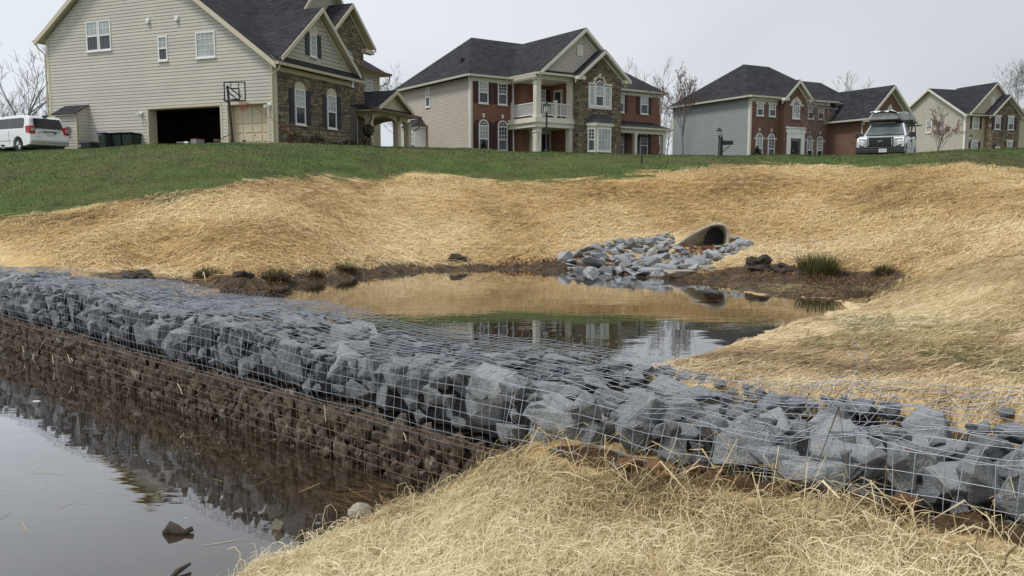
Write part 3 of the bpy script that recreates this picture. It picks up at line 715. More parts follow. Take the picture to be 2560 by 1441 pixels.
for bi, (s0, s1) in enumerate(zip(SEAMS[:-1], SEAMS[1:])):
    rnd = random.Random(bi * 31 + 5)
    near = s0 > 0.5
    root = thing('gabion_basket', PLACE[bi], 'gabion basket', tuple(frame((s0 + s1) / 2, -0.55, SPLIT)), group='rock filled wire baskets of the dam wall')
    ztop = lambda s: float(wall_top(s)); zbk = lambda s: float(wall_back(s))
    # stones of the face
    L = s1 - s0; zt = ztop((s0 + s1) / 2) - SPLIT
    big = 1.30 if near else (1.16 if bi == 4 else 1.0)
    for layer, (inset, sizes, fl) in enumerate([(0.0, [(0.13 * big, 0.18 * big, 9), (0.08, 0.12, 80), (0.035, 0.06, 200)], 0.80), (0.13, [(0.07, 0.11, 60)], 0.75)]):
        for (u, v, q) in pack(s0 + 0.03, s1 - 0.03, 0.02, zt, sizes, bi * 7 + layer, fl):
            a = rnd.uniform(0.75, 1.15); zv = SPLIT + v * (ztop(u) - SPLIT) / zt
            put_stone(rnd.choice(ROCKS), root, frame(u, -0.012 - q * 0.75 - inset - rnd.uniform(0, 0.045), zv), R_front, (q * a, q * rnd.uniform(0.9, 1.25), q * rnd.uniform(0.6, 0.85)), rnd, 0.35)
    # stones of the top
    for layer, (inset, sizes, fl) in enumerate([(0.0, [(0.13 * big, 0.19 * big, 10), (0.08, 0.12, 70), (0.035, 0.06, 120)], 0.80)]):
        for (u, v, q) in pack(s0 + 0.02, s1 - 0.02, 0.04, WW + (.16 if near else 0), sizes, bi * 7 + 3 + layer, fl, 1.1):
            a = rnd.uniform(0.9, 1.35); zz = ztop(u) * (1 - v / WW) + zbk(u) * v / WW
            h = q * rnd.uniform(0.45, 0.7)
            put_stone(rnd.choice(ROCKS), root, frame(u, -v, zz - 0.022 - h * 0.95 - inset - rnd.uniform(0, 0.03)), R_top, (q * a, q * rnd.uniform(0.8, 1.1), h), rnd, 0.2)
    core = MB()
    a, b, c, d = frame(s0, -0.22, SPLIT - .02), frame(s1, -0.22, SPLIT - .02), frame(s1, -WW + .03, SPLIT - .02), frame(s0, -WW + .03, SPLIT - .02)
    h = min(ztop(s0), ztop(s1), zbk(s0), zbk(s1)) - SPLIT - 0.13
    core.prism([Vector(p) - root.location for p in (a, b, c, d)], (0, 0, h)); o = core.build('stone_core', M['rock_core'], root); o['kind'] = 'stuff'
    # wire panels
    amp = 0.022 if not near else 0.05
    rad_ = 0.0018 if near else 0.0016
    jz = 0.0762
    f_front = lambda u, v: tuple(frame(u, 0.012 + drape(u, v, 1.5 + near, amp) + 0.02 * math.sin(v / max(.05, ztop(u) - SPLIT) * 3.14), SPLIT - 0.04 + v * (ztop(u) + 0.04 - SPLIT) / 0.47 + drape(u, v, 8.1, amp * .5)))
    lines = mesh_lines(f_front, s0, s1, 0.0, 0.47, 0.0762 if not near else 0.085, jz, rnd=rnd)
    tubes_np('front_mesh_panel', lines, [rad_] * len(lines), M['wire'], root)
    def f_top(u, v):
        zz = ztop(u) * (1 - v / WW) + zbk(u) * v / WW
        return tuple(frame(u, -v, zz + 0.012 + drape(u, v, 4.2, amp) + 0.25 * drape(u * 3, v * 3, 9.0, amp)))
    hk = None
    if bi < 5:
        def hk(u):
            p = f_top(u, WW); r_ = rnd.uniform(0.018, 0.032)
            return [tuple(Vector(p) + Vector((WNRM[0], WNRM[1], 0)) * (r_ * math.sin(t)) + Vector((0, 0, r_ * (1 - math.cos(t)) * 1.3))) for t in (0.6, 1.3, 2.1, 3.0, 3.9)]
    lines = mesh_lines(f_top, s0, s1, 0.0, WW, 0.0762 if not near else 0.1, jz if not near else 0.09, rnd=rnd, hook=hk)
    tubes_np('top_mesh_panel', lines, [rad_] * len(lines), M['wire'], root)
    # the lid overlaps a second, slightly skewed panel
    if bi in (2, 3):
        sk = rnd.uniform(0.06, 0.10)
        f2 = lambda u, v: tuple(Vector(f_top(u + sk * v * 2, v)) + Vector((0, 0, 0.006 + 0.01 * abs(drape(u, v, 2.2, 1)))))
        lines = mesh_lines(f2, s0, s1 - 0.2, 0.35, WW + 0.02, 0.0762, jz, rnd=rnd)
        tubes_np('lid_mesh_panel', lines, [rad_ * .9] * len(lines), M['wire'], root)
    # binding wire wound round the seam
    hel = []
    for k in range(0, 46 * 6):
        t = k / 6 * 2 * math.pi / 3.0; w = k / (46 * 6)
        if w < 0.28: c = frame(s1, 0.012, SPLIT + (ztop(s1) - SPLIT) * w / 0.28)
        else: c = frame(s1, -WW * (w - 0.28) / 0.72, ztop(s1) * (1 - (w - .28) / .72) + zbk(s1) * (w - .28) / .72 + 0.012)
        hel.append(tuple(c + Vector((WDIR[0], WDIR[1], 0)) * 0.016 * math.cos(t) + (Vector((-WNRM[0], -WNRM[1], 0)) if w < .28 else Vector((0, 0, 1))) * 0.016 * math.sin(t)))
    tubes_np('binding_wire', [hel], [0.0018], M['wire'], root)
    # curled ends along the foot of the face
    loops = []
    if not near:
        u = s0
        while u < s1:
            if rnd.random() < 0.8:
                r_ = rnd.uniform(0.012, 0.022); c = frame(u, 0.03, SPLIT - 0.012)
                a0 = rnd.uniform(0, 1.5)
                loops.append([tuple(c + Vector((WDIR[0], WDIR[1], 0)) * (r_ * math.cos(t + a0)) + Vector((-WNRM[0] * .6, -WNRM[1] * .6, 0.8)) * (r_ * math.sin(t + a0))) for t in np.linspace(0, 4.6, 8)])
            u += 0.0762 * rnd.uniform(0.45, 0.75)
        loops.append([tuple(frame(s0 + (s1 - s0) * k / 30, 0.02 + .008 * rnd.random(), SPLIT - 0.005 + .008 * rnd.random())) for k in range(31)])
        tubes_np('curled_wire_ends', loops, [0.0019] * len(loops), M['wire_rust'], root)
    if near:      # tangled offcuts
        lp = []
        for k in range(24 if bi == 5 else 10):
            c = frame(rnd.gauss(2.35, 0.22) if bi == 5 else rnd.uniform(2.5, 4.2), -rnd.uniform(0.05, WW + .1), ztop(s0) + rnd.uniform(0.0, 0.06))
            ln = []; q = Vector(c); dirn = Vector((rnd.gauss(0, 1), rnd.gauss(0, 1), rnd.gauss(0, .35))).normalized()
            for _ in range(rnd.randint(5, 10)):
                ln.append(tuple(q)); dirn = (dirn + Vector((rnd.gauss(0, .45), rnd.gauss(0, .45), rnd.gauss(0, .25)))).normalized(); q = q + dirn * 0.04
            lp.append(ln)
        for ln in lp: tubes_np('wire_offcut', [ln], [0.0019], M['wire'], root)

    # the lower row, caked in mud
    if s1 < 1.0 or bi == 4:
        if bi < 5:
            low = thing('gabion_basket', LOWP[bi], 'gabion basket', tuple(frame((s0 + s1) / 2, -0.5, 0.0)), group='mud caked baskets under the dam wall')
            for layer, (inset, sizes, fl) in enumerate([(0.0, [(0.09, 0.135, 12), (0.05, 0.08, 40), (0.022, 0.04, 60)], 0.86), (0.08, [(0.06, 0.09, 70)], 0.7)]):
                for (u, v, q) in pack(s0 + 0.02, s1 - 0.02 if bi < 4 else 0.8, -0.18, SPLIT - .02, sizes, bi * 17 + layer + 50, fl, 0.95):
                    hull = rnd.random() < 0.3
                    put_stone(rnd.choice(MUDROCKS), low, frame(u, 0.012 - q * 0.62 - inset - rnd.uniform(0, 0.03), v), R_front, (q * rnd.uniform(0.75, 1.2), q * rnd.uniform(0.8, 1.2), q * .7), rnd, 0.6)
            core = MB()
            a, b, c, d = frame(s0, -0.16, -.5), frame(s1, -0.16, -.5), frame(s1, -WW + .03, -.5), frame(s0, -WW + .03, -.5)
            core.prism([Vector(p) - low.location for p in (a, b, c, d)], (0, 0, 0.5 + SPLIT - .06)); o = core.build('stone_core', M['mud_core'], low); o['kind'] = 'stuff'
            f_low = lambda u, v: tuple(frame(u, 0.018 + drape(u, v, 3.3, 0.02), v))
            lines = mesh_lines(f_low, s0, s1, -0.15, SPLIT - 0.03, 0.0762, jz, rnd=rnd)
            tubes_np('front_mesh_panel', lines, [0.0020] * len(lines), M['wire_rust'], low)
            # the mud packed between the stones
            nu, nv = int((s1 - s0) / .018), 30; V = []
            for a_ in range(nu + 1):
                for b_ in range(nv + 1):
                    u = s0 + (s1 - s0) * a_ / nu; v = -.12 + (SPLIT + .08) * b_ / nv
                    nq = mnoise.noise(Vector((u * 13, v * 15, 2))); dpt = -.055 + .055 * nq + .045 * mnoise.noise(Vector((u * 29, v * 25, 7))) - (.13 if nq < -.16 else 0)
                    V.append(frame(u, dpt, v) - low.location)
            F = [[a_ * (nv + 1) + b_, a_ * (nv + 1) + b_ + 1, (a_ + 1) * (nv + 1) + b_ + 1, (a_ + 1) * (nv + 1) + b_] for a_ in range(nu) for b_ in range(nv)]
            o = mesh_np('mud_fill', np.array([tuple(p) for p in V]), np.array(F), M['mudcrust'], low, smooth=True); o['kind'] = 'stuff'
            w = MB(); 
            for k in range(int((s1 - s0) * 34)):
                u = rnd.uniform(s0, s1 if bi < 4 else 0.9); v = rnd.uniform(0.06, SPLIT - .02); n_ = rnd.randint(6, 9); q = rnd.uniform(.02, .06)
                pts = [frame(u + q * rnd.uniform(.5, 1.2) * math.cos(6.283 * i / n_), -0.004 - rnd.uniform(0, .02), v + q * rnd.uniform(.5, 1.4) * math.sin(6.283 * i / n_)) - low.location for i in range(n_)]
                cc = frame(u, 0.012, v) - low.location; i0 = len(w.v); w.v += [tuple(p) for p in pts] + [tuple(cc)]
                for i in range(n_): w.f.append([i0 + i, i0 + (i + 1) % n_, i0 + n_])
            o = w.build('mud_crust', M['mudcrust'], low, smooth=True); o['kind'] = 'stuff'

# ------------------------------------------------------------------ houses
M['siding1'] = plain('beige_vinyl_siding', (0.55, 0.52, 0.455), 0.55, 0.05, 0.6, orand=0.04)
M['siding1b'] = plain('sage_shake_siding', (0.42, 0.41, 0.33), 0.6, 0.06, 0.6, orand=0.05)
M['trim1'] = plain('cream_trim', (0.60, 0.53, 0.40), 0.5, 0.05, 1.0)
M['siding2'] = plain('warm_beige_siding', (0.54, 0.49, 0.42), 0.55, 0.05, 0.6)
M['trim2'] = plain('ivory_trim', (0.70, 0.67, 0.58), 0.5, 0.05, 1.0)
M['siding3'] = plain('grey_green_siding', (0.31, 0.345, 0.345), 0.55, 0.05, 0.6)
M['siding4'] = plain('pale_tan_siding', (0.47, 0.44, 0.37), 0.55, 0.05, 0.6)
M['siding4b'] = plain('cream_yellow_siding', (0.52, 0.47, 0.34), 0.55, 0.05, 0.6)
M['white'] = plain('white_vinyl', (0.80, 0.80, 0.79), 0.4, 0.04, 1.0)
M['shingle'] = shingle_mat('charcoal_shingles')
M['brick2'] = brick_mat('red_brick', (0.20, 0.070, 0.045), (0.27, 0.105, 0.065), (0.28, 0.22, 0.18))
M['brick3'] = brick_mat('brown_brick', (0.15, 0.070, 0.048), (0.21, 0.105, 0.072), (0.24, 0.20, 0.17))
M['navy'] = plain('navy_shutter_paint', (0.014, 0.016, 0.026), 0.45)
M['maroon'] = plain('maroon_shutter_paint', (0.045, 0.014, 0.020), 0.5)
M['black'] = plain('black_metal', (0.012, 0.012, 0.014), 0.45)
M['black_plastic'] = plain('black_plastic', (0.02, 0.021, 0.023), 0.6)
M['metal_roof'] = plain('black_standing_seam', (0.035, 0.037, 0.042), 0.35)
M['garage_dark'] = plain('garage_interior', (0.10, 0.085, 0.07), 0.9, 0.3, 1.0)
M['concrete'] = plain('concrete', (0.34, 0.33, 0.30), 0.85, 0.15, 2.0, 0.3, 30)
def glass(name, c, rough=0.06):
    t = NT(name); v = t.objco()
    col = t.ramp(t.noise(v, 1.1, 3), [(0.3, tuple(x * 0.7 for x in c)), (0.7, tuple(x * 1.25 for x in c))])
    return t.finish(col, rough, None, 0, 0.8)
M['pane_dark'] = glass('window_glass', (0.045, 0.052, 0.060))
M['pane_blind'] = glass('window_glass_over_blind', (0.36, 0.40, 0.38), 0.12)
M['pane_navy'] = glass('blue_black_glass', (0.02, 0.026, 0.045))
def stone_mat(name, stops):
    t = NT(name); v = t.objco(); r = t.orand(); a = t.attr('rnd').outputs["Fac"]
    rr_ = t.math('FRACT', t.math('ADD', r, a))
    col = t.ramp(rr_, stops)
    col = t.mix(col, t.ramp(t.noise(v, 9, 4, 0.65), [(0.3, 0.62), (0.7, 1.25)]), 1.0, 'MULTIPLY')
    return t.finish(col, 0.88, t.bump(t.noise(v, 22, 4), 0.6, 0.02), spec=0.25)
M['stone_v'] = stone_mat('field_stone', [(0.0, (0.10, 0.085, 0.070)), (0.2, (0.22, 0.175, 0.12)), (0.38, (0.33, 0.26, 0.165)), (0.52, (0.15, 0.125, 0.10)), (0.66, (0.28, 0.22, 0.15)), (0.8, (0.19, 0.145, 0.115)), (0.92, (0.38, 0.31, 0.21)), (1.0, (0.085, 0.07, 0.065))])
M['copper'] = plain('bronze_gutter', (0.20, 0.12, 0.09), 0.5)
M['metalgrey'] = plain('meter_metal', (0.35, 0.36, 0.37), 0.4, metal=0.5)
M['gdoor'] = plain('cream_door_paint', (0.60, 0.52, 0.37), 0.45, 0.04)
M['mortar'] = plain('stone_mortar', (0.17, 0.145, 0.115), 0.9, 0.2, 6)

class Wall:
    """a wall plane of a house: 'f' faces -y at y=c, 's' faces -x at x=c; u runs along it, v is height, o is outwards"""
    def __init__(s, kind, c): s.k, s.c = kind, c
    def p(s, u, v, o=0.0): return (u, s.c - o, v) if s.k == 'f' else (s.c - o, u, v)
    def box(s, m, u0, u1, v0, v1, o0, o1): m.prism([s.p(u0, v0, o0), s.p(u1, v0, o0), s.p(u1, v1, o0), s.p(u0, v1, o0)], Vector(s.p(0, 0, o1)) - Vector(s.p(0, 0, o0)))
    def poly(s, m, pts, o0, o1): m.prism([s.p(u, v, o0) for u, v in pts], Vector(s.p(0, 0, o1)) - Vector(s.p(0, 0, o0)))

class House:
    def __init__(s, name, label, C, azf, base):
        s.B = base
        s.root = thing(name, label, 'house', (C[0], C[1], 1.8 + base), rad(90 - azf))
        s.px = MB
    def fin(s, m, name, mat, parent=None, **kw):
        m.v = [(x, y, z - s.B) for x, y, z in m.v]
        return m.build(name, mat, parent or s.root, **kw)

def clip_u(poly, z):
    xs = []
    for (u0, v0), (u1, v1) in zip(poly, poly[1:] + poly[:1]):
        if (v0 - z) * (v1 - z) <= 0 and abs(v1 - v0) > 1e-6:
            xs.append(u0 + (u1 - u0) * (z - v0) / (v1 - v0))
    return (min(xs), max(xs)) if len(xs) >= 2 else None

def siding(H, W, poly, holes, course, mat, separate, lip=0.04, name='siding_board'):
    z0 = min(v for u, v in poly); z1 = max(v for u, v in poly); joined = MB(); z = z0
    while z < z1 - 0.02:
        zt = min(z + course, z1 - 1e-3)
        a, b = clip_u(poly, z + 1e-3), clip_u(poly, zt - 1e-3)
        if a and b:
            segs = [(a[0], a[1], b[0], b[1])]
            for (h0, h1, g0, g1) in holes:
                if z + course * .5 > g0 and z + course * .5 < g1:
                    ns = []
                    for (p, q, r_, t) in segs:
                        if h1 <= p or h0 >= q: ns.append((p, q, r_, t)); continue
                        if h0 > p + .02: ns.append((p, h0, r_, min(h0, t)))
                        if h1 < q - .02: ns.append((h1, q, max(h1, r_), t))
                    segs = ns
            for (p, q, r_, t) in segs:
                m = MB() if separate else joined
                i = len(m.v); k_ = .86; zt_ = z + (zt - z) * k_; r2, t2 = p + (r_ - p) * k_, q + (t - q) * k_      # a shadow gap under the next board
                m.v += [W.p(p, z, 0), W.p(q, z, 0), W.p(q, z, lip), W.p(p, z, lip), W.p(r2, zt_, 0), W.p(t2, zt_, 0), W.p(t2, zt_, lip * .7), W.p(r2, zt_, lip * .7)]
                m.f += [[i, i + 1, i + 2, i + 3], [i + 3, i + 2, i + 6, i + 7], [i + 4, i + 7, i + 6, i + 5], [i, i + 3, i + 7, i + 4], [i + 1, i + 5, i + 6, i + 2], [i, i + 4, i + 5, i + 1]]
                if separate: H.fin(m, name, mat)
        z = zt
    if not separate:
        o = H.fin(joined, 'siding', mat); o['kind'] = 'stuff'

def stones(H, W, poly, holes, seed, size=1.0, limit=0, name='stone'):
    """irregular coursed field stones; the largest ones up to the limit are objects, the rest one joined part"""
    r = random.Random(seed); z0 = min(v for u, v in poly); z1 = max(v for u, v in poly); out = []
    z = z0
    while z < z1:
        h = r.uniform(0.13, 0.24) * size; zc = z + h / 2
        ab = clip_u(poly, min(zc, z1 - .01)) 
        if ab:
            u = ab[0]
            while u < ab[1] - 0.03:
                w = r.uniform(0.16, 0.46) * size; e = min(u + w, ab[1]); g = 0.012
                if ab[1] - e < .08: e = ab[1]
                dz0, dz1 = r.uniform(-.03, .02) * size, r.uniform(-.02, .03) * size
                cell = [u + g, e - g, z + g + dz0, z + h - g + dz1]
                bad = False
                for (h0, h1, g0, g1) in holes:
                    if cell[0] < h1 and cell[1] > h0 and zc > g0 and zc < g1:
                        if cell[0] < h0 - .05: cell[1] = h0
                        elif cell[1] > h1 + .05: cell[0] = h1
                        else: bad = True
                if not bad and cell[1] - cell[0] > .05:
                    if h > 0.19 * size and r.random() < .35:
                        zm = z + h * r.uniform(.4, .6)
                        out.append((cell[0], cell[1], cell[2], zm - .007)); out.append((cell[0], cell[1], zm + .007, cell[3]))
                    else: out.append(tuple(cell))
                u = e
        z += h
    out.sort(key=lambda c: -(c[1] - c[0]) * (c[3] - c[2]))
    def geo(m, c):
        u0, u1, v0, v1 = c; o = r.uniform(.03, .075); q = .02
        J = lambda: r.uniform(-.012, .012)
        k = [(u0 + J(), v0 + J()), (u1 + J(), v0 + J()), (u1 + J(), v1 + J()), (u0 + J(), v1 + J())]
        f = [(u0 + q + J(), v0 + q * .7 + J()), (u1 - q + J(), v0 + q * .7 + J()), (u1 - q + J(), v1 - q * .7 + J()), (u0 + q + J(), v1 - q * .7 + J())]
        i = len(m.v)
        m.v += [W.p(a, b, 0.0) for a, b in k] + [W.p(a, b, o * r.uniform(.8, 1.1)) for a, b in f]
        m.f += [[i + 4, i + 5, i + 6, i + 7]] + [[i + n, i + (n + 1) % 4, i + 4 + (n + 1) % 4, i + 4 + n] for n in range(4)]
    for c in out[:limit]:
        m = MB(); geo(m, c); H.fin(m, name, M['stone_v'])
    if len(out) > limit:
        m = MB(); cnt = 0
        for c in out[limit:]: geo(m, c); cnt += 1
        o = H.fin(m, 'small_stones' if limit else 'stone_veneer', M['stone_v']); o['kind'] = 'stuff'
        a = o.data.attributes.new('rnd', 'FLOAT', 'POINT'); vals = []
        for _ in range(cnt): vals += [r.random()] * 8
        a.data.foreach_set('value', vals)
    m = MB(); W.poly(m, poly, -0.25, 0.006); H.fin(m, 'stone_backing', M['mortar'])

def window(H, W, u0, u1, v0, v1, cols=3, rows=3, lower=True, blind='up', arch=False, split=0.5, frame='white', fw=0.07, side=0, glassm=None):
    m = MB(); H_ = v1 - v0
    W.box(m, u0, u0 + fw, v0, v1, 0, .07); W.box(m, u1 - fw, u1, v0, v1, 0, .07)
    W.box(m, u0 + fw, u1 - fw, v0, v0 + fw, 0, .07); W.box(m, u0 + fw, u1 - fw, v1 - fw, v1, 0, .07)
    vm = v0 + H_ * split
    if lower: W.box(m, u0 + fw, u1 - fw, vm - .035, vm + .035, 0, .085)
    W.box(m, u0 - .03, u1 + .03, v0 - .06, v0 - .003, 0, .11)
    uc, rad_ = (u0 + u1) / 2, (u1 - u0) / 2
    if arch:
        n = 10; v = v1 + .002
        for k in range(n):
            a0, a1 = math.pi * k / n, math.pi * (k + 1) / n
            W.poly(m, [(uc + rad_ * math.cos(a0), v + rad_ * math.sin(a0)), (uc + rad_ * math.cos(a1), v + rad_ * math.sin(a1)), (uc + (rad_ - fw) * math.cos(a1), v + (rad_ - fw) * math.sin(a1)), (uc + (rad_ - fw) * math.cos(a0), v + (rad_ - fw) * math.sin(a0))], 0, .07)
    f = H.fin(m, 'window', M[frame])
    up = M['pane_blind'] if blind in ('up', 'full') else (glassm or M['pane_dark']); lo = M['pane_blind'] if blind == 'full' else (glassm or M['pane_dark'])
    if lower:
        m = MB(); W.box(m, u0 + fw, u1 - fw, v0 + fw, vm - .035, .004, .03); o = H.fin(m, 'pane', lo, f)
        m = MB(); W.box(m, u0 + fw, u1 - fw, vm + .035, v1 - fw, .004, .045); o = H.fin(m, 'pane', up, f)
        if blind == 'up': o['label'] = 'pane with pale blind behind it'
    else:
        m = MB(); W.box(m, u0 + fw, u1 - fw, v0 + fw, v1 - fw, .004, .04); H.fin(m, 'pane', up, f)
    b = .011; m = MB(); a0 = vm + .035 if lower else v0 + fw; a1 = v1 - fw
    for k in range(1, cols):
        u = u0 + fw + (u1 - u0 - 2 * fw) * k / cols; W.box(m, u - b, u + b, a0, a1, .046, .054)
    for k in range(1, rows):
        v = a0 + (a1 - a0) * k / rows; W.box(m, u0 + fw, u1 - fw, v - b, v + b, .047, .056)
    if m.v: H.fin(m, 'muntins', M[frame], f)
    if lower:
        m = MB()
        for k in range(1, cols):
            u = u0 + fw + (u1 - u0 - 2 * fw) * k / cols; W.box(m, u - b * .7, u + b * .7, v0 + fw, vm - .035, .031, .036)
        if m.v: H.fin(m, 'screen_bars', M['black_plastic'], f)
    if arch:
        m = MB(); r2 = rad_ - fw; v = v1 + .004
        W.poly(m, [(uc + r2 * math.cos(math.pi * k / 10), v + r2 * math.sin(math.pi * k / 10)) for k in range(11)], .004, .03); H.fin(m, 'arched_pane', glassm or M['pane_dark'], f)
        m = MB()
        for k in (1, 2, 3, 4):
            a = math.pi * k / 5; c_, s_ = math.cos(a), math.sin(a)
            W.poly(m, [(uc + .25 * r2 * c_ - b * s_, v + .25 * r2 * s_ + b * c_), (uc + r2 * c_ - b * s_, v + r2 * s_ + b * c_), (uc + r2 * c_ + b * s_, v + r2 * s_ - b * c_), (uc + .25 * r2 * c_ + b * s_, v + .25 * r2 * s_ - b * c_)], .03, .045)
        H.fin(m, 'fan_muntins', M[frame], f)
    return f

def shutter(H, W, u0, u1, v0, v1, mat, arch=0):
    m = MB(); e = .06
    pts = [(u0, v0), (u1, v0), (u1, v1), (u0, v1)]
    if arch:    # quarter round head, +1 rises towards u1
        w = u1 - u0; pts = [(u0, v0), (u1, v0)] + ([(u1, v1)] + [(u1 - w * math.sin(t), v1 - w * 1.1 * (1 - math.cos(t))) for t in (.4, .8, 1.2, 1.57)] if arch > 0 else [(u1 - w * (1 - math.sin(t)), v1 - w * 1.1 * (1 - math.cos(t))) for t in (1.57, 1.2, .8, .4)] + [(u0, v1)])
    W.poly(m, pts, 0.004, .035)
    vm = (v0 + v1) / 2
    o = H.fin(m, 'shutter', mat)
    m = MB(); top = v1 - (.3 if arch else e)
    for a, b in ((v0 + e, vm - .03), (vm + .03, top)):
        W.box(m, u0 + e, u1 - e, a, b, .036, .052)
    H.fin(m, 'raised_panels', mat, o, bevel=.012)

def arch_trim(H, W, uc, v, r0, r1, mat, key=True, flat=False):
    m = MB(); n = 10
    if flat:
        W.poly(m, [(uc - r1, v)] + [(uc - r1 * math.cos(math.pi * k / n), v + r0 * math.sin(math.pi * k / n)) for k in range(1, n)] + [(uc + r1, v)], 0, .06)
    else:
        for k in range(n):
            a0, a1 = math.pi * k / n, math.pi * (k + 1) / n
            W.poly(m, [(uc + r1 * math.cos(a0), v + r1 * math.sin(a0)), (uc + r1 * math.cos(a1), v + r1 * math.sin(a1)), (uc + r0 * math.cos(a1), v + r0 * math.sin(a1)), (uc + r0 * math.cos(a0), v + r0 * math.sin(a0))], 0, .05)
    o = H.fin(m, 'arch_trim', mat)
    if key:
        m = MB(); t = v + (r0 if flat else r1); W.poly(m, [(uc - .06, t - .16), (uc + .06, t - .16), (uc + .09, t + .07), (uc - .09, t + .07)], .06, .09); H.fin(m, 'keystone', mat, o)

def slab(H, pts, t, name, mat, sofmat=None, parent=None):
    """roof plane: shingles on top, soffit board beneath"""
    m = MB(); m.prism([(a, b, c) for a, b, c in pts], (0, 0, -.05)); H.fin(m, name, mat, parent)
    m = MB(); ctr = Vector((0, 0, 0))
    for p in pts: ctr += Vector(p) / len(pts)
    q = [Vector(p) + (ctr - Vector(p)).normalized() * .03 - Vector((0, 0, .052)) for p in pts]
    m.prism(q, (0, 0, -t)); H.fin(m, 'soffit', sofmat or M['trim1'], parent)

def gable_front(H, xa, xb, y0, yb, ze, apex_z, oh, trim, name='roof', wt=.16, xc=None):
    """gable facing the front: eaves at xa, xb, ridge runs back to yb"""
    xc = (xa + xb) / 2 if xc is None else xc; yf = y0 - oh
    slab(H, [(xa, yf, ze), (xc, yf, apex_z), (xc, yb, apex_z), (xa, yb, ze)], .07, name, M['shingle'], trim)
    slab(H, [(xc, yf, apex_z), (xb, yf, ze), (xb, yb, ze), (xc, yb, apex_z)], .07, name, M['shingle'], trim)
    for (p, q) in (((xa, ze), (xc, apex_z)), ((xc, apex_z), (xb, ze))):
        m = MB(); m.prism([(p[0], yf - .05, p[1] - .03), (q[0], yf - .05, q[1] - .03), (q[0], yf - .05, q[1] - .03 - wt * 1.5), (p[0], yf - .05, p[1] - .03 - wt * 1.5)], (0, .05, 0)); H.fin(m, 'rake_board', trim)
        m = MB(); m.prism([(p[0], y0 - .05, p[1] - .28), (q[0], y0 - .05, q[1] - .28), (q[0], y0 - .05, q[1] - .28 - wt), (p[0], y0 - .05, p[1] - .28 - wt)], (0, .045, 0)); H.fin(m, 'frieze_board', trim)

def gutter(H, a, b, trim, name='gutter', r=.07):
    a, b = Vector(a), Vector(b); d = (b - a).normalized(); n = Vector((d.y, -d.x, 0))
    m = MB(); m.prism([a - n * r, a + n * r * .8, a + n * r - Vector((0, 0, -.0)), a + n * r * .6 - Vector((0, 0, .13)), a - n * r - Vector((0, 0, .13))], b - a); H.fin(m, name, trim)

def downspout(H, pts, mat):
    m = MB(); m.tube(pts, .045, 6); H.fin(m, 'downspout', mat)

def door(H, W, u0, u1, v0, v1, mat, trimm):
    m = MB(); W.box(m, u0, u1, v0, v1, .004, .04); o = H.fin(m, 'door', mat)
    m = MB(); w = (u1 - u0)
    for a in (0.12, .56):
        for lo, hi in ((.05, .42), (.47, .9)):
            W.box(m, u0 + w * a, u0 + w * (a + .32), v0 + (v1 - v0) * lo, v0 + (v1 - v0) * hi, .041, .055)
    H.fin(m, 'door_panels', mat, o)
    m = MB(); W.box(m, u0 + .06, u0 + .1, v0 + .95, v0 + 1.1, .056, .1); H.fin(m, 'handle', M['brass'], o)
    return o
M['brass'] = plain('brass', (0.6, 0.5, 0.3), 0.3, metal=0.8)

# ---- house with the open garage
H = House('house', 'beige sided house with open dark garage and stone front at the left', (-11.33, 40.5), 22.5, 2.35)
T1, S1 = M['trim1'], M['siding1']
SW = Wall('s', 0.0); FW = Wall('f', 0.0)
side_poly = [(0.0, 2.2), (0.0, 6.45), (8.82, 12.75), (14.86, 8.45), (14.86, 2.2)]
gar, gar2 = (3.22, 7.86, 2.2, 4.50), (0.37, 2.75, 2.2, 4.50)
m = MB()      # wall core behind the boards, with the real door openings
for (a, b, c, d) in ((0, .37, 2.2, 4.5), (2.75, 3.22, 2.2, 4.5), (7.86, 14.86, 2.2, 4.5)): SW.box(m, a, b, c, d, -.2, 0.001)
SW.poly(m, [(0, 4.501), (0, 6.4), (8.82, 12.7), (14.86, 8.4), (14.86, 4.501)], -.2, 0.001); H.fin(m, 'wall', S1)
holes = [gar, gar2, (10.15, 11.88, 7.6, 9.15), (6.39, 7.0, 6.85, 8.06), (3.36, 4.57, 6.83, 8.08)]
siding(H, SW, side_poly, holes, 0.163, S1, True)
m = MB(); m.box(.2, 9.2, 14.66, 14.86, 2.2, 8.4); m.box(9.0, 9.2, 4.2, 14.66, 2.2, 8.4); H.fin(m, 'rear_wall', S1)
window(H, SW, 11.03, 11.88, 7.62, 9.15, 3, 2); window(H, SW, 10.15, 11.0, 7.62, 9.15, 3, 2)
window(H, SW, 6.39, 7.0, 6.85, 8.06, 2, 2); window(H, SW, 3.36, 4.57, 6.83, 8.08, 4, 4, lower=False, blind='full')
for u, v in ((7.56, 8.89), (5.68, 8.86)):
    m = MB(); SW.box(m, u - .11, u + .11, v - .12, v + .12, .03, .10); SW.box(m, u - .08, u + .08, v - .16, v + .02, .1, .16); H.fin(m, 'dryer_vent', M['white'], bevel=.01)
for u, v in ((8.32, 4.33), (0.22, 4.42)):
    m = MB(); m.tube([SW.p(u, v, .03), SW.p(u, v, .10)], .09, 10); o = H.fin(m, 'flood_light', M['white'])
    for q in (-.1, .1):
        m = MB(); m.tube([SW.p(u, v - .02, .1), SW.p(u + q, v - .08, .2), SW.p(u + q * 1.2, v - .10, .28)], [.03, .05, .085], 8); H.fin(m, 'lamp_head', M['white'], o)
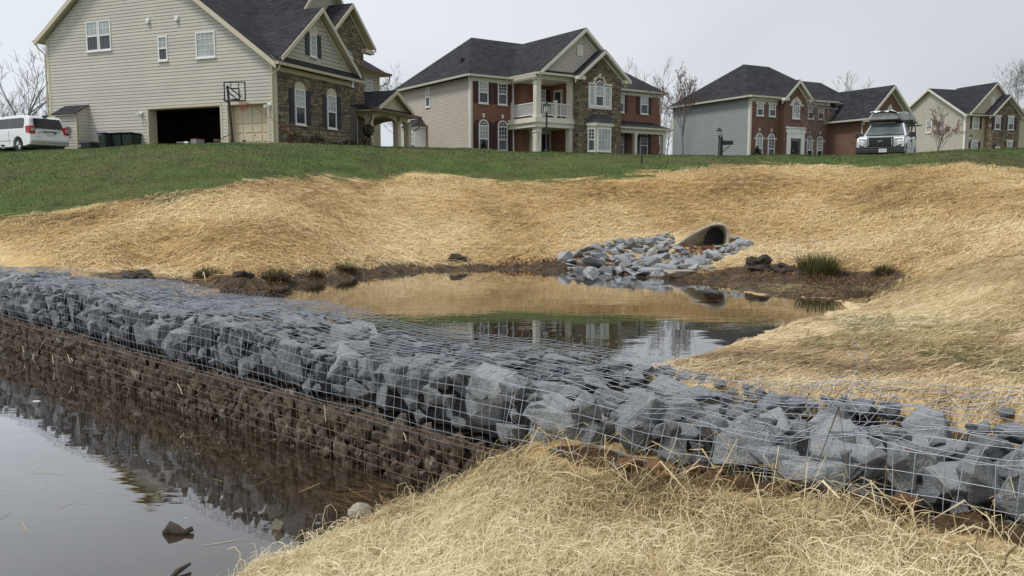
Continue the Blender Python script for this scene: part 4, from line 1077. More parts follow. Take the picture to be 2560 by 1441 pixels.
# corner boards and door trim
for nm, a in (('corner_board', (-.01, .14)), ('corner_board', (14.72, 14.88))):
    m = MB(); SW.box(m, a[0], a[1], 2.2, 6.45 if a[0] < 1 else 8.4, .03, .055); H.fin(m, nm, T1)
for (a, b, c, d) in (gar, gar2):
    m = MB(); t = .11
    SW.box(m, a - t, a, c, d, 0, .05); SW.box(m, b, b + t, c, d, 0, .05); SW.box(m, a - t, b + t, d, d + t, 0, .055)
    SW.box(m, a, a + .02, c, d, -.5, 0); SW.box(m, b - .02, b, c, d, -.5, 0); SW.box(m, a, b, d - .02, d - .001, -.5, 0); H.fin(m, 'garage_door_trim', T1)
# closed garage door: five sections of raised panels
m = MB(); SW.box(m, .40, 2.72, 2.25, 4.48, -.40, -.36); gd = H.fin(m, 'garage_door', M['gdoor'])
for r_ in range(5):
    for c_ in range(4):
        m = MB(); a = .46 + c_ * .565; b = 2.29 + r_ * .44; SW.box(m, a, a + .50, b, b + .36, -.359, -.335); H.fin(m, 'panel', M['gdoor'], gd, bevel=.012)
m = MB(); m.tube([SW.p(1.45, 3.05, -.335), SW.p(1.45, 3.05, -.30)], .03, 8); H.fin(m, 'handle', M['black'], gd)
# inside of the garage: floor, walls, ceiling, one long room
m = MB(); m.box(.2, 7.5, .25, 13.0, 2.2, 2.30); m.box(7.4, 7.5, .25, 13.0, 2.3, 4.9); m.box(.2, 7.5, 12.9, 13.0, 2.3, 4.9); m.box(.2, 7.5, .25, .35, 2.3, 4.9); m.box(.2, 7.5, .25, 13.0, 4.9, 5.0); m.box(.2, 3.2, 3.0, 3.1, 2.3, 4.9); H.fin(m, 'garage_room', M['garage_dark'])
# roof
main_front = [(-.35, -.45, 6.32), (-.35, 8.82, 13.05), (9.4, 8.82, 13.05), (9.4, 1.2, 7.5)]
slab(H, main_front, .08, 'roof', M['shingle'], T1)
slab(H, [(-.35, 8.82, 13.05), (-.35, 15.35, 8.40), (9.4, 15.35, 8.40), (9.4, 8.82, 13.05)], .08, 'roof', M['shingle'], T1)
for (p, q) in (((-.45, 6.30), (8.82, 13.03)), ((8.82, 13.03), (15.35, 8.38))):
    m = MB(); m.prism([(-.40, p[0], p[1]), (-.40, q[0], q[1]), (-.40, q[0], q[1] - .26), (-.40, p[0], p[1] - .26)], (.05, 0, 0)); H.fin(m, 'rake_board', T1)
gutter(H, (-.35, -.52, 6.36), (7.2, -.52, 6.36), T1); gutter(H, (-.35, 15.45, 8.42), (1, 15.45, 8.42), T1)
downspout(H, [(-.1, -.5, 6.25), (-.1, -.42, 6.05), (-.08, .02, 5.75), (-.08, .02, 2.3)], T1)
downspout(H, [(-.25, 15.4, 8.3), (-.2, 15.3, 8.0), (-.08, 14.95, 7.7), (-.08, 14.95, 2.3)], T1)
# stone front of the garage and its sided gable
m = MB(); FW.box(m, .0, .16, 2.2, 6.3, 0, .09); H.fin(m, 'corner_board', T1)
m = MB(); FW.box(m, .0, 6.55, 6.02, 6.25, 0, .10); H.fin(m, 'frieze_board', T1)
w1, w2 = (1.57, 2.40, 3.62, 5.36), (4.28, 5.10, 3.62, 5.36)
FH = [(w1[0] - .48, w1[1] + .48, w1[2] - .05, w1[3]), (w2[0] - .42, w2[1] + .45, w2[2] - .05, w2[3]), (w1[0], w1[1], 5.3, 5.7), (w2[0], w2[1], 5.3, 5.7)]
stones(H, FW, [(.17, 2.15), (6.40, 2.15), (6.40, 6.02), (.17, 6.02)], FH, 11, 1.0, 215)
for (a, b, c, d) in (w1, w2):
    window(H, FW, a, b, c, d, 3, 3); arch_trim(H, FW, (a + b) / 2, d + .005, .36, (b - a) / 2 + .03, T1, False, True)
    shutter(H, FW, a - .44, a - .04, c - .02, d + .0, M['navy']); shutter(H, FW, b + .04, b + .44, c - .02, d + .0, M['navy'])
g1 = [(.62, 6.72), (6.62, 6.72), (3.60, 9.25)]
m = MB(); FW.poly(m, g1, -.2, .0); H.fin(m, 'gable_wall', M['siding1b'])
siding(H, FW, g1, [(2.5, 3.9, 7.0, 8.3)], 0.20, M['siding1b'], True)
window(H, FW, 2.92, 3.47, 7.10, 8.24, 2, 4, lower=False, blind='full')
shutter(H, FW, 2.50, 2.88, 7.12, 8.24, M['navy']); shutter(H, FW, 3.51, 3.88, 7.12, 8.24, M['navy'])
arch_trim(H, FW, 3.20, 8.25, .40, .40, T1, True, True)
gable_front(H, .18, 7.02, 0, 5.0, 6.70, 9.62, .38, T1, xc=3.60)
slab(H, [(-.35, -.50, 6.42), (7.1, -.50, 6.42), (7.1, -.02, 6.78), (-.2, -.02, 6.78)], .06, 'pent_roof', M['shingle'], T1)
# stone tower
TW = Wall('f', 1.0)
tw = (7.30, 8.30, 6.28, 7.95); t1 = (8.02, 8.66, 2.75, 4.95)
stones(H, TW, [(6.41, 2.15), (9.47, 2.15), (9.47, 8.9), (7.92, 10.35), (6.41, 8.9)], [(tw[0], tw[1], tw[2], 8.3), (t1[0] - .05, t1[1] + .05, t1[2], 5.0)], 23, 1.0, 85)
m = MB(); m.box(6.41, 9.45, 1.25, 4, 2.2, 8.8); H.fin(m, 'tower_core', M['mortar'])
m = MB(); m.box(6.35, 6.40, 0.02, 1.0, 2.2, 6.4); H.fin(m, 'garage_return', M['mortar'])
window(H, TW, *tw, 4, 3, arch=False); arch_trim(H, TW, 7.8, 7.95, .34, .5, M['pane_blind'], False, True); window(H, TW, *t1, 2, 3); arch_trim(H, TW, 8.34, 4.96, .24, .35, T1, False, True)
gable_front(H, 5.62, 10.22, 1.0, 6.5, 8.72, 10.80, .38, T1, xc=7.92)
m = MB(); m.box(9.2, 10.1, .62, 1.0, 8.30, 8.52); H.fin(m, 'eave_return', T1)
# upper cross gable, bracketed
UW = Wall('f', 2.2); m = MB(); UW.poly(m, [(5.2, 9.6), (9.4, 9.6), (7.3, 12.4)], -.2, 0); H.fin(m, 'gable_wall', M['siding1b'])
gable_front(H, 4.9, 9.7, 2.2, 8, 9.9, 12.75, .4, T1)
m = MB(); m.tube([(6.3, 1.75, 11.45), (8.3, 1.75, 11.45)], .05, 4); m.tube([(7.3, 1.75, 12.5), (7.3, 1.75, 11.2)], .05, 4); m.tube([(6.5, 1.75, 11.5), (7.3, 1.75, 12.3)], .04, 4); H.fin(m, 'gable_bracket', T1)
# wing at the back right and porch
BW = Wall('f', 3.0); bp = [(9.47, 2.2), (14.43, 2.2), (14.43, 7.75), (9.47, 7.75)]
m = MB(); m.box(9.47, 14.43, 3.0, 12, 2.2, 7.8); H.fin(m, 'wing_wall', S1)
siding(H, BW, bp, [(12.80, 13.62, 5.9, 7.4)], .163, M['siding1b'], False); window(H, BW, 12.82, 13.60, 5.95, 7.38, 3, 3)
m = MB(); BW.box(m, 14.28, 14.45, 2.2, 7.75, .03, .06); H.fin(m, 'corner_board', T1)
slab(H, [(8.5, 2.5, 7.9), (15.0, 2.5, 7.9), (12.0, 6.5, 10.6), (8.5, 6.5, 10.6)], .07, 'roof', M['shingle'], T1)
slab(H, [(15.0, 2.5, 7.9), (15.0, 12.4, 7.9), (12.0, 8.4, 10.6), (12.0, 6.5, 10.6)], .07, 'roof', M['shingle'], T1)
gutter(H, (9.0, 2.42, 7.95), (15.05, 2.42, 7.95), M['copper'])
downspout(H, [(15.0, 2.5, 7.85), (14.95, 2.6, 7.4), (14.5, 3.0, 7.1), (14.5, 3.0, 5.0)], M['copper'])
# porch
gable_front(H, 8.9, 13.0, 0.0, 3.0, 5.22, 6.35, .35, T1)
m = MB(); Wall('f', 0).poly(m, [(9.35, 5.22), (12.6, 5.22), (10.95, 6.12)], -.1, 0); H.fin(m, 'porch_gable', M['gdoor'])
slab(H, [(7.9, -.5, 4.98), (13.5, -.5, 4.98), (13.2, .0, 5.22), (8.2, .0, 5.22)], .06, 'pent_roof', M['shingle'], T1)
slab(H, [(7.9, -.5, 4.98), (8.2, 0, 5.22), (8.9, 3.0, 5.6), (7.9, 3.0, 4.98)], .06, 'pent_roof', M['shingle'], T1)
slab(H, [(13.5, -.5, 4.98), (13.2, .0, 5.22), (13.0, 3.0, 5.22), (13.5, 3.0, 4.98)], .06, 'pent_roof', M['shingle'], T1)
gutter(H, (7.9, -.56, 5.0), (13.5, -.56, 5.0), M['copper'])
def arched_beam(a, b, y, zb, zt, rise, axis='x'):
    m = MB(); n = 8
    for k in range(n):
        t0, t1_ = k / n, (k + 1) / n; f0, f1 = zb + rise * math.sin(math.pi * t0), zb + rise * math.sin(math.pi * t1_)
        p0, p1 = a + (b - a) * t0, a + (b - a) * t1_
        if axis == 'x': m.prism([(p0, y, f0), (p1, y, f1), (p1, y, zt), (p0, y, zt)], (0, .25, 0))
        else: m.prism([(y, p0, f0), (y, p1, f1), (y, p1, zt), (y, p0, zt)], (.25, 0, 0))
    H.fin(m, 'porch_arch', T1)
for (x, y) in ((8.50, 0), (11.6, 0), (12.9, 0), (8.50, 2.6), (12.9, 2.6)):
    m = MB(); m.box(x, x + .34, y, y + .34, 2.35, 4.45); m.box(x - .03, x + .37, y - .03, y + .37, 4.45, 4.56); m.box(x - .03, x + .37, y - .03, y + .37, 2.3, 2.55); H.fin(m, 'porch_column', T1)
arched_beam(8.84, 11.6, .04, 4.5, 5.0, .30); arched_beam(11.94, 12.9, .04, 4.5, 5.0, .12); arched_beam(.34, 2.6, 8.54, 4.5, 5.0, .25, 'y'); arched_beam(.34, 2.6, 12.95, 4.5, 5.0, .25, 'y')
m = MB(); m.box(8.0, 13.4, -.4, 2.95, 4.9, 4.95); H.fin(m, 'porch_ceiling', T1)
m = MB(); m.box(8.2, 13.5, -.3, 3.0, 2.1, 2.35); H.fin(m, 'porch_floor', M['concrete'])
downspout(H, [(8.0, -.5, 4.9), (8.05, -.4, 4.6), (8.35, -.05, 4.2), (8.40, -.05, 2.3)], M['copper']); downspout(H, [(13.45, -.5, 4.9), (13.5, -.4, 4.3), (13.3, -.1, 4.1)], M['copper'])
# meter closet on the side wall
SC = Wall('s', -.75)
m = MB(); m.box(-.75, 0, 12.05, 13.6, 2.15, 4.35); m.prism([(-.75, 12.05, 4.35), (0, 12.05, 4.35), (0, 12.05, 4.80)], (0, 1.55, 0)); cl = H.fin(m, 'meter_closet', S1)
siding(H, SC, [(12.1, 2.2), (13.55, 2.2), (13.55, 4.3), (12.1, 4.3)], [], .163, S1, True)
Wx = Wall('f', 12.05); siding(H, Wx, [(-.72, 2.2), (-.02, 2.2), (-.02, 4.6), (-.72, 4.3)], [], .163, S1, True)
slab(H, [(-.95, 11.95, 4.38), (-.95, 13.72, 4.38), (-.0, 13.72, 4.92), (-.0, 11.95, 4.92)], .05, 'closet_roof', M['shingle'], T1)
for a in ((12.04, 12.16), (13.48, 13.6)):
    m = MB(); SC.box(m, a[0], a[1], 2.2, 4.32, .03, .055); H.fin(m, 'corner_board', T1)
m = MB(); SC.box(m, 12.62, 12.86, 3.35, 3.75, .04, .16); m.tube([SC.p(12.74, 3.62, .16), SC.p(12.74, 3.62, .24)], .09, 10); SC.box(m, 12.50, 12.58, 3.5, 3.7, .04, .1); H.fin(m, 'electric_meter', M['metalgrey'], bevel=.01)
HOUSE1 = H

# ---- red brick house in the middle
H = House('house', 'red brick house with white balcony, stone bay and maroon shutters in the middle', (-2.68, 55.0), 55.4, 2.6)
T2 = M['trim2']; SW = Wall('s', 0.0); FW = Wall('f', 0.0); BR = M['brick2']
m = MB(); m.box(0, 16.9, 0.0, 10.3, 2.5, 7.75); H.fin(m, 'wall', BR)
sp = [(0.0, 2.5), (10.3, 2.5), (10.3, 7.75), (0.0, 7.75)]
siding(H, SW, sp, [(5.26, 5.92, 6.3, 7.66), (5.6, 8.6, 2.5, 5.0)], .135, M['siding2'], False, .045)
m = MB(); SW.box(m, -.02, .16, 2.5, 7.75, .032, .06); FW.box(m, -.06, .12, 2.5, 7.75, .0, .05); H.fin(m, 'corner_board', T2)
m = MB(); SW.box(m, 10.14, 10.32, 2.5, 7.75, .032, .06); H.fin(m, 'corner_board', T2)
window(H, SW, 5.28, 5.90, 6.32, 7.66, 2, 2)
m = MB(); FW.box(m, 0.0, 3.3, 7.5, 7.75, .0, .08); FW.box(m, 9.9, 16.9, 7.5, 7.75, .0, .08); H.fin(m, 'frieze_board', T2)
# hipped roof
e = 7.85; A0, A1 = (3.3, 5.15, 11.35), (13.6, 5.15, 11.35); xl, xr, yf, yb = -.42, 17.3, -.42, 10.7
slab(H, [(xl, yf, e), (xr, yf, e), A1, A0], .06, 'roof', M['shingle'], T2); slab(H, [(xl, yf, e), A0, (xl, yb, e)], .06, 'roof', M['shingle'], T2)
slab(H, [(xr, yf, e), (xr, yb, e), A1], .06, 'roof', M['shingle'], T2); slab(H, [(xl, yb, e), A0, A1, (xr, yb, e)], .06, 'roof', M['shingle'], T2)
gutter(H, (xl, yf - .05, e + .02), (3.1, yf - .05, e + .02), T2); gutter(H, (xl - .05, yb, e + .02), (xl - .05, yf, e + .02), T2); gutter(H, (9.6, yf - .05, e + .02), (xr, yf - .05, e + .02), T2)
m = MB(); m.box(.8, 1.1, 2.5, 2.8, 8.9, 9.35); H.fin(m, 'roof_vent', M['black'])
# windows of the left part
for a in (.60, 2.10):
    window(H, FW, a, a + .74, 6.12, 7.52, 3, 3, glassm=M['pane_navy'], blind='up' if a < 1 else 'none'); m = MB(); FW.box(m, a - .04, a + .78, 5.95, 6.05, 0, .05); H.fin(m, 'brick_sill', BR)
    shutter(H, FW, a - .34, a - .04, 6.12, 7.5, M['maroon']); shutter(H, FW, a + .78, a + 1.08, 6.12, 7.5, M['maroon'])
    window(H, FW, a, a + .76, 3.12, 4.72, 3, 3, arch=True, glassm=M['pane_navy'], split=.45, blind='up' if a < 1 else 'none')
    shutter(H, FW, a - .36, a - .04, 3.12, 5.05, M['maroon'], 1); shutter(H, FW, a + .80, a + 1.12, 3.12, 5.05, M['maroon'], -1)
    m = MB(); FW.poly(m, [(a + .32, 5.22), (a + .44, 5.22), (a + .48, 5.48), (a + .28, 5.48)], 0, .06); H.fin(m, 'keystone', T2)
    m = MB()
    for k in range(9):
        t0 = math.pi * k / 9; q = [(a + .38 + r_ * math.cos(t), 4.72 + r_ * math.sin(t)) for r_, t in ((.40, t0 + .02), (.40, t0 + .33), (.56, t0 + .33), (.56, t0 + .02))]; FW.poly(m, q, 0, .03)
    H.fin(m, 'brick_arch', BR)
# projecting porch with balcony and big gable
PY = -3.0; PW = Wall('f', PY)
for (x, w) in ((3.08, .40), (5.78, .40)):
    for (a, b, c) in ((5.15, 7.55, .36), (2.55, 4.50, .40)):
        m = MB(); m.box(x, x + c, PY, PY + c, a, b); m.box(x - .04, x + c + .04, PY - .04, PY + c + .04, b - .30, b - .24); m.box(x - .05, x + c + .05, PY - .05, PY + c + .05, b - .06, b); m.box(x - .05, x + c + .05, PY - .05, PY + c + .05, a, a + .16)
        H.fin(m, 'porch_column', T2)
m = MB(); m.box(2.95, 6.35, PY - .12, 0, 4.52, 4.80); m.box(2.85, 6.45, PY - .22, 0, 4.80, 4.92); m.box(2.90, 6.40, PY - .17, 0, 4.92, 5.14); H.fin(m, 'balcony_deck', T2)
m = MB(); m.box(3.0, 9.8, PY - .02, 0, 7.55, 7.82); H.fin(m, 'porch_beam', T2)
def rail(a, b, along, fixed):
    m = MB(); P_ = (lambda u, o0, o1, z0, z1, w: m.box(u, u + w, fixed + o0, fixed + o1, z0, z1)) if along == 'x' else (lambda u, o0, o1, z0, z1, w: m.box(fixed + o0, fixed + o1, u, u + w, z0, z1))
    P_(a, -.03, .05, 6.05, 6.11, b - a); P_(a, -.02, .04, 5.30, 5.35, b - a); rl = H.fin(m, 'balcony_rail', M['white'])
    u = a + .06
    while u < b - .05:
        m = MB(); P_ = (lambda u, o0, o1, z0, z1, w: m.box(u, u + w, fixed + o0, fixed + o1, z0, z1)) if along == 'x' else (lambda u, o0, o1, z0, z1, w: m.box(fixed + o0, fixed + o1, u, u + w, z0, z1))
        P_(u, 0, .035, 5.35, 6.05, .035); H.fin(m, 'baluster', M['white'], rl); u += .118
rail(3.46, 4.58, 'x', PY + .12); rail(4.80, 5.78, 'x', PY + .12); rail(-2.6, -.1, 'y', 3.2)
for (x, y) in ((4.6, PY + .04), (3.14, -.12)):
    m = MB(); m.box(x, x + .18, y, y + .18, 5.14, 6.2); m.box(x - .03, x + .21, y - .03, y + .21, 6.2, 6.28); H.fin(m, 'newel_post', T2)
gp = [(3.45, 8.02), (10.1, 8.02), (6.80, 10.80)]
m = MB(); PW.poly(m, gp, -.2, 0); H.fin(m, 'gable_wall', M['siding2'])
siding(H, PW, gp, [(6.25, 6.95, 9.2, 10.1)], .15, M['siding2'], False)
gable_front(H, 3.0, 10.6, PY, 5.0, 7.92, 11.05, .42, T2, xc=6.80)
slab(H, [(2.85, PY - .42, 7.88), (6.2, PY - .42, 7.88), (6.2, PY - .03, 8.12), (3.2, PY - .03, 8.12)], .05, 'pent_roof', M['shingle'], T2)
gutter(H, (2.85, PY - .47, 7.9), (6.1, PY - .47, 7.9), T2); gutter(H, (2.8, .0, 7.9), (2.8, PY - .42, 7.9), T2)
m = MB(); PW.box(m, 6.32, 6.86, 9.24, 9.75, .03, .07); arch_v = H.fin(m, 'gable_vent', T2); arch_trim(H, PW, 6.59, 9.76, .22, .27, T2, False, True)
# wall behind the porch: doors and windows
m = MB(); m.box(3.6, 6.4, -.5, 0, 2.5, 7.6); H.fin(m, 'porch_wall', BR)
QW = Wall('f', -.5)
window(H, QW, 5.05, 5.65, 5.5, 7.25, 3, 3); shutter(H, QW, 4.65, 4.98, 5.5, 7.25, M['maroon']); shutter(H, QW, 5.72, 6.02, 5.5, 7.25, M['maroon'])
m = MB(); m.box(6.05, 6.35, -2.9, -.5, 2.5, 7.6); H.fin(m, 'bay_side_wall', BR)
m = MB(); QW.box(m, 4.35, 4.80, 2.6, 4.5, 0, .14); QW.box(m, 6.0, 6.36, 2.6, 4.5, 0, .14); QW.box(m, 4.3, 6.4, 4.3, 4.5, 0, .16); H.fin(m, 'door_surround', T2)
door(H, QW, 5.10, 5.95, 2.6, 4.3, M['maroon'], T2); window(H, QW, 4.82, 5.06, 2.8, 4.2, 1, 3, lower=False, blind='none', glassm=M['pane_navy'], fw=.04)
DW = Wall('s', 6.05); m = MB(); DW.box(m, -1.9, -1.0, 5.15, 7.2, 0, .06); H.fin(m, 'balcony_door_frame', T2); m = MB(); DW.box(m, -1.75, -1.15, 5.3, 7.05, .061, .08); H.fin(m, 'balcony_door', M['pane_navy'])
# house number down the column
fc = bpy.data.curves.new('house_number', 'FONT'); fc.body = '2\n0\n0\n3\n7'; fc.size = .15; fc.space_line = .82; fc.align_x = 'CENTER'; fc.extrude = .003
fo = bpy.data.objects.new('tmp', fc); COL.objects.link(fo); bpy.context.view_layer.update()
nm_ = bpy.data.meshes.new_from_object(fo); COL.objects.unlink(fo); bpy.data.objects.remove(fo)
no = bpy.data.objects.new('house_number', nm_); COL.objects.link(no); no.parent = H.root; no.rotation_euler = (rad(90), 0, 0); no.location = (3.28, PY - .006, 4.05 - H.B); nm_.materials.append(M['black'])
# stone bay
BY = -3.6; SB = Wall('f', BY)
sbp = [(6.10, 2.45), (9.72, 2.45), (9.72, 7.8), (7.95, 9.25), (6.10, 7.8)]
stones(H, SB, sbp, [(6.82, 8.80, 5.95, 7.50), (6.9, 8.6, 2.5, 5.3)], 41, .92, 0)
SS = Wall('s', 6.10); m = MB(); m.box(6.10, 9.70, BY + .25, 0, 2.45, 7.8); H.fin(m, 'bay_core', M['mortar'])
stones(H, Wall('s', 6.09), [(-3.6, 2.45), (-3.0, 2.45), (-3.0, 7.8), (-3.6, 7.8)], [], 43, .9, 0)
gable_front(H, 5.72, 10.22, BY, 2.5, 7.86, 9.68, .42, T2, xc=7.97)
for x in (5.70, 9.70):
    m = MB(); m.box(x, x + .62, BY - .40, BY, 7.62, 7.84); H.fin(m, 'eave_return', T2)
# triple window with arched centre
for (a, b, c) in ((6.92, 7.34, 0), (7.44, 8.16, 1), (8.26, 8.70, 0)):
    window(H, SB, a, b, 6.02, 7.34, 2 + c, 3 if not c else 2, lower=bool(c), blind='full' if not c else 'up', arch=bool(c), glassm=M['pane_dark'])
m = MB(); SB.box(m, 6.80, 6.90, 5.95, 7.40, .05, .10); SB.box(m, 8.72, 8.82, 5.95, 7.40, .05, .10); SB.box(m, 6.80, 7.40, 7.40, 7.52, .05, .12); SB.box(m, 8.2, 8.82, 7.40, 7.52, .05, .12); SB.box(m, 6.80, 8.82, 5.84, 5.94, .05, .12); SB.box(m, 7.35, 7.43, 6.0, 7.4, .05, .09); SB.box(m, 8.17, 8.25, 6.0, 7.4, .05, .09); H.fin(m, 'window_casing', T2)
arch_trim(H, SB, 7.80, 7.50, .40, .58, T2, True)
# canted bay window with metal roof
m = MB(); bayb = [(6.75, BY), (7.12, BY - .55), (8.42, BY - .55), (8.80, BY)]
m.prism([(x, y, 2.45) for x, y in bayb], (0, 0, 2.25)); bay = H.fin(m, 'bay_window', T2)
m = MB(); m.prism([(x + (.1 if x > 7.8 else -.1), y - (.12 if y < BY else 0), 4.70) for x, y in bayb], (0, 0, .20)); H.fin(m, 'bay_cornice', T2)
pk = [(6.62, BY - .0, 4.92), (7.02, BY - .72, 4.92), (8.52, BY - .72, 4.92), (8.95, BY, 4.92)]; tp = [(7.15, BY, 5.48), (7.35, BY - .2, 5.48), (8.2, BY - .2, 5.48), (8.45, BY, 5.48)]
m = MB()
for k in range(3): m.poly([pk[k], pk[k + 1], tp[k + 1], tp[k]])
m.poly(tp); mr = H.fin(m, 'bay_roof', M['metal_roof'])
for k in range(7):
    t = k / 6; m = MB(); m.tube([Vector(pk[1]).lerp(Vector(pk[2]), t), Vector(tp[1]).lerp(Vector(tp[2]), t)], .022, 4); H.fin(m, 'seam', M['metal_roof'], mr)
BF = Wall('f', BY - .555); window(H, BF, 7.20, 8.34, 3.05, 4.55, 4, 4, lower=False, blind='full')
m = MB(); BF.box(m, 7.22, 8.32, 2.55, 2.90, .0, .03); H.fin(m, 'bay_panel', T2)
pa, pb = Vector((6.75, BY, 0)), Vector((7.12, BY - .55, 0)); dd = (pb - pa).normalized(); nn = Vector((dd.y, -dd.x, 0))
class Slant:
    def p(s, u, v, o=0.0): q = pa + dd * u + nn * (o + .0); return (q.x, q.y, v)
    box = Wall.box; poly = Wall.poly
window(H, Slant(), .10, .60, 3.05, 4.55, 2, 3, blind='none', glassm=M['pane_navy'])
# right part: windows and porch roof
for a in (12.45, 14.85):
    window(H, FW, a, a + .78, 6.22, 7.62, 3, 3); shutter(H, FW, a - .36, a - .04, 6.22, 7.62, M['maroon']) if a > 13 else None; shutter(H, FW, a + .82, a + 1.14, 6.22, 7.62, M['maroon'])
    window(H, FW, a, a + .80, 3.05, 4.75, 3, 3, glassm=M['pane_navy'], blind='none'); shutter(H, FW, a - .38, a - .04, 3.05, 4.75, M['maroon']); shutter(H, FW, a + .84, a + 1.18, 3.05, 4.75, M['maroon'])
slab(H, [(9.72, -1.75, 5.02), (16.5, -1.75, 5.02), (16.1, 0, 5.62), (9.72, 0, 5.62)], .05, 'porch_roof', M['shingle'], T2)
m = MB(); m.box(9.72, 16.1, -1.55, -1.35, 4.62, 4.94); m.box(15.9, 16.1, -1.35, 0, 4.62, 4.94); H.fin(m, 'porch_beam', T2); gutter(H, (9.8, -1.8, 5.04), (16.5, -1.8, 5.04), T2)
for x in (12.9, 15.75):
    m = MB(); m.box(x, x + .26, -1.58, -1.32, 2.5, 4.62); m.box(x - .04, x + .30, -1.62, -1.28, 4.46, 4.62); m.box(x - .04, x + .30, -1.62, -1.28, 2.5, 2.68); H.fin(m, 'porch_column', T2)
downspout(H, [(3.05, -.1, 7.8), (3.3, -.06, 7.5), (3.35, -.06, 2.6)], M['white']); downspout(H, [(-.3, -.3, 7.8), (-.15, -.1, 7.6), (-.07, -.07, 7.4), (-.07, -.07, 2.6)], M['white']); downspout(H, [(17.1, -.3, 7.8), (16.95, -.05, 7.6), (16.95, -.05, 2.6)], T2)
# side bay with its own roof
sb = [(6.0, 0), (6.3, -.65), (8.1, -.65), (8.4, 0)]
m = MB(); m.prism([(x_, y_, 2.4) for (y_, x_) in sb], (0, 0, 2.45)); H.fin(m, 'side_bay', M['white'])
m = MB(); m.prism([(x_ * 1.15, y_ + (.1 if y_ > 7.2 else -.1), 4.86) for (y_, x_) in sb], (0, 0, .16)); H.fin(m, 'bay_cornice', T2)
m = MB(); pk = [(0, 5.8, 5.04), (-.85, 6.15, 5.04), (-.85, 8.25, 5.04), (0, 8.6, 5.04)]; tp = [(0, 6.5, 5.58), (-.15, 6.6, 5.58), (-.15, 7.8, 5.58), (0, 7.9, 5.58)]
for k in range(3): m.poly([pk[k], pk[k + 1], tp[k + 1], tp[k]])
H.fin(m, 'bay_roof', M['shingle'])
BS = Wall('s', -.66); window(H, BS, 6.35, 7.15, 2.9, 4.65, 2, 3); window(H, BS, 7.3, 8.05, 2.9, 4.65, 3, 3, lower=False, blind='full')
m = MB(); SW.box(m, 1.35, 2.0, 2.5, 2.95, .05, .5); m.tube([SW.p(1.7, 2.9, .3), SW.p(1.7, 3.0, .3)], .2, 10); H.fin(m, 'gas_meter', M['concrete'], bevel=.03)

# ---- brown brick house with grey side
H = House('house', 'brown brick house with grey green sided flank and white arched doorway', (17.96, 64.0), 61.5, 2.55)
SW = Wall('s', 0.0); FW = Wall('f', 0.0); BR = M['brick3']; T3 = M['trim2']
m = MB(); m.box(0, 8.5, 0, 9.05, 2.5, 7.5); m.box(8.5, 13.2, 0, 9.0, 2.5, 6.9); H.fin(m, 'wall', BR)
siding(H, SW, [(0, 2.5), (9.05, 2.5), (9.05, 7.5), (0, 7.5)], [], .135, M['siding3'], False, .045)
m = MB(); SW.box(m, -.02, .18, 2.5, 7.5, .032, .06); FW.box(m, -.06, .10, 2.5, 7.5, 0, .05); H.fin(m, 'corner_board', T3); m = MB(); SW.box(m, 8.92, 9.07, 2.5, 7.5, .032, .06); H.fin(m, 'corner_board', T3)
e = 7.60; A0, A1 = (3.45, 4.5, 10.8), (6.25, 4.5, 10.8); xl, xr, yf, yb = -.40, 9.6, -.40, 9.45
slab(H, [(xl, yf, e), (xr, yf, e), A1, A0], .06, 'roof', M['shingle'], T3); slab(H, [(xl, yf, e), A0, (xl, yb, e)], .06, 'roof', M['shingle'], T3); slab(H, [(xr, yf, e), (xr, yb, e), A1], .06, 'roof', M['shingle'], T3); slab(H, [(xl, yb, e), A0, A1, (xr, yb, e)], .06, 'roof', M['shingle'], T3)
slab(H, [(7.0, -.2, 7.2), (14.0, -.2, 7.0), (12.4, 4.5, 9.9), (7.0, 4.5, 9.9)], .06, 'roof', M['shingle'], T3); slab(H, [(14.0, -.2, 7.0), (14.0, 9.2, 7.0), (12.4, 4.5, 9.9)], .06, 'roof', M['shingle'], T3)
gutter(H, (xl, yf - .05, e + .02), (2.7, yf - .05, e + .02), T3); gutter(H, (xl - .05, yb, e + .02), (xl - .05, yf, e + .02), T3); gutter(H, (5.6, yf - .05, e + .02), (9.0, yf - .05, e + .02), T3)
m = MB(); FW.box(m, 0, 2.8, 7.32, 7.5, 0, .12); FW.box(m, 5.3, 8.4, 7.32, 7.5, 0, .12); k = 0.15
while k < 8.3:
    if not (2.6 < k < 5.4): FW.box(m, k, k + .08, 7.20, 7.32, 0, .10)
    k += .2
H.fin(m, 'dentil_cornice', T3)
for (a, b) in ((.60, 1.28), (1.86, 2.54), (6.02, 6.68), (7.16, 7.82)):
    window(H, FW, a, b, 6.18, 7.22, 2, 2); m = MB(); FW.box(m, a - .14, a + .0, 7.05, 7.2, .0, .09); FW.box(m, b, b + .14, 7.05, 7.2, 0, .09); H.fin(m, 'corner_block', T3)
    window(H, FW, a, b, 3.0, 4.55, 2, 3, arch=True, glassm=M['pane_navy'], split=.48, blind='up' if a != 1.86 else 'none')
    m = MB(); FW.box(m, a - .2, a - .02, 4.42, 4.58, 0, .06); FW.box(m, b + .02, b + .2, 4.42, 4.58, 0, .06); FW.poly(m, [((a + b) / 2 - .06, 5.0), ((a + b) / 2 + .06, 5.0), ((a + b) / 2 + .1, 5.26), ((a + b) / 2 - .1, 5.26)], 0, .06); H.fin(m, 'keystone', M['trim1'])
m = MB()
for z in np.arange(2.6, 7.3, .24): FW.box(m, .12, .42, z, z + .17, 0, .03); FW.box(m, 2.62, 2.9, z, z + .17, 0, .03)
H.fin(m, 'brick_quoins', M['brick2'])
CW = Wall('f', -.6); m = MB(); CW.poly(m, [(2.95, 2.5), (5.2, 2.5), (5.2, 7.55), (4.1, 8.55), (2.95, 7.55)], -.6, 0); H.fin(m, 'centre_bay', BR)
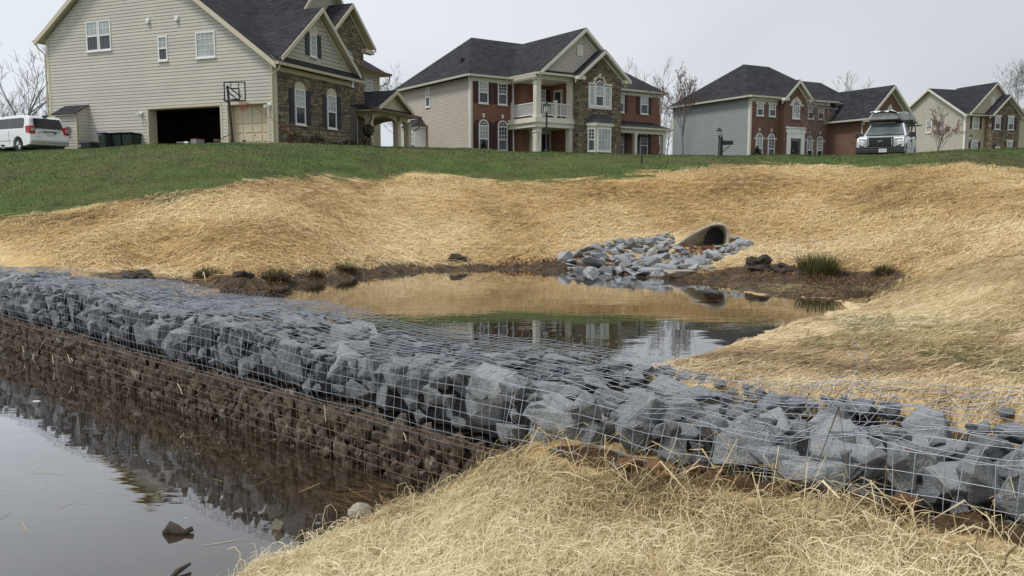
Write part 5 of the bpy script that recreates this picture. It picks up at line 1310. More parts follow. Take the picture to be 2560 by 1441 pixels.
gable_front(H, 2.60, 5.60, -.6, 4.0, 7.55, 8.98, .35, T3)
for x in (2.55, 5.15):
    m = MB(); m.box(x, x + .5, -.95, -.6, 7.35, 7.55); H.fin(m, 'eave_return', T3)
window(H, CW, 3.72, 4.48, 6.05, 7.05, 3, 3, arch=True, lower=False, blind='full'); arch_trim(H, CW, 4.10, 7.06, .42, .56, T3, True)
m = MB(); CW.box(m, 3.4, 3.66, 7.0, 7.14, 0, .1); CW.box(m, 4.54, 4.8, 7.0, 7.14, 0, .1); H.fin(m, 'window_casing', T3)
m = MB(); CW.box(m, 3.22, 3.55, 2.5, 4.95, 0, .12); CW.box(m, 4.70, 5.03, 2.5, 4.95, 0, .12); CW.box(m, 3.15, 5.12, 4.95, 5.30, 0, .14); CW.box(m, 3.08, 5.18, 5.30, 5.40, 0, .2); CW.box(m, 3.55, 4.7, 4.55, 4.95, 0, .10); H.fin(m, 'door_surround', M['white']); arch_trim(H, CW, 4.12, 4.35, .0, .42, M['pane_dark'], False)
door(H, CW, 3.75, 4.50, 2.6, 4.34, M['navy'], T3)
# projecting garage wing
m = MB(); m.box(8.5, 13.5, -3.6, 0, 2.5, 5.95); Wall('f', -3.6).poly(m, [(8.5, 5.951), (13.5, 5.951), (11.0, 8.3)], -.2, 0); H.fin(m, 'wing_wall', BR)
gable_front(H, 8.1, 13.9, -3.6, 4.0, 5.98, 8.66, .40, T3)
gutter(H, (8.04, 0.0, 6.0), (8.04, -4.0, 6.0), T3); m = MB(); m.box(8.05, 8.65, -3.98, -3.6, 5.72, 5.94); H.fin(m, 'eave_return', T3)
m = MB(); Wall('f', -3.6).box(m, 10.78, 11.22, 6.2, 6.85, 0, .06); H.fin(m, 'gable_vent', T3); arch_trim(H, Wall('f', -3.6), 11.0, 6.86, .25, .22, T3, True, True)
downspout(H, [(8.3, -3.3, 5.9), (8.45, -3.2, 5.5), (8.45, -3.2, 2.6)], T3)
m = MB(); SW.box(m, 2.2, 2.55, 2.4, 2.95, .05, .35); H.fin(m, 'cream_utility_box', M['trim1'], bevel=.02); m = MB(); SW.box(m, 1.2, 1.9, 2.4, 3.1, .05, .4); H.fin(m, 'gas_meter', M['concrete'], bevel=.05)

# ---- tan house at the far right
H = House('house', 'distant tan sided house with stone gable and arched entry at the right', (50.78, 95.0), 72.6, 4.2)
SW = Wall('s', 0.0); FW = Wall('f', 0.0)
sp = [(0, 4.1), (9.69, 4.1), (9.69, 9.9), (5.3, 12.5), (0, 9.25)]
m = MB(); SW.poly(m, sp, -.2, 0); m.box(.2, 9, 0, .2, 4.1, 9.2); m.box(.2, 9.0, 8.9, 9.6, 4.1, 9.2); H.fin(m, 'wall', M['siding4b'])
siding(H, SW, sp, [], .17, M['siding4'], False, .045); siding(H, FW, [(.0, 4.1), (2.8, 4.1), (2.8, 9.2), (0, 9.2)], [], .17, M['siding4b'], False, .045)
m = MB(); SW.box(m, -.05, .18, 4.1, 9.2, .03, .07); H.fin(m, 'corner_board', M['white'])
slab(H, [(-.4, -.45, 9.2), (-.4, 5.3, 12.75), (9, 5.3, 12.75), (9, -.45, 9.2)], .08, 'roof', M['shingle'], T2); slab(H, [(-.4, 5.3, 12.75), (-.4, 10.1, 9.85), (9, 10.1, 9.85), (9, 5.3, 12.75)], .08, 'roof', M['shingle'], T2)
for (p, q) in (((-.45, 9.18), (5.3, 12.73)), ((5.3, 12.73), (10.1, 9.83))):
    m = MB(); m.prism([(-.45, p[0], p[1]), (-.45, q[0], q[1]), (-.45, q[0], q[1] - .25), (-.45, p[0], p[1] - .25)], (.05, 0, 0)); H.fin(m, 'rake_board', T2)
window(H, SW, 4.85, 5.75, 7.65, 9.15, 2, 2)
gp = [(.35, 9.35), (7.1, 9.35), (3.79, 12.45)]
m = MB(); FW.poly(m, gp, -.2, .05); H.fin(m, 'gable_wall', M['siding4b']); siding(H, Wall('f', -.06), gp, [], .17, M['siding4b'], False)
gable_front(H, .0, 7.6, 0, 5.3, 9.28, 12.92, .45, T2)
gutter(H, (-.4, -.5, 9.25), (2.7, -.5, 9.25), T2)
m = MB(); Wall('f', -.08).box(m, 3.3, 3.9, 10.3, 11.3, .0, .06); H.fin(m, 'gable_vent', T2)
SB = Wall('f', -1.0); stones(H, SB, [(2.75, 4.0), (6.65, 4.0), (6.65, 9.1), (4.75, 11.0), (2.75, 9.1)], [(2.6, 4.35, 7.6, 9.1), (4.6, 6.2, 7.6, 9.1)], 51, 1.1, 0)
m = MB(); m.box(2.75, 6.6, -.7, 0, 4, 9); H.fin(m, 'bay_core', M['mortar']); stones(H, Wall('s', 2.74), [(-1, 4), (0, 4), (0, 9.1), (-1, 9.1)], [], 53, 1.1, 0)
gable_front(H, 2.3, 7.15, -1.0, 4.0, 9.22, 11.48, .45, T2)
for (W_, a, b, c, d) in ((FW, .94, 1.84, 7.65, 9.05), (SB, 3.05, 3.85, 7.62, 9.0), (SB, 4.93, 5.75, 7.62, 9.0), (FW, .9, 1.8, 4.7, 6.3), (SB, 4.95, 5.75, 4.7, 6.3)):
    window(H, W_, a, b, c, d, 2, 2); shutter(H, W_, a - .42, a - .05, c, d, M['maroon']); shutter(H, W_, b + .05, b + .42, c, d, M['maroon'])
    if W_ is SB or c < 5:
        m = MB(); W_.box(m, a - .08, b + .08, d + .02, d + .2, 0, .09); H.fin(m, 'head_trim', T2)
arch_trim(H, SB, 3.35, 5.3, .0, .62, M['black_plastic'], False); m = MB(); SB.box(m, 2.75, 3.95, 4.0, 5.3, .08, .09); H.fin(m, 'entry_recess', M['black_plastic']); m = MB(); SB.box(m, 3.25, 3.9, 4.0, 5.7, .10, .14); H.fin(m, 'entry_pier', T2)
# its brick neighbour wing peeping out at the edge
H2_ = House('house', 'dark roofed stone wing peeping out at the right picture edge', (56.6, 97.5), 72.6, 4.2)
m = MB(); m.box(0, 7, 0, 6, 4.0, 7.2); H2_.fin(m, 'wall', M['mortar']); stones(H2_, Wall('f', 0), [(0, 4), (7, 4), (7, 7.2), (0, 7.2)], [], 61, 1.2, 0)
slab(H2_, [(-.3, -.4, 7.2), (7.3, -.4, 7.2), (7.3, 3, 9.3), (-.3, 3, 9.3)], .08, 'roof', M['shingle'], T2)

# ------------------------------------------------------------------ culvert and riprap
C0 = Vector((3.36, 14.10, 0.98)); CAX = Vector((-0.90, -0.42, 0)).normalized(); CL = Vector((CAX.y, -CAX.x, 0))
M['culvert'] = plain('weathered_concrete', (0.36, 0.34, 0.28), 0.85, 0.3, 5.0, 0.5, 30)
cv = thing('culvert', 'flared grey concrete culvert end with dark mouth in the straw bank', 'culvert', C0)
out_ = []; inn = []
mouth = [(-.56, .10, -.02), (-.50, .085, .05), (-.40, .06, .13), (-.28, .03, .21), (-.15, -.02, .29), (-.03, -.07, .345), (.08, -.12, .365), (.16, -.16, .35), (.205, -.18, .30), (.22, -.19, .20), (.22, -.19, .05), (.21, -.18, -.04)]
nm_ = len(mouth); m = MB()
for k, p in enumerate(mouth):
    if k < 4: ring = Vector((-.56, .10, -.06)).lerp(Vector((-.02, .34, -.06)), k / 3.5)
    else: a = math.pi + .5 - (math.pi + 1.0) * (k - 4) / (nm_ - 5); ring = Vector((.14 + .15 * math.cos(a), .36, .13 + .17 * math.sin(a)))
    for t in (0, .33, .66, 1): m.v.append(tuple(Vector(p).lerp(ring, t) + (Vector((-.03, .06, .02)) if k < 5 else Vector((0, 0, .05))) * math.sin(math.pi * t)))
for k in range(nm_ - 1):
    for j in range(3): i = k * 4 + j; m.f.append([i, i + 4, i + 5, i + 1])
o = m.build('concrete_pipe', M['culvert'], cv, smooth=True); so_ = o.modifiers.new('thickness', 'SOLIDIFY'); so_.thickness = .035; so_.offset = 1
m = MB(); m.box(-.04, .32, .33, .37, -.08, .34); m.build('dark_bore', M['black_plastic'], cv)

RIP = [(0.7, 13.75), (1.17, 14.3), (1.54, 14.6), (2.27, 14.85), (2.85, 14.95), (2.80, 14.2), (3.62, 13.9), (3.80, 14.3), (3.9, 13.4), (3.16, 12.66), (2.42, 11.95), (1.89, 12.2), (1.01, 13.0)]
rr_ = random.Random(4); rip = []
for (ra, rb, tries) in ((.14, .20, 50), (.09, .14, 1100), (.05, .08, 3000)):
    for _ in range(tries):
        q = rr_.uniform(ra, rb); x, y = rr_.uniform(.6, 4.0), rr_.uniform(11.9, 15.0)
        if poly_sd(np.array([x]), np.array([y]), RIP)[0] > -.3 * q: continue
        if poly_sd(np.array([x]), np.array([y]), [(2.7, 14.2), (3.2, 13.75), (3.68, 13.75), (3.75, 14.5), (3.2, 14.6)])[0] < q * .5: continue
        if (x - 3.1) ** 2 + ((y - 13.75) * 1.6) ** 2 < .16: continue
        if all((x - a) ** 2 + (y - b) ** 2 > (.62 * (q + c)) ** 2 for a, b, c in rip): rip.append((x, y, q))
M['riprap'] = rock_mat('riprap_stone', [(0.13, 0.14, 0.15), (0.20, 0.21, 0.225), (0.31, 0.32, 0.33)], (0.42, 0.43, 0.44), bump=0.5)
RIPM = []
for k in range(12):
    me = hull_rock(500 + k, 10, .8); me.materials.append(M['riprap']); RIPM.append(me)
for (x, y, q) in rip:
    o = bpy.data.objects.new('riprap_stone', rr_.choice(RIPM)); COL.objects.link(o)
    o.location = (x, y, gz(x, y) + q * rr_.uniform(.1, .45)); o.rotation_euler = (rr_.uniform(-.3, .3), rr_.uniform(-.3, .3), rr_.uniform(0, 6.3)); o.scale = (q * rr_.uniform(.95, 1.3), q * rr_.uniform(.75, 1.0), q * rr_.uniform(.5, .85))
    zone = ('right of and beside the culvert mouth' if x > 3.25 and y > 13.0 else 'in the back row left of the culvert' if y > 14.25 else 'at the pond edge of the apron' if poly_sd(np.array([x]), np.array([y]), POND)[0] < .35 else 'at the left tip of the apron' if x < 1.35 else 'in the middle of the apron below the culvert')
    tag(o, ('larger' if q > .11 else 'smaller') + ' loose blue grey stone ' + zone, 'stone', 'riprap stones below the culvert')
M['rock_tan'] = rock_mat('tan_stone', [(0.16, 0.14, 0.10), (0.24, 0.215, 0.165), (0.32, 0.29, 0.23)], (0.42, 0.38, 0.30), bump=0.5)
def rock_thing(name, me, loc, s, rot, label, cat):
    o = bpy.data.objects.new(name, me); COL.objects.link(o); o.location = loc; o.scale = s; o.rotation_euler = rot; tag(o, label, cat); return o
def tan_hull(seed, mat):
    me = hull_rock(seed, 12); me.materials.append(M[mat]); return me
rock_thing('boulder', tan_hull(601, 'rock_tan'), (2.42, 12.0, .72), (.33, .17, .10), (.1, .1, .35), 'large tan slab stone at the water edge in front of the riprap', 'stone')
rock_thing('boulder', tan_hull(603, 'rock_tan'), (2.92, 12.28, .76), (.27, .14, .07), (.1, 0, .5), 'flat brown slab stone just right of the largest tan slab', 'stone')

# ------------------------------------------------------------------ vehicles
M['paint'] = plain('white_car_paint', (0.78, 0.80, 0.82), 0.22, 0.02, 1.0, coat=0.6)
M['car_glass'] = plain('tinted_glass', (0.018, 0.02, 0.026), 0.06, 0.1, 1.0, spec=0.8)
M['wind_glass'] = plain('windshield_glass', (0.10, 0.125, 0.13), 0.08, 0.3, 1.2, spec=0.8)
M['tyre'] = plain('tyre_rubber', (0.014, 0.014, 0.015), 0.85)
M['alloy'] = plain('alloy', (0.55, 0.56, 0.58), 0.3, metal=0.8)
M['redlens'] = plain('red_lens', (0.42, 0.012, 0.014), 0.2)
M['clearlens'] = plain('clear_lens', (0.42, 0.44, 0.46), 0.12)
M['plate'] = plain('licence_plate_white', (0.70, 0.71, 0.72), 0.4)
M['amber'] = plain('amber_lens', (0.60, 0.16, 0.03), 0.25)
def wheel(parent, x, y, z, r, side):
    m = MB(); s = side
    n = 22; prof = [(r * .62, 0), (r * .97, 0), (r, .03), (r, .17), (r * .97, .2), (r * .62, .2)]
    i = 0
    for (q, o_) in prof:
        for k in range(n):
            a = 2 * math.pi * k / n; m.v.append((x + q * math.cos(a), y - s * o_, z + q * math.sin(a)))
    for a in range(len(prof) - 1):
        for k in range(n): m.f.append([a * n + k, a * n + (k + 1) % n, (a + 1) * n + (k + 1) % n, (a + 1) * n + k])
    w = m.build('wheel', M['tyre'], parent)
    m = MB(); m.tube([(x, y - s * .02, z), (x, y - s * .05, z)], r * .16, 10)
    for k in range(9):
        a = 2 * math.pi * k / 9; c, d = math.cos(a), math.sin(a)
        m.tube([(x + c * r * .12, y - s * .02, z + d * r * .12), (x + c * r * .62, y - s * .03, z + d * r * .62)], [.035, .045], 4)
    m.build('rim', M['alloy'], w)
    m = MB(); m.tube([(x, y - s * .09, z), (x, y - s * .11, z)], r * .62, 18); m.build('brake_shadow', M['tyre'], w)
def car_body(root, prof_low, prof_up, belt, hw, mat, name='body', bevel=.045):
    """prof_low, prof_up: (x, z) outlines sharing the belt line ends; hw(z) half width"""
    m = MB()
    for prof in (prof_low, prof_up):
        for s in (-1, 1): m.poly([(x, s * hw(z), z) for x, z in prof], s > 0)
    outer = prof_low[:] ; 
    def strip(prof, skip):
        for k in range(len(prof)):
            if k in skip: continue
            (x0, z0), (x1, z1) = prof[k], prof[(k + 1) % len(prof)]
            m.poly([(x0, -hw(z0), z0), (x1, -hw(z1), z1), (x1, hw(z1), z1), (x0, hw(z0), z0)])
    strip(prof_low, belt[0]); strip(prof_up, belt[1])
    bm = bmesh.new(); vs = [bm.verts.new(p) for p in m.v]
    for f in m.f: bm.faces.new([vs[i] for i in f])
    bmesh.ops.remove_doubles(bm, verts=bm.verts, dist=1e-4); bmesh.ops.recalc_face_normals(bm, faces=bm.faces)
    me = bpy.data.meshes.new(name); bm.to_mesh(me); bm.free(); me.materials.append(mat)
    o = bpy.data.objects.new(name, me); COL.objects.link(o); o.parent = root
    b = o.modifiers.new('bevel', 'BEVEL'); b.width = bevel; b.segments = 3; b.limit_method = 'ANGLE'; b.angle_limit = rad(25)
    me.polygons.foreach_set('use_smooth', [True] * len(me.polygons))
    w_ = o.modifiers.new('wn', 'WEIGHTED_NORMAL'); w_.keep_sharp = False
    return o
def arch(xc, zc, r, z0, n=8):
    a0 = math.asin(max(-1, min(1, (z0 - zc) / r)))
    return [(xc + r * math.cos(a), zc + r * math.sin(a)) for a in np.linspace(math.pi - a0, a0, n)]
# minivan
van = thing('minivan', 'white minivan parked with its rear to the pond beside the open garage', 'minivan', (-22.35, 41.0, 3.98), rad(151))
hwv = lambda z: .985 if z < 1.06 else .985 - (z - 1.06) * .30 if z < 1.8 else .76
low = [(.06, .34)] + arch(1.02, .34, .40, .26) + [(1.6, .24)] + arch(4.10, .34, .40, .26)[0:] + [(4.95, .24), (5.15, .40), (5.12, .78), (4.9, .95), (4.30, 1.06), (.10, 1.06), (.02, .92), (-.02, .62), (.0, .45)]
upv = [(.10, 1.06), (4.30, 1.06), (3.52, 1.56), (3.1, 1.70), (2.2, 1.76), (.95, 1.77), (.42, 1.73), (.28, 1.60)]
nl = len(low); bi_ = [k for k in range(nl) if low[k] == (4.30, 1.06)][0]
car_body(van, low, upv, ({bi_}, {0}), hwv, M['paint'])
def side_glass(root, pts, s, hw, name, mat, o_=.008):
    m = MB(); m.prism([(x, s * (hw(z) + o_), z) for x, z in pts], (0, s * .006, 0)); return m.build(name, mat, root)
for s in (1, -1):
    side_glass(van, [(.52, 1.14), (1.72, 1.14), (1.72, 1.63), (.75, 1.63), (.62, 1.55)], s, hwv, 'side_window', M['car_glass'])
    side_glass(van, [(1.76, 1.14), (2.78, 1.14), (2.72, 1.61), (1.76, 1.63)], s, hwv, 'side_window', M['car_glass'])
    side_glass(van, [(2.86, 1.14), (3.95, 1.14), (3.40, 1.50), (2.84, 1.60)], s, hwv, 'side_window', M['wind_glass'])
    for x in (1.70, 2.82):
        m = MB(); m.prism([(x, s * .990, .40), (x + .012, s * .990, .40), (x + .012, s * .990, 1.04), (x, s * .990, 1.04)], (0, s * .003, 0)); m.build('door_seam', M['black_plastic'], van)
    for x in (2.60, 2.95):
        m = MB(); m.box(x, x + .16, s * .99 - .02, s * .99 + .025, .92, .955); m.build('door_handle', M['alloy'], van)
    m = MB(); m.box(1.55, 3.6, s * .985 - .02, s * .985 + .012, .56, .58); m.build('side_moulding', M['metalgrey'], van)
    m = MB(); m.prism([(-.012, s * .99, .86), (.05, s * 1.0, .88), (.30, s * 1.0, .90), (.34, s * 1.0, 1.20), (.13, s * .985, 1.24), (.03, s * .95, 1.22)], (0, -s * .27, 0)); tl = m.build('tail_light', M['redlens'], van, bevel=.01)
    m = MB(); m.box(-.03, .05, s * .86 - .09, s * .86 + .07, .98, 1.13); m.build('reverse_lens', M['clearlens'], tl)
    for x in (1.02, 4.10): wheel(van, x, s * .96, .335, .335, s)
m = MB(); m.prism([(.075, -.74, 1.13), (.075, .74, 1.13), (.24, .66, 1.60), (.24, -.66, 1.60)], (-.03, 0, .012)); m.build('rear_window', M['car_glass'], van, bevel=.01)
m = MB(); m.box(.18, .42, -.10, .10, 1.71, 1.775); m.build('roof_brake_light', M['black_plastic'], van, bevel=.01)
m = MB(); m.box(-.05, .02, -.50, .50, .985, 1.02); m.build('liftgate_strip', M['alloy'], van)
m = MB(); m.box(-.028, .0, -.17, .17, .80, .95); m.build('licence_plate', M['plate'], van)
m = MB(); m.box(-.045, -.0, -.30, .30, .955, .984); m.build('plate_recess', M['black_plastic'], van)
m = MB(); m.box(-.025, .0, .50, .62, .90, .93); m.build('badge', M['metalgrey'], van); m = MB(); m.box(-.03, .0, .46, .66, .70, .72); m.build('badge', M['metalgrey'], van); m = MB(); m.prism([(-.03, -.24, .94), (-.03, -.30, .94), (-.03, -.27, .86)], (.02, 0, 0)); m.build('sticker', M['navy'], van)
m = MB(); m.box(-.06, .05, -.93, .93, .46, .49); m.build('bumper_crease', M['metalgrey'], van); m = MB(); m.box(-.05, .3, -.93, .93, .53, .66); m.build('bumper', M['paint'], van, bevel=.03)
m = MB(); m.box(.2, 4.9, -.85, .85, .20, .36); m.build('underbody', M['black_plastic'], van)
m = MB(); m.prism([(3.50, -.66, 1.58), (3.50, .66, 1.58), (4.25, .84, 1.09), (4.25, -.84, 1.09)], (.02, 0, .03)); m.build('windshield', M['car_glass'], van)

# pickup truck
TR = (16.65, 38.3); trk = thing('pickup_truck', 'white pickup truck facing the pond with black grille and loaded rack', 'pickup truck', (TR[0], TR[1], 3.40), rad(-121))
hwt = lambda z: 1.0 if z < 1.02 else (1.0 - (z - 1.02) * .25 if z < 1.25 else .94 - (z - 1.25) * .36)
low = [(-.05, .50)] + arch(-.98, .42, .47, .46)[::-1] + [(-1.6, .44)] + arch(-4.62, .42, .47, .46)[::-1] + [(-5.85, .52), (-5.9, 1.30), (-3.55, 1.30), (-3.50, 1.27), (-1.42, 1.27), (-.45, 1.20), (-.06, 1.10), (-.0, .95)]
low = [(x, z) for x, z in low]
upt = [(-1.42, 1.27), (-3.50, 1.27), (-3.46, 1.80), (-3.25, 1.91), (-2.5, 1.935), (-2.12, 1.87)]
b1 = [k for k in range(len(low)) if low[k] == (-3.50, 1.27)][0]
car_body(trk, low, upt, ({b1}, {0}), hwt, M['paint'], bevel=.06)
m = MB(); m.prism([(-1.36, -.84, 1.30), (-1.36, .84, 1.30), (-2.04, .66, 1.84), (-2.04, -.66, 1.84)], (.05, 0, .03)); ws = m.build('windshield', M['wind_glass'], trk, bevel=.01)
for s in (-1, 1):
    m = MB(); m.tube([(-1.27, s * .1 + .3, 1.335), (-1.31, s * .1 - .25 + .3, 1.385)], .015, 4); m.build('wiper', M['black_plastic'], ws)
    side_glass(trk, [(-1.75, 1.31), (-3.0, 1.31), (-3.0, 1.80), (-2.2, 1.80)], s, hwt, 'side_window', M['clearlens'] if s > 0 else M['car_glass'], .012)
    m = MB(); m.box(-1.62, -1.5, s * 1.16 - .14, s * 1.16 + .14, 1.20, 1.42); m.box(-1.6, -1.54, s * 1.0 - .08, s * 1.0 + .08, 1.24, 1.30); m.build('side_mirror', M['black_plastic'], trk, bevel=.02)
    m = MB(); m.prism([(.012, s * .58, .80), (.012, s * .58, 1.06), (-.03, s * .93, 1.06), (-.06, s * .97, .80)], (-.05, 0, 0)); hl = m.build('headlight', M['clearlens'], trk, bevel=.015)
    m = MB(); m.prism([(-.0, s * .86, .84), (-.0, s * .86, 1.06), (-.07, s * 1.0, 1.05), (-.12, s * 1.005, .84)], (-.03, 0, 0)); m.build('turn_lamp', M['amber'], hl)
    m = MB(); m.prism([(.016, s * .58, .68), (.016, s * .60, .79), (-.02, s * .90, .79), (-.0, s * .76, .66)], (-.04, 0, 0)); m.build('lower_lamp', M['clearlens'], hl)
    for x in (-.98, -4.62): wheel(trk, x, s * .98, .40, .39, s)
    m = MB(); m.box(-3.02, -2.86, s * .99 - .02, s * .99 + .04, 1.08, 1.15); m.build('door_handle', M['black_plastic'], trk)
    m = MB(); m.box(-3.06, -3.045, s * 1.0 - .01, s * 1.0 + .004, .52, 1.2); m.build('door_seam', M['black_plastic'], trk)
    m = MB(); m.box(-3.5, -1.5, s * 1.0 - .01, s * 1.0 + .006, .70, .715); m.build('side_crease', M['metalgrey'], trk)
m = MB(); m.box(-.06, .035, -.55, .55, .70, 1.12); gr = m.build('grille', M['black_plastic'], trk, bevel=.02)
m = MB(); m.box(.036, .05, -.47, .47, .76, 1.06); m.build('grille_mesh', M['black'], gr)
for z in (.83, .96):
    m = MB(); m.box(.05, .07, -.46, .46, z, z + .05); m.build('grille_bar', M['black_plastic'], gr)
for s in (-1, 1):
    m = MB(); m.box(.036, .06, s * .49 - .02, s * .49 + .02, .74, 1.08); m.build('grille_side_bar', M['metalgrey'], gr)
def oval(name, a, b, x, mat, par):
    m = MB(); m.prism([(x, a * math.cos(t), .935 + b * math.sin(t)) for t in np.linspace(0, 2 * math.pi, 25)[:-1]], (.008, 0, 0)); return m.build(name, mat, par)
em = oval('oval_emblem', .115, .046, .075, M['clearlens'], gr); oval('oval_field', .104, .037, .084, M['navy'], em)
def text_mesh(txt, size, loc, rot, mat, parent, name, ext=.002):
    fc = bpy.data.curves.new(name, 'FONT'); fc.body = txt; fc.size = size; fc.align_x = 'CENTER'; fc.align_y = 'CENTER'; fc.extrude = ext
    fo = bpy.data.objects.new('tmp', fc); COL.objects.link(fo); bpy.context.view_layer.update()
    me = bpy.data.meshes.new_from_object(fo); COL.objects.unlink(fo); bpy.data.objects.remove(fo)
    o = bpy.data.objects.new(name, me); COL.objects.link(o); o.parent = parent; o.location = loc; o.rotation_euler = rot; me.materials.append(mat); return o
text_mesh('Ford', .075, (.094, 0, .935), (rad(90), 0, rad(90)), M['clearlens'], em, 'emblem_script')
m = MB(); m.box(-.25, .11, -1.0, 1.0, .40, .60); m.box(-.25, .07, -1.0, 1.0, .60, .69); m.build('front_bumper', M['black_plastic'], trk, bevel=.03)
for s in (-1, 1):
    m = MB(); m.prism([(.05, s * .60, .69), (-.02, s * .94, .82), (-.10, s * 1.01, .80), (-.10, s * 1.01, .60), (.05, s * .60, .62)], (-.1, 0, 0)); m.build('bumper_corner', M['black_plastic'], trk)
m = MB(); m.box(.111, .12, -.03, .30, .44, .60); lp = m.build('licence_plate', M['plate'], trk); text_mesh('CJW017', .075, (.122, .135, .52), (rad(90), 0, rad(90)), M['navy'], lp, 'plate_characters')
m = MB(); m.box(-5.6, -.3, -.8, .8, .30, .5); m.build('underbody', M['black_plastic'], trk)
m = MB()
for x in (-2.2, -3.7, -5.6):
    m.tube([(x, -1.15, 2.0), (x, 1.15, 2.0)], .03, 6)
    if x < -3: m.tube([(x, -.92, 1.28), (x, -.86, 2.0)], .025, 5); m.tube([(x, .92, 1.28), (x, .86, 2.0)], .025, 5)
for s in (-.86, .86): m.tube([(-2.0, s, 2.0), (-5.8, s, 2.0)], .03, 6); m.tube([(-3.7, s, 1.3), (-4.6, s, 2.0)], .02, 5)
m.build('ladder_rack', M['black'], trk)
def loc_pt(root, v): return Matrix.Rotation(root.rotation_euler.z, 4, 'Z') @ Vector(v) + root.location
M['hull'] = plain('grey_boat_hull', (0.25, 0.27, 0.25), 0.5, 0.15, 3); M['plastic'] = plain('crumpled_plastic', (0.70, 0.72, 0.74), 0.25, 0.15, 9, 0.8, 18)
def boat(name, x0, x1, y0, w, z0, h, label):
    root = thing(name, label, 'boat', loc_pt(trk, ((x0 + x1) / 2, y0, z0)), trk.rotation_euler.z)
    m = MB(); secs = []
    L = x1 - x0
    for t, kw, kz in ((0, .55, .8), (.12, .85, .95), (.35, 1, 1), (.8, 1, 1), (1, .95, .85)):
        x = -L / 2 + L * t; secs.append([(x, -w * kw, .0), (x, -w * kw * .80, h * kz * .75), (x, -w * kw * .4, h * kz), (x, w * kw * .4, h * kz), (x, w * kw * .80, h * kz * .75), (x, w * kw, .0)])
    for s_ in secs: m.v += s_
    for k in range(len(secs) - 1):
        for j in range(5): a = k * 6 + j; m.f.append([a, a + 1, a + 7, a + 6])
        m.f.append([k * 6 + 5, k * 6, k * 6 + 6, k * 6 + 11])
    m.f.append(list(range(6))[::-1]); m.f.append([24 + j for j in range(6)]); m.build('hull', M['hull'], root, bevel=.015)
    m = MB()
    for s in (-1, 1): m.tube([(q[0 if s < 0 else 5][0], q[0 if s < 0 else 5][1] * 1.02, .02) for q in secs], .022, 5)
    m.build('gunwale', M['black_plastic'], root); return root
boat('jon_boat', -5.4, -1.6, -.12, .66, 2.05, .36, 'upturned grey boat lashed on the rack of the white pickup')
boat('canoe', -5.9, -2.6, .55, .36, 2.05, .46, 'narrow grey canoe tied beside the wider boat on the pickup')
m = MB(); nx, ny = 22, 16
for i in range(nx + 1):
    for j in range(ny + 1):
        x = -1.2 + 2.4 * i / nx; y = -.56 + 1.12 * j / ny; e_ = min(1, 2.2 * min(i / nx, 1 - i / nx, j / ny, 1 - j / ny) + .15)
        m.v.append((x, y, .05 + e_ * .10 + .10 * mnoise.noise(Vector((x * 4.3, y * 4.3, 1))) + .06 * mnoise.noise(Vector((x * 11, y * 11, 5)))))
for i in range(nx):
    for j in range(ny): a = i * (ny + 1) + j; m.f.append([a, a + 1, a + ny + 2, a + ny + 1])
o = m.build('plastic_sheet', M['plastic']); o.location = loc_pt(trk, (-2.7, -.15, 2.34)); o.rotation_euler = (0, 0, trk.rotation_euler.z); tag(o, 'crumpled shiny plastic sheet piled over the boat on the pickup', 'plastic sheet')

# ------------------------------------------------------------------ things in the yards
def at_house1(u, z, out=0.0):       # a point standing out from the side wall of the first house
    R = Matrix.Rotation(HOUSE1.root.rotation_euler.z, 4, 'Z'); return R @ Vector((-out, u, 0)) + Vector((HOUSE1.root.location.x, HOUSE1.root.location.y, z))
GZ1 = 4.05
M['bin_green'] = plain('dark_green_plastic', (0.018, 0.032, 0.024), 0.5, 0.15); M['bin_blue'] = plain('blue_lid', (0.03, 0.05, 0.22), 0.45)
def wheelie(loc, rot, lid, label):
    r = thing('wheeled_bin', label, 'bin', loc, rot, 'bins beside the open garage')
    m = MB(); b = [(-.26, -.28), (.26, -.28), (.26, .28), (-.26, .28)]; t = [(-.32, -.36), (.32, -.36), (.32, .36), (-.32, .36)]
    i = 0; m.v += [(x, y, .05) for x, y in b] + [(x, y, .95) for x, y in t]; m.f += [[3, 2, 1, 0], [4, 5, 6, 7]] + [[k, (k + 1) % 4, 4 + (k + 1) % 4, 4 + k] for k in range(4)]
    m.build('body', M['bin_green'], r, bevel=.03)
    m = MB(); m.prism([(-.36, -.40, .95), (.36, -.40, .95), (.36, .40, 1.0), (-.36, .40, 1.0)], (0, 0, .07)); m.build('lid', M[lid], r, bevel=.02)
    for s in (-.22, .22):
        m = MB(); m.tube([(s - .03, .30, .12), (s + .03, .30, .12)], .12, 12); m.build('wheel', M['tyre'], r)
    return r
R1 = HOUSE1.root.rotation_euler.z
wheelie(at_house1(9.95, GZ1, .75), R1 + 1.4, 'bin_blue', 'dark wheeled bin with blue lid left of the green bins')
wheelie(at_house1(9.25, GZ1, .5), R1 + 1.5, 'bin_green', 'dark green wheeled bin between the blue lidded bin and its twin')
wheelie(at_house1(8.65, GZ1, .45), R1 + 1.65, 'bin_green', 'dark green wheeled bin nearest the open garage door')
o = MB(); o.box(-.5, .5, -.4, .4, 0, .62); ac = thing('air_conditioner', 'low dark outdoor air conditioner beside the meter closet', 'air conditioner', at_house1(11.2, GZ1, .6), R1); o.build('casing', M['black_plastic'], ac, bevel=.03)
m = MB(); m.box(-.42, .42, -.32, .32, .62, .64); m.build('fan_grille', M['metalgrey'], ac)
def hose(pts, r, mat, name, label, cat): m = MB(); m.tube(pts, r, 6); o = m.build(name, M[mat]); tag(o, label, cat); return o
hp = [at_house1(10.55, GZ1 + z, o_) for z, o_ in ((.75, .1), (.8, .35), (.5, .5), (.15, .6), (.05, .9))]; hp = [p + Vector((.08 * k, 0, 0)) for k, p in enumerate(hp)]
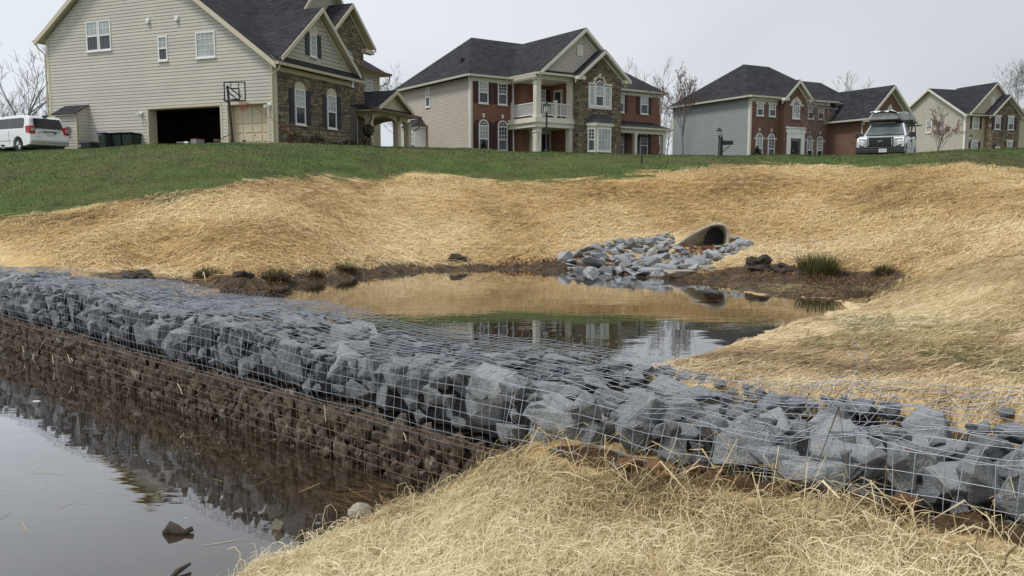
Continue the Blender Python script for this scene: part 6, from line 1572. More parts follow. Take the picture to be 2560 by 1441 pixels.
hose(hp, .045, 'white', 'vent_pipe', 'white bent plastic vent pipe between air conditioner and blue lidded bin', 'pipe')
# objects in the garage
def tub(loc, w, d, h, mat, label, rot=0.3):
    r = thing('storage_tub', label, 'storage tub', loc, R1 + rot, 'tubs and toys inside the garage')
    m = MB(); m.prism([(-w * .45, -d * .45, 0), (w * .45, -d * .45, 0), (w * .45, d * .45, 0), (-w * .45, d * .45, 0)], (0, 0, h)); m.build('tub', mat, r, bevel=.02)
    m = MB(); m.box(-w / 2, w / 2, -d / 2, d / 2, h, h + .05); m.build('lid', M['white'] if mat is not M['white'] else M['redlens'], r, bevel=.015)
M['orange'] = plain('orange_plastic', (0.45, 0.10, 0.03), 0.5); M['bluep'] = plain('blue_plastic', (0.05, 0.08, 0.30), 0.5)
tub(at_house1(7.1, 4.12, -1.6), .5, .7, .55, M['bluep'], 'blue storage tub just inside the left jamb of the garage')
tub(at_house1(6.5, 4.12, -1.9), .6, .5, .75, M['white'], 'white cooler with red lid at the left inside the garage', -.2)
tub(at_house1(5.7, 4.12, -2.6), .5, .5, .7, M['orange'], 'orange storage tub on the garage floor near the middle', .6)
tub(at_house1(5.0, 4.12, -2.9), .6, .5, .5, M['concrete'], 'grey storage tub right of the orange one in the garage', 0)
# basketball hoop
bh = thing('basketball_hoop', 'black portable basketball hoop with clear backboard by the small garage door', 'basketball hoop', (-12.70, 38.55, 4.12), rad(-6))
m = MB(); m.tube([(.0, 0, .05), (-.17, 0, 2.70)], .055, 8); m.build('pole', M['black'], bh)
m = MB(); m.box(-1.15, .35, -.35, .45, .0, .16); m.build('base', M['black_plastic'], bh, bevel=.05)
m = MB(); m.tube([(-.02, 0, .62), (-.9, -.1, .12)], .018, 5); m.tube([(-.02, 0, .62), (-.25, .3, .12)], .018, 5); m.build('brace', M['black'], bh)
m = MB(); m.tube([(-.17, 0, 2.70), (.22, .55, 2.28)], .028, 5); m.tube([(-.16, 0, 2.45), (.10, .55, 2.10)], .028, 5); m.tube([(-.17, 0, 2.72), (-.28, -.15, 2.5)], .02, 5); m.tube([(-.12, 0, 1.95), (-.36, -.05, 2.12)], .04, 5); m.build('lift_arms', M['black'], bh)
bb = MB(); x0, x1, z0, z1, y_ = -.64, .40, 2.10, 2.98, .62
bb.box(x0, x1, y_, y_ + .04, z0, z0 + .05); bb.box(x0, x1, y_, y_ + .04, z1 - .05, z1); bb.box(x0, x0 + .05, y_, y_ + .04, z0 + .05, z1 - .05); bb.box(x1 - .05, x1, y_, y_ + .04, z0 + .05, z1 - .05)
bb.box(-.31, -.28, y_, y_ + .03, 2.72, z1 - .05); bb.box(.06, .09, y_, y_ + .03, 2.72, z1 - .05); bb.box(-.31, .11, y_, y_ + .035, 2.64, 2.70); bb.box(.06, .11, y_, y_ + .035, 2.2, 2.64); bb.box(-.31, .11, y_, y_ + .035, 2.14, 2.20)
bf = bb.build('backboard_frame', M['black'], bh)
t = NT('clear_acrylic'); g_ = t.node("ShaderNodeBsdfGlossy"); g_.inputs["Roughness"].default_value = .05; tr_ = t.node("ShaderNodeBsdfTransparent"); mm_ = t.node("ShaderNodeMixShader"); mm_.inputs[0].default_value = .08; t.link(tr_.outputs[0], mm_.inputs[1]); t.link(g_.outputs[0], mm_.inputs[2]); t.link(mm_.outputs[0], t.out.inputs[0]); M['acrylic'] = t.mat
m = MB(); m.box(x0 + .05, x1 - .05, y_ + .015, y_ + .025, z0 + .05, z1 - .05); m.build('backboard', M['acrylic'], bf)
m = MB(); rc = (.16, .62 + .32, 2.06); m.tube([(rc[0] + .22 * math.cos(a), rc[1] + .22 * math.sin(a), rc[2]) for a in np.linspace(0, 2 * math.pi, 17)], .012, 5); rim = m.build('rim', M['orange'], bh)
m = MB()
for k in range(12):
    a = 2 * math.pi * k / 12; m.tube([(rc[0] + .22 * math.cos(a), rc[1] + .22 * math.sin(a), rc[2]), (rc[0] + .15 * math.cos(a + .4), rc[1] + .15 * math.sin(a + .4), rc[2] - .2), (rc[0] + .13 * math.cos(a), rc[1] + .13 * math.sin(a), rc[2] - .38)], .006, 3)
m.build('net', M['redlens'], bh)
hose([(-12.1, 39.2, 6.15), (-11.6, 39.4, 5.75), (-11.0, 39.7, 5.3), (-10.55, 40.0, 4.95), (-10.5, 40.1, 4.3)], .011, 'redlens', 'red_rope', 'thin red rope strung from the basketball rim down to the house corner', 'rope')
# garden lights, lamp posts, mailbox, stake
M['lampglass'] = plain('lamp_glass', (0.55, 0.57, 0.55), 0.15)
def path_light(loc, label, white=False):
    r = thing('path_light', label, 'garden light', loc, 0, 'garden path lights along the drive')
    mt = M['white'] if white else M['black']
    m = MB(); m.tube([(0, 0, 0), (0, 0, .22)], .012, 6); m.build('stem', M['black'], r)
    m = MB(); m.lathe((0, 0, .20), [(.05, 0), (.06, .12)], 8); m.build('lamp', M['lampglass'] if not white else M['white'], r)
    m = MB(); m.lathe((0, 0, .32), [(.11, 0), (.10, .03), (.02, .07)], 8); m.build('cap', mt, r); return r
def on_ground(px_, D): x = (px_ - 1280) / 2090 * D; return (x, D, gz(x, D) - .02)
for px_, D, w_, lb in ((23, 37.5, 0, 'small black path light in the grass before the minivan door'), (213, 37.5, 0, 'small black path light between minivan and meter closet'), (476, 38.0, 1, 'small white path light before the open garage'), (619, 37.5, 0, 'small black path light before the closed garage door')):
    x, y, z = on_ground(px_, D); path_light((x, y, z + .05), lb, bool(w_))
def lamp_post(loc, h, label):
    r = thing('lamp_post', label, 'lamp post', loc, 0)
    m = MB(); m.lathe((0, 0, 0), [(.09, 0), (.09, .12), (.045, .2), (.040, h - .62), (.06, h - .60), (.06, h - .52), (.03, h - .50)], 10); m.build('post', M['black'], r)
    m = MB(); m.lathe((0, 0, h - .50), [(.06, 0), (.10, .04), (.14, .30)], 6); m.build('lantern_glass', M['lampglass'], r)
    m = MB()
    for k in range(6): a = 2 * math.pi * k / 6; m.tube([(.10 * math.cos(a), .10 * math.sin(a), h - .46), (.145 * math.cos(a), .145 * math.sin(a), h - .20)], .008, 4)
    m.lathe((0, 0, h - .20), [(.18, 0), (.17, .05), (.06, .14), (.02, .2)], 6); m.build('lantern_frame', M['black'], r); return r
x, y, z = on_ground(1365, 38); lamp_post((x, y, 3.78), 2.3, 'black lantern post before the balcony of the red brick house')
x, y, z = on_ground(1791, 52); lamp_post((x, y, z - .05), 2.2, 'black lantern post beside the mailbox before the grey flank')
x, y, z = on_ground(2412, 80); lamp_post((x, y, z - .1), 2.1, 'far black lantern post at the corner of the distant tan house')
x, y, z = on_ground(1797, 44.5)
mb = thing('mailbox', 'black mailbox on a post with scroll bracket before the grey flank', 'mailbox', (x, y, 3.85), rad(4))
m = MB(); m.box(-.06, .06, -.06, .06, 0, 1.10); m.lathe((0, 0, 1.10), [(.07, 0), (.03, .05), (.05, .09), (.0, .14)], 8); m.build('post', M['black'], mb)
m = MB(); prof = [(-.10, .72), (.10, .72), (.10, .86)] + [(.10 * math.cos(a), .86 + .09 * math.sin(a)) for a in (.5, 1.0, 1.57, 2.1, 2.6)] + [(-.10, .86)]; m.prism([(.08, a, b) for a, b in prof], (.52, 0, 0)); m.build('box', M['black'], mb)
m = MB(); m.tube([(.06, 0, .35), (.2, 0, .42), (.3, 0, .55), (.42, 0, .62), (.44, 0, .70)], .02, 5); m.tube([(.12 + .06 * math.cos(a), 0, .56 + .06 * math.sin(a)) for a in np.linspace(0, 6, 10)], .012, 4); m.build('scroll_bracket', M['black'], mb)
m = MB(); m.tube([(0, 0, 0), (0, 0, .36)], .022, 8); m.lathe((0, 0, .34), [(.03, 0), (.03, .03)], 8); o = m.build('marker_stake', M['black']); xs = (1601 - 1280) / 2090 * 21.5; o.location = (xs, 21.5, gz(xs, 21.5) - .02); tag(o, 'short black marker stake alone in the lawn above the straw', 'stake')
m = MB(); m.box(-.05, .05, -.05, .05, 0, .9); o = m.build('utility_post', M['black']); x, y, z = on_ground(2133, 40); o.location = (x, y, 3.2); tag(o, 'short black post beside the front bumper of the pickup', 'post')

# ------------------------------------------------------------------ trees and shrubs
M['bark'] = plain('grey_bark', (0.13, 0.115, 0.105), 0.9, 0.25, 4); M['bark_far'] = plain('pale_grey_bark', (0.21, 0.19, 0.185), 0.9, 0.2, 4)
def leafm(name, stops): return fibre_mat(name, stops, .6, .3)
M['redbud'] = leafm('red_buds', [(0, (0.13, 0.035, 0.035)), (.6, (0.24, 0.08, 0.06)), (1, (0.30, 0.16, 0.09))])
M['pinkbud'] = leafm('pink_blossom', [(0, (0.24, 0.09, 0.10)), (.6, (0.38, 0.17, 0.18)), (1, (0.50, 0.30, 0.28))])
M['evergreen'] = leafm('evergreen_leaf', [(0, (0.008, 0.016, 0.008)), (.6, (0.022, 0.040, 0.016)), (1, (0.055, 0.075, 0.028))])
M['darkshrub'] = leafm('dark_shrub_leaf', [(0, (0.02, 0.016, 0.012)), (.5, (0.04, 0.036, 0.02)), (.85, (0.06, 0.07, 0.03)), (1, (0.16, 0.06, 0.05))])
def tree_parts(seed, h, r0, spread, levels=5, first=.3, upright=.55, kids=(3, 5), thin=.008, sides=4):
    rnd = random.Random(seed); trunk = MB(); br = MB(); tips = []
    def limb(p, d, L, r, lv):
        pts = [Vector(p)]; rs = [r]; n = 4 if lv < 2 else 3; q = Vector(p); dd_ = Vector(d)
        for k in range(n):
            dd_ = (dd_ + Vector((rnd.gauss(0, .13), rnd.gauss(0, .13), rnd.gauss(.03, .08)))).normalized(); q = q + dd_ * L / n; pts.append(q.copy()); rs.append(max(thin * .6, r * (1 - .6 * (k + 1) / n)))
        (trunk if lv == 0 else br).tube(pts, rs, sides + 2 if lv == 0 else (sides if lv < 3 else 3), cap=False)
        if lv >= 3: tips.append((pts[-1], pts[1]))
        if lv < levels:
            nk = rnd.randint(*kids) + (4 if lv == 0 else 0)
            for k in range(nk):
                t = rnd.uniform(first if lv == 0 else .25, 1.0); i = min(int(t * n), n - 1); f = t * n - i; b = pts[i].lerp(pts[i + 1], f)
                a = rnd.uniform(0, 6.283); tilt = spread * rnd.uniform(.7, 1.3)
                ax = dd_.orthogonal().normalized(); ax.rotate(Matrix.Rotation(a, 3, dd_)); nd = (dd_ * math.cos(tilt) + ax * math.sin(tilt)); nd.z += upright * .35; nd.normalize()
                limb(b, nd, L * rnd.uniform(.45, .72) * (1.15 - .3 * t), max(thin, rs[i] * rnd.uniform(.4, .6)), lv + 1)
    limb((0, 0, 0), (0, 0, 1), h, r0, 0)
    return trunk, br, tips
def bud_mesh(tips, seed, per, size, zmin=0):
    rnd = np.random.default_rng(seed); P = []
    for (a, b) in tips:
        if a.z < zmin: continue
        for _ in range(per): t = rnd.random(); P.append(np.array(a.lerp(b, t)) + rnd.normal(0, .03, 3))
    return leaves(np.array(P), size, rnd)
def leaves(P, size, rnd):
    n = len(P); u = rnd.normal(0, 1, (n, 3)); u /= np.linalg.norm(u, axis=1)[:, None]; w = np.cross(u, rnd.normal(0, 1, (n, 3))); w /= np.linalg.norm(w, axis=1)[:, None]
    s = size * rnd.uniform(.6, 1.3, (n, 1)); V = np.stack([P - u * s, P + w * s * .5, P + u * s, P - w * s * .5], 1).reshape(-1, 3)
    return V, np.arange(4 * n).reshape(-1, 4), np.repeat(rnd.random(n), 4)
def make_tree(name, label, cat, loc, rot, parts, bark, buds=None, group=None):
    tk, br, tips = parts; r = thing(name, label, cat, loc, rot, group)
    tk.build('trunk', bark, r, smooth=True); o = br.build('crown', bark, r); 
    if buds:
        mat, per, size, zmin = buds; V, F, at_ = bud_mesh(tips, 5, per, size, zmin); b = mesh_np('buds', V, F, mat, r, {'rnd': at_}); b['kind'] = 'stuff'
    return r
VAR = [tree_parts(3, 8.0, .16, .62, 4, .35, .6, (3, 4), .018), tree_parts(8, 7.2, .13, .8, 4, .2, .5, (3, 4), .018), tree_parts(12, 9.0, .15, .5, 4, .3, .8, (3, 4), .018)]
base = [make_tree('bare_tree', 'forked bare tree standing alone above the minivan roof', 'tree', (-43.6, 75, 4.0), .4, VAR[0], M['bark_far'], group='bare trees behind the minivan'),
        make_tree('bare_tree', 'low bushy bare tree low behind the minivan near the picture edge', 'tree', (-45.2, 70, 3.4), 2.0, VAR[1], M['bark_far'], group='bare trees behind the minivan'),
        make_tree('bare_tree', 'tall slim bare tree at the left picture edge behind the minivan', 'tree', (-50.5, 80, 3.6), 1.0, VAR[2], M['bark_far'], group='bare trees behind the minivan')]
rt = random.Random(9)
TL = [(-41.0, 72, 3.0, 1, .55, 'short bare tree right beside the siding corner above the minivan'), (-47.5, 82, 3.0, 1, .8, 'bare bush-like tree in the middle gap behind the minivan'), (-44.5, 84, 3.0, 1, .7, 'thicket of bare twigs right of the forked tree'), (-49.0, 74, 3.2, 1, .6, 'low bare thicket at the foot of the slim edge tree'), (-52, 90, 3.0, 0, .9, 'farthest bare tree behind the minivan at the left edge'), (-42.5, 78, 3.0, 1, .62, 'leaning bare thicket between forked tree and house corner'), (-46.6, 90, 3.0, 2, .62, 'slender bare tree just left of the forked tree')]
for (x, y, z, v, s, lb) in TL:
    t_ = dup(base[v], (x, y, z), rt.uniform(0, 6), lb, s)
TR_ = [(12.6, 70, 3.9, 2, .66, 'tall bare budding tree in the gap between brick and grey houses'), (14.5, 84, 3.9, 1, .7, 'bare thicket low in the gap between the two houses'), (12.8, 92, 3.9, 0, .75, 'bare branching tree behind the gap thicket'), (16.6, 90, 3.9, 1, .8, 'bare tree touching the edge of the grey flank'), (13.9, 76, 3.9, 1, .5, 'lowest bare thicket between the porch roof and grey flank')]
for (x, y, z, v, s, lb) in TR_: t_ = dup(base[v], (x, y, z), rt.uniform(0, 6), lb, s); t_['group'] = 'bare trees in the gap between the houses'
for (x, y, z, v, s, lb) in [(-12.0, 82, 4.0, 1, .85, 'bushy bare tree seen through the porch arches'), (-10.2, 90, 4.0, 1, .8, 'reddish bare tree right of the one seen through the porch'), (74, 125, 8.5, 0, 1.15, 'bare tree above the distant tan house at the right edge'), (78.5, 130, 8.5, 1, 1.2, 'bare tree cut by the right picture edge'), (48.5, 120, 6.0, 2, .9, 'thin bare tree tip in the gap behind the pickup load')]: t_ = dup(base[v], (x, y, z), rt.uniform(0, 6), lb, s); t_['group'] = 'bare trees far behind the houses'
make_tree('young_tree', 'slender young tree with dark red leaves before the grey flank', 'tree', (10.05, 50, 3.80), 0, tree_parts(21, 3.4, .05, .5, 3, .32, 1.0, (4, 6), .010, 3), M['bark'], (M['redbud'], 5, .045, 1.1))
make_tree('young_tree', 'reddish young tree spreading before the brown brick wall', 'tree', (19.6, 55, 3.9), 0, tree_parts(22, 2.9, .045, .62, 3, .25, .8, (4, 6), .010, 3), M['bark'], (M['redbud'], 3, .035, .8))
make_tree('young_tree', 'small tree with pink blossom before the distant tan house', 'tree', (29.9, 60, 4.25), 0, tree_parts(23, 2.6, .045, .62, 3, .3, .7, (4, 6), .011, 3), M['bark'], (M['pinkbud'], 5, .05, .9))
def shrub(name, label, loc, sx, sy, sz, n, mat, size, seed, group=None, cone=False):
    rnd = np.random.default_rng(seed); P = rnd.normal(0, 1, (n, 3)); P /= np.linalg.norm(P, axis=1)[:, None]; P *= rnd.uniform(.55, 1.0, (n, 1)) * (1 + .25 * rnd.random((n, 1)))
    P[:, 2] = P[:, 2] * .5 + .5
    if cone: k = (1.15 - np.clip(P[:, 2], 0, 1))[:, None]; P[:, :2] *= k
    P *= np.array([sx, sy, sz]); V, F, a_ = leaves(P, size, rnd)
    r = thing(name, label, 'shrub', loc, 0, group); o = mesh_np('foliage', V, F, mat, r, {'rnd': a_})
    m = MB()
    for k in range(5): a = k * 1.3; m.tube([(0, 0, -.05), (sx * .3 * math.cos(a), sy * .3 * math.sin(a), sz * .5)], .015, 3, cap=False)
    m.build('stems', M['bark'], r); return r
R_ = Matrix.Rotation(R1, 4, 'Z'); O1 = HOUSE1.root.location
def h1f(x, out): v = R_ @ Vector((x, -out, 0)); return (O1.x + v.x, O1.y + v.y, 4.12)
for k, (x, o_, s, h_, lb) in enumerate(((.75, .7, .42, .75, 'bare dark shrub nearest the stone corner'), (2.4, .7, .38, .80, 'rusty dark shrub between the two shuttered windows'), (4.0, .7, .40, .5, 'low dark shrub before the second shuttered window'), (5.2, .7, .45, .72, 'dense dark shrub under the right shutter'), (6.2, .6, .45, .62, 'dark shrub at the foot of the stone tower'), (7.1, .4, .42, .6, 'last low dark shrub left of the porch topiary'))):
    shrub('shrub', lb, h1f(x, o_), s, s, h_, 420, M['darkshrub'], .055, 40 + k, 'shrubs along the stone front')
ty = shrub('topiary', 'dark ball topiary on a stem beside the first porch column', h1f(8.05, .15), .01, .01, .01, 5, M['evergreen'], .03, 60)
Pn = np.random.default_rng(3); q = Pn.normal(0, 1, (700, 3)); q /= np.linalg.norm(q, axis=1)[:, None]; q *= Pn.uniform(.7, 1, (700, 1)) * np.array([.34, .34, .38]); q[:, 2] += 1.45
q2 = Pn.normal(0, 1, (300, 3)); q2 /= np.linalg.norm(q2, axis=1)[:, None]; q2 *= np.array([.24, .24, .45]); q2[:, 2] += .65
V, F, a_ = leaves(np.concatenate([q, q2]), .045, Pn); mesh_np('ball_foliage', V, F, M['evergreen'], ty, {'rnd': a_})
shrub('evergreen_shrub', 'small dark cone evergreen at the brick corner under the maroon shutter', (-1.85, 54.9, 4.35), .36, .36, 1.15, 900, M['evergreen'], .05, 71, None, True)
shrub('evergreen_shrub', 'dark cone evergreen at the corner between grey flank and brown brick', (18.35, 63.3, 4.3), .5, .5, 1.35, 900, M['evergreen'], .06, 72, None, True)
shrub('shrub', 'dark spiky shrub at the last porch column of the red brick house', (10.5, 61.5, 4.35), .5, .5, .65, 500, M['evergreen'], .06, 73)

# ------------------------------------------------------------------ rushes, clods and litter at the water
def blades(n, h, spread, seed, width=.006, droop=.5):
    rnd = np.random.default_rng(seed); a = rnd.uniform(0, 6.283, n); r = spread * .45 * np.sqrt(rnd.random(n)); lean = rnd.uniform(.05, droop, n) * (0.4 + r / (spread * .45)); hh = h * rnd.uniform(.45, 1.0, n)
    V = []; 
    for k, t in enumerate((0, .45, .8, 1.0)):
        x = r * np.cos(a) + np.cos(a) * lean * hh * t ** 2; y = r * np.sin(a) + np.sin(a) * lean * hh * t ** 2; z = hh * t * (1 - .35 * lean * t) - .03
        w = width * (1 - t * .85); tx, ty_ = -np.sin(a + rnd.uniform(-1, 1, n)), np.cos(a)
        V.append(np.stack([np.stack([x - tx * w, y - ty_ * w, z], -1), np.stack([x + tx * w, y + ty_ * w, z], -1)], 1))
    V = np.stack(V, 1).reshape(n, 8, 3); idx = np.arange(n)[:, None, None] * 8 + np.array([[0, 1, 3, 2], [2, 3, 5, 4], [4, 5, 7, 6]])[None]
    return V.reshape(-1, 3), idx.reshape(-1, 4), np.repeat(rnd.random(n), 8)
def tuft(x, y, h, s, n, mat, seed, label, droop=.5, dead=.5, width=.006):
    r = thing('rush_tuft', label, 'plant', (x, y, gz(x, y)), 0)
    V, F, a_ = blades(n, h, s, seed, width, droop); mesh_np('blades', V, F, M[mat], r, {'rnd': a_})
    V, F, a_ = blades(int(n * dead) + 10, h * .6, s * 1.4, seed + 1, width, 1.3); mesh_np('dead_blades', V, F, M['dead'], r, {'rnd': a_})
    me = lump(seed, M['mud_core'], .35, 2); o = bpy.data.objects.new('root_clump', me); COL.objects.link(o); o.parent = r; o.scale = (s * .55, s * .45, h * .20 + .02); return r
tuft(4.14, 11.27, .36, .58, 900, 'reed', 1, 'large green rush clump on the muddy shore right of the riprap', .55, .4)
tuft(4.80, 10.75, .20, .22, 200, 'reed', 2, 'small green rush tuft at the right end of the muddy shore', .7, .6)
for k, (x, y, h, s, lb) in enumerate(((-4.0, 10.95, .20, .28, 'brown green tuft standing alone right of the clod by the wall'), (-3.15, 11.0, .19, .36, 'wide dark rush tuft in the left shore row'), (-2.75, 11.5, .15, .26, 'drooping brown tuft in the middle of the left shore row'), (-2.45, 12.2, .17, .28, 'dark grassy tuft mirrored in the pond at the left shore'), (-4.85, 10.75, .12, .34, 'flattened brown tuft behind the gabion top at left'))):
    tuft(x, y, h, s, 260, 'dead' if k in (2, 4) else 'reed', 10 + k, lb, 1.0, 1.4)
for k, (x, y, s, lb) in enumerate(((-.9, 13.9, .13, 'dark sod clod alone on the far shore left of the riprap'), (3.55, 11.9, .20, 'dark crumbling sod clod left of the large rush clump'), (3.8, 11.65, .16, 'flat mud clod between sod clod and rush clump'), (-4.75, 10.62, .16, 'dark sod clod just behind the gabion top'), (-3.45, 10.6, .10, 'small dark clod under the left tufts'))):
    me = lump(30 + k, M['mud_core'], .5, 3); o = rock_thing('sod_clod', me, (x, y, gz(x, y) + s * .2), (s * 1.3, s * .9, s * .6), (0, 0, k), lb, 'clod')
rock_thing('field_rock', tan_hull(611, 'rock_tan'), (-1.28, 4.40, .02), (.035, .03, .055), (.2, .1, .3), 'small upright tan rock standing in the shallow pool edge', 'stone')
rock_thing('field_rock', lump(77, M['rock_tan'], .15, 3), (-.87, 4.62, .01), (.075, .055, .05), (0, 0, .3), 'smooth pale rounded stone half under water by the mound', 'stone')
m = MB(); m.tube([(-.11, 0, 0), (-.06, .02, .035), (0, 0, .02), (.05, -.01, .012), (.10, .02, .03)], [.012, .05, .04, .022, .02], 7); o = m.build('driftwood', M['mud_core'], smooth=True); o.scale = (.75,) * 3; o.location = (-1.80, 4.34, .0); tag(o, 'dark rotten chunk of wood floating on the near pool', 'driftwood')
m = MB(); m.tube([(0, 0, 0), (.02, .06, .02), (.05, .13, .025)], [.012, .016, .008], 5); o = m.build('stick', M['mud_core']); o.location = (-1.62, 3.78, .0); tag(o, 'short dark stick in the pool at the bottom picture edge', 'stick')
m = MB(); m.prism([(.035 * math.cos(t), .018 * math.sin(t), 0) for t in np.linspace(0, 6.283, 11)[:-1]], (0, 0, .004)); o = m.build('floating_leaf', M['white']); o.location = (-4.22, 7.27, .003); tag(o, 'single pale leaf floating on the pool near the wall at left', 'leaf')
# clay lumps squeezed out under the near baskets
M['clay'] = plain('orange_clay', (0.21, 0.105, 0.045), 0.9, 0.35, 6.0, 0.9, 25)
rc_ = random.Random(12)
for k, (s, o_, q, lb) in enumerate(((1.75, -.05, .045, 'orange clay lump left under the tangled wire'), (1.95, -.08, .06, 'largest orange clay lump below the twisted wire'), (2.1, -.04, .035, 'small orange clay lump right of the largest one'), (3.0, -.02, .045, 'orange clay smeared on the long slab in the nearest basket'), (3.55, -.10, .05, 'reddish clay lump at the foot of the nearest basket'), (1.55, .45, .045, 'clay lump pressed between stones behind the tangled wire'))):
    p = WS0 + WDIR * s + WNRM * o_; rock_thing('clay_lump', lump(50 + k, M['clay'], .3, 3), (p[0], p[1], gz(p[0], p[1]) + q * .5), (q * 1.2, q, q * .7), (0, 0, k * 1.7), lb, 'clay lump')

# ------------------------------------------------------------------ fibres: straw mat, stalks, lawn, litter
L0_, L1_ = math.log(rr[0]), math.log(rr[-1])
def gzi(x, y):
    """fast lookup in the ground grid"""
    a = np.arctan2(x, y + 2); l = np.log(np.hypot(x, y + 2))
    fa = np.clip(np.interp(a, ang, np.arange(len(ang))), 0, len(ang) - 1.001); fl = np.clip((l - L0_) / (L1_ - L0_) * (NR - 1), 0, NR - 1.001)
    i, j = fl.astype(int), fa.astype(int); u, v = fl - i, fa - j
    return (GZ[i, j] * (1 - u) + GZ[i + 1, j] * u) * (1 - v) + (GZ[i, j + 1] * (1 - u) + GZ[i + 1, j + 1] * u) * v

def fibres(name, X, Y, length, width, K, curl, lift, mat, seed, head=None, hspread=3.15, zfun=gzi, label=None, cat=None, tilt=.35, zoff=0.0, col=None):
    r = np.random.default_rng(seed); n = len(X)
    th = (r.uniform(-hspread, hspread, n) + (0 if head is None else head)); L = r.uniform(length[0], length[1], n); kap = r.normal(0, curl, n)
    P = np.empty((n, K + 1, 3)); x, y = X.copy(), Y.copy()
    arch = lift * r.exponential(1.0, n); slope = r.normal(0, lift * .6, n); base_ = r.uniform(0, lift * .7, n)
    for k in range(K + 1):
        t = k / K
        P[:, k, 0] = x; P[:, k, 1] = y; P[:, k, 2] = zfun(x, y) + zoff + base_ + arch * 4 * t * (1 - t) * .6 + slope * (t - .5)
        x = x + np.cos(th) * L / K; y = y + np.sin(th) * L / K; th = th + kap / K + r.normal(0, curl * .25 / K ** .5, n)
    T = np.gradient(P, axis=1); S = np.stack([-T[..., 1], T[..., 0], np.zeros_like(T[..., 0])], -1); S /= np.linalg.norm(S, axis=-1, keepdims=True) + 1e-9
    S[..., 2] += r.normal(0, tilt, (n, 1)); w = (width[0] + (width[1] - width[0]) * r.random(n))[:, None, None] * .5
    w = w * np.interp(np.arange(K + 1) / K, [0, .2, .8, 1], [.5, 1, .9, .3])[None, :, None]
    V = np.stack([P - S * w, P + S * w], 2).reshape(-1, 3)
    b = np.arange(n)[:, None, None] * (K + 1) * 2 + (np.arange(K) * 2)[None, :, None] + np.array([0, 1, 3, 2])[None, None]
    c = r.random(n) if col is None else np.clip(col + r.normal(0, .18, n), 0, 1)
    o = mesh_np(name, V, b.reshape(-1, 4), M[mat], None, {'rnd': np.repeat(c, (K + 1) * 2)})
    tag(o, label, cat, kind='stuff'); return o

def wall_side(x, y): return (x - WS0[0]) * WNRM[0] + (y - WS0[1]) * WNRM[1]
def scatter(n, seed, box, keep):
    r = np.random.default_rng(seed); X = r.uniform(box[0], box[1], n); Y = r.uniform(box[2], box[3], n); k = keep(X, Y); return X[k], Y[k]
def polar(n, seed, r0, r1, a0, a1, keep, power=1.0):
    g_ = np.random.default_rng(seed); R = r0 * (r1 / r0) ** (g_.random(n) ** power); A = g_.uniform(a0, a1, n); X = R * np.sin(A); Y = R * np.cos(A) - 2
    k = keep(X, Y); return X[k], Y[k]
def dry_low(x, y): return (gzi(x, y) > .02) & (wall_side(x, y) < -.02)
def tone(x, y, s, seed): return fbm(x, y, s, seed) * 1.5 - .25
# curly excelsior of the near mound
kp = lambda x, y: dry_low(x, y) & (y > .6) & ((wall_side(x, y) < -.10 - .16 * fbm(x, y, 3.0, 4)) | (((x - WS0[0]) * WDIR[0] + (y - WS0[1]) * WDIR[1]) < 1.05))
X, Y = scatter(200000, 1, (-1.6, 2.6, 1.6, 4.75), kp)
fibres('straw_mat', X, Y, (.05, .14), (.0017, .0033), 3, 2.4, .016, 'straw', 2, label='tangle of curly pale straw covering the near mound', cat='straw', col=tone(X, Y, 1.6, 5))
X, Y = scatter(34000, 3, (-1.6, 2.6, 1.6, 4.75), kp)
fibres('straw_curls', X, Y, (.10, .22), (.0014, .0024), 5, 4.5, .045, 'straw', 4, label='loose springy straw curls standing off the near mound', cat='straw', tilt=.8, zoff=.01, col=tone(X, Y, 1.6, 5) + .2)
# coarse stalks poking through the near basket
kp2 = lambda x, y: (np.abs(wall_side(x, y) + .08) < .30) & (((x - WS0[0]) * WDIR[0] + (y - WS0[1]) * WDIR[1]) > 1.0)
X, Y = scatter(1500, 5, (.0, 2.6, 2.2, 4.6), kp2)
fibres('loose_stalks', X, Y, (.10, .34), (.0030, .0050), 2, .35, .075, 'straw', 6, label='long dry stalks sticking out along the near basket', cat='straw', tilt=1.0, zoff=.015)
# flattened matting of the right bank
def bank(x, y): return (wall_side(x, y) > 1.12) & (gzi(x, y) > WU + .012) & (poly_sd(x, y, POND) > .02)
X, Y = polar(170000, 7, 5.6, 16.0, .10, .80, lambda x, y: bank(x, y) & (seg_dist(x, y, MUDDY_SHORE) > .25) & (poly_sd(x, y, MUD_FLAT) > .1), 1.25)
fibres('matting_straw', X, Y, (.10, .26), (.0035, .0065), 2, .55, .010, 'straw_pale', 8, head=.28, hspread=.55, label='long flattened straw combed along the right bank', cat='straw', col=tone(X, Y, .9, 15) + .12)
X, Y = polar(52000, 9, 5.6, 13.0, .24, .80, lambda x, y: bank(x, y) & (fbm(x, y, .7, 33) + np.clip((x - 2.9) / 5.0, -.3, .25) > .58), 1.3)
fibres('greenish_straw', X, Y, (.08, .22), (.003, .006), 2, .8, .018, 'straw_green', 10, head=.2, hspread=.9, label='duller greenish straw patches on the upper right bank', cat='straw', col=tone(X, Y, 1.3, 18))
X, Y = scatter(60000, 57, (.6, 4.8, 2.4, 6.6), lambda x, y: (wall_side(x, y) > 1.04) & (wall_side(x, y) < 1.75) & (gzi(x, y) > .56))
fibres('edge_straw', X, Y, (.06, .20), (.0025, .0045), 2, 1.2, .014, 'straw_pale', 58, head=.25, hspread=.8, label='loose straw spilling over the back edge of the near baskets', cat='straw', col=tone(X, Y, 2.0, 5))
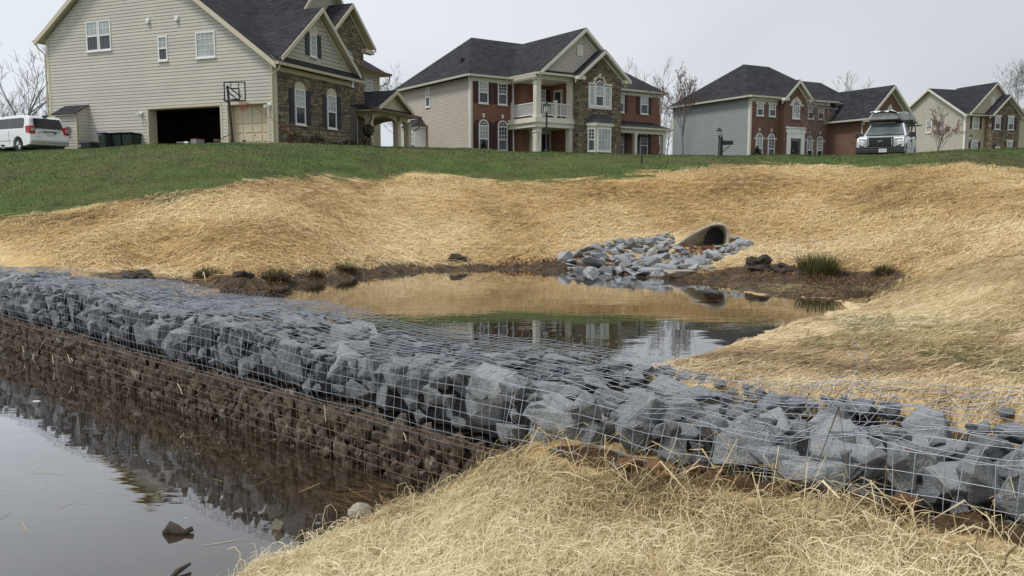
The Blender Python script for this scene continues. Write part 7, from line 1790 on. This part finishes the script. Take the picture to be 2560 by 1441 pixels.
# far bank
far = lambda x, y: (wall_side(x, y) > 1.3) & (gzi(x, y) > WU + .03) & (poly_sd(x, y, POND) > .05) & (poly_sd(x, y, RIP) > .02) & (lawn(x, y) < .5 + .35 * (fbm(x, y, 1.3, 70) - .5) * 2)
X, Y = polar(150000, 11, 12.5, 25.5, -.72, .62, lambda x, y: far(x, y) & (seg_dist(x, y, MUDDY_SHORE) > .12 + .3 * fbm(x, y, 3, 8)) & (poly_sd(x, y, MUD_FLAT) > .1 * fbm(x, y, 3, 9)), .9)
fibres('bank_straw', X, Y, (.12, .34), (.007, .014), 2, .8, .022, 'straw_far', 12, head=.1, hspread=1.3, label='straw spread over the far bank between pond and lawn', cat='straw', col=tone(X, Y, .55, 25) + .25 * np.clip(1.6 - np.abs(np.hypot(X, Y + 2) - 15.5) / 2.5, 0, 1))
# lawn
gl = lambda x, y: lawn(x, y) > .46 + .75 * (fbm(x * .6, y * 1.4, 1.0, 60, 4) - .5) * 2
X, Y = polar(170000, 13, 18.0, 38.0, -.66, .60, gl, .75)
c_ = np.clip(fbm(X, Y, .5, 90) * 1.3 - .15, 0, 1)
def turf(name, X, Y, h, w, seed, label, c_):
    r = np.random.default_rng(seed); n = len(X); a = r.uniform(0, 6.283, n); hh = r.uniform(h[0], h[1], n); lx, ly = r.normal(0, .4, n) * hh, r.normal(0, .4, n) * hh
    z = gzi(X, Y) - .01; tx, ty_ = np.cos(a) * w * .5, np.sin(a) * w * .5
    V = np.stack([np.stack([X - tx, Y - ty_, z], -1), np.stack([X + tx, Y + ty_, z], -1), np.stack([X + lx, Y + ly, z + hh], -1)], 1).reshape(-1, 3)
    o = mesh_np(name, V, np.arange(3 * n).reshape(-1, 3), M['grass'], None, {'rnd': np.repeat(np.clip(c_ + r.normal(0, .2, n), 0, 1), 3)}); tag(o, label, 'grass', kind='stuff'); return o
turf('lawn_grass', X, Y, (.02, .055), .018, 14, 'short green lawn grass on the slope below the houses', c_)
X, Y = polar(18000, 15, 15.0, 24.0, -.5, .6, lambda x, y: far(x, y) & (fbm(x, y, 1.6, 44) + .25 * lawn(x, y) > .60), .7)
turf('grass_sprouts', X, Y, (.03, .08), .014, 16, 'scattered green grass sprouts pushing through the far straw', np.full(len(X), .45))
# reed litter on the muddy shores, straw at the foot of the bank
ms = lambda x, y: (seg_dist(x, y, MUDDY_SHORE) < .30 + .4 * fbm(x, y, 2, 6)) & (gzi(x, y) > WU - .05)
X, Y = scatter(26000, 17, (-5.6, 5.4, 9.2, 14.2), ms)
fibres('shore_litter', X, Y, (.05, .20), (.004, .009), 2, .8, .02, 'dead', 18, label='dead reeds and litter strewn on the muddy shore', cat='litter')
X, Y = scatter(3600, 19, (2.0, 5.2, 9.0, 12.2), lambda x, y: poly_sd(x, y, MUD_FLAT) < .12)
fibres('shore_litter', X, Y, (.05, .22), (.004, .009), 2, .6, .022, 'dead', 20, label='brown dead stems lying thick on the right corner mud', cat='litter')
flat = lambda lvl: (lambda x, y: np.full(np.shape(x), lvl))
X, Y = scatter(420, 21, (2.2, 4.4, 7.6, 10.4), lambda x, y: poly_sd(x, y, POND) < -.02)
fibres('floating_reeds', X, Y, (.04, .22), (.003, .007), 2, .3, .002, 'dead', 22, head=.2, hspread=.6, zfun=flat(WU + .004), label='thin reed pieces floating at the right end of the pond', cat='litter', tilt=.05)
X, Y = scatter(900, 23, (-1.6, -.45, 4.2, 5.5), lambda x, y: (wall_side(x, y) < -.03) & (np.hypot(x + .75, (y - 4.95) * 1.1) < .32 + .3 * fbm(x, y, 4, 3)) & (gzi(x, y) < .0))
fibres('floating_reeds', X, Y, (.08, .30), (.002, .005), 2, .3, .004, 'dead', 24, head=-.5, hspread=.8, zfun=flat(WL + .003), label='mat of brown reeds floating in the corner by the mound', cat='litter', tilt=.1)
X, Y = scatter(26, 25, (-3.6, -1.0, 3.4, 6.6), lambda x, y: (wall_side(x, y) < -.1))
fibres('floating_reeds', X, Y, (.10, .34), (.003, .006), 3, .3, .001, 'straw_green', 26, zfun=flat(WL + .003), label='single long stems floating on the near pool', cat='litter', tilt=.05)
r_ = np.random.default_rng(27); n_ = 170
sx = r_.normal(-2.6, .55, n_); sy = r_.normal(5.7, .38, n_); k_ = wall_side(sx, sy) < -.12; P_ = np.stack([sx[k_], sy[k_], np.full(k_.sum(), WL + .003)], -1); s_ = r_.uniform(.002, .006, (len(P_), 1)); u_ = np.array([[1., 0, 0]]); w_ = np.array([[0, 1., 0]])
V = np.stack([P_ - u_ * s_, P_ - w_ * s_ * .8, P_ + u_ * s_, P_ + w_ * s_ * .8], 1).reshape(-1, 3); o = mesh_np('floating_specks', V, np.arange(len(V)).reshape(-1, 4), M['white']); tag(o, 'pale specks of foam and chaff drifting on the near pool', 'litter', kind='stuff')
# straws caught on the muddy mesh
M['strawstem'] = plain('straw_stem', (0.72, 0.62, 0.46), 0.6)
r2 = random.Random(31)
for k in range(9):
    s = r2.uniform(-6.5, .4); z = r2.uniform(.10, .40); a = r2.uniform(-1.3, .6); L = r2.uniform(.04, .14); p = frame(s, .035, z)
    q = p + Vector((WDIR[0], WDIR[1], 0)) * L * math.cos(a) + Vector((-WNRM[0] * .02, -WNRM[1] * .02, L * math.sin(a))); m = MB(); m.tube([p, p.lerp(q, .5) + Vector((0, 0, .01)), q], .0024, 4); o = m.build('caught_straw', M['strawstem'])
    tag(o, 'pale broken straw caught on the muddy lower mesh', 'straw', 'straws caught on the mesh')
# leaf litter at the pipe mouth
r_ = np.random.default_rng(33); n_ = 420; lx = r_.normal(3.08, .22, n_); ly = r_.normal(13.72, .20, n_); lx = np.concatenate([lx, r_.uniform(-.2, 1.2, 220)]); ly = np.concatenate([ly, r_.uniform(13.6, 14.0, 220)])
P_ = np.stack([lx, ly, gzi(lx, ly) + r_.uniform(.005, .05, len(lx))], -1); V, F, a_ = leaves(P_, .028, r_); M['fallen'] = fibre_mat('fallen_leaf', [(0, (0.08, 0.03, 0.02)), (.5, (0.20, 0.08, 0.055)), (1, (0.36, 0.22, 0.14))]); o = mesh_np('leaf_litter', V, F, M['fallen'], None, {'rnd': a_}); tag(o, 'red brown fallen leaves gathered at the culvert mouth', 'leaves', kind='stuff')
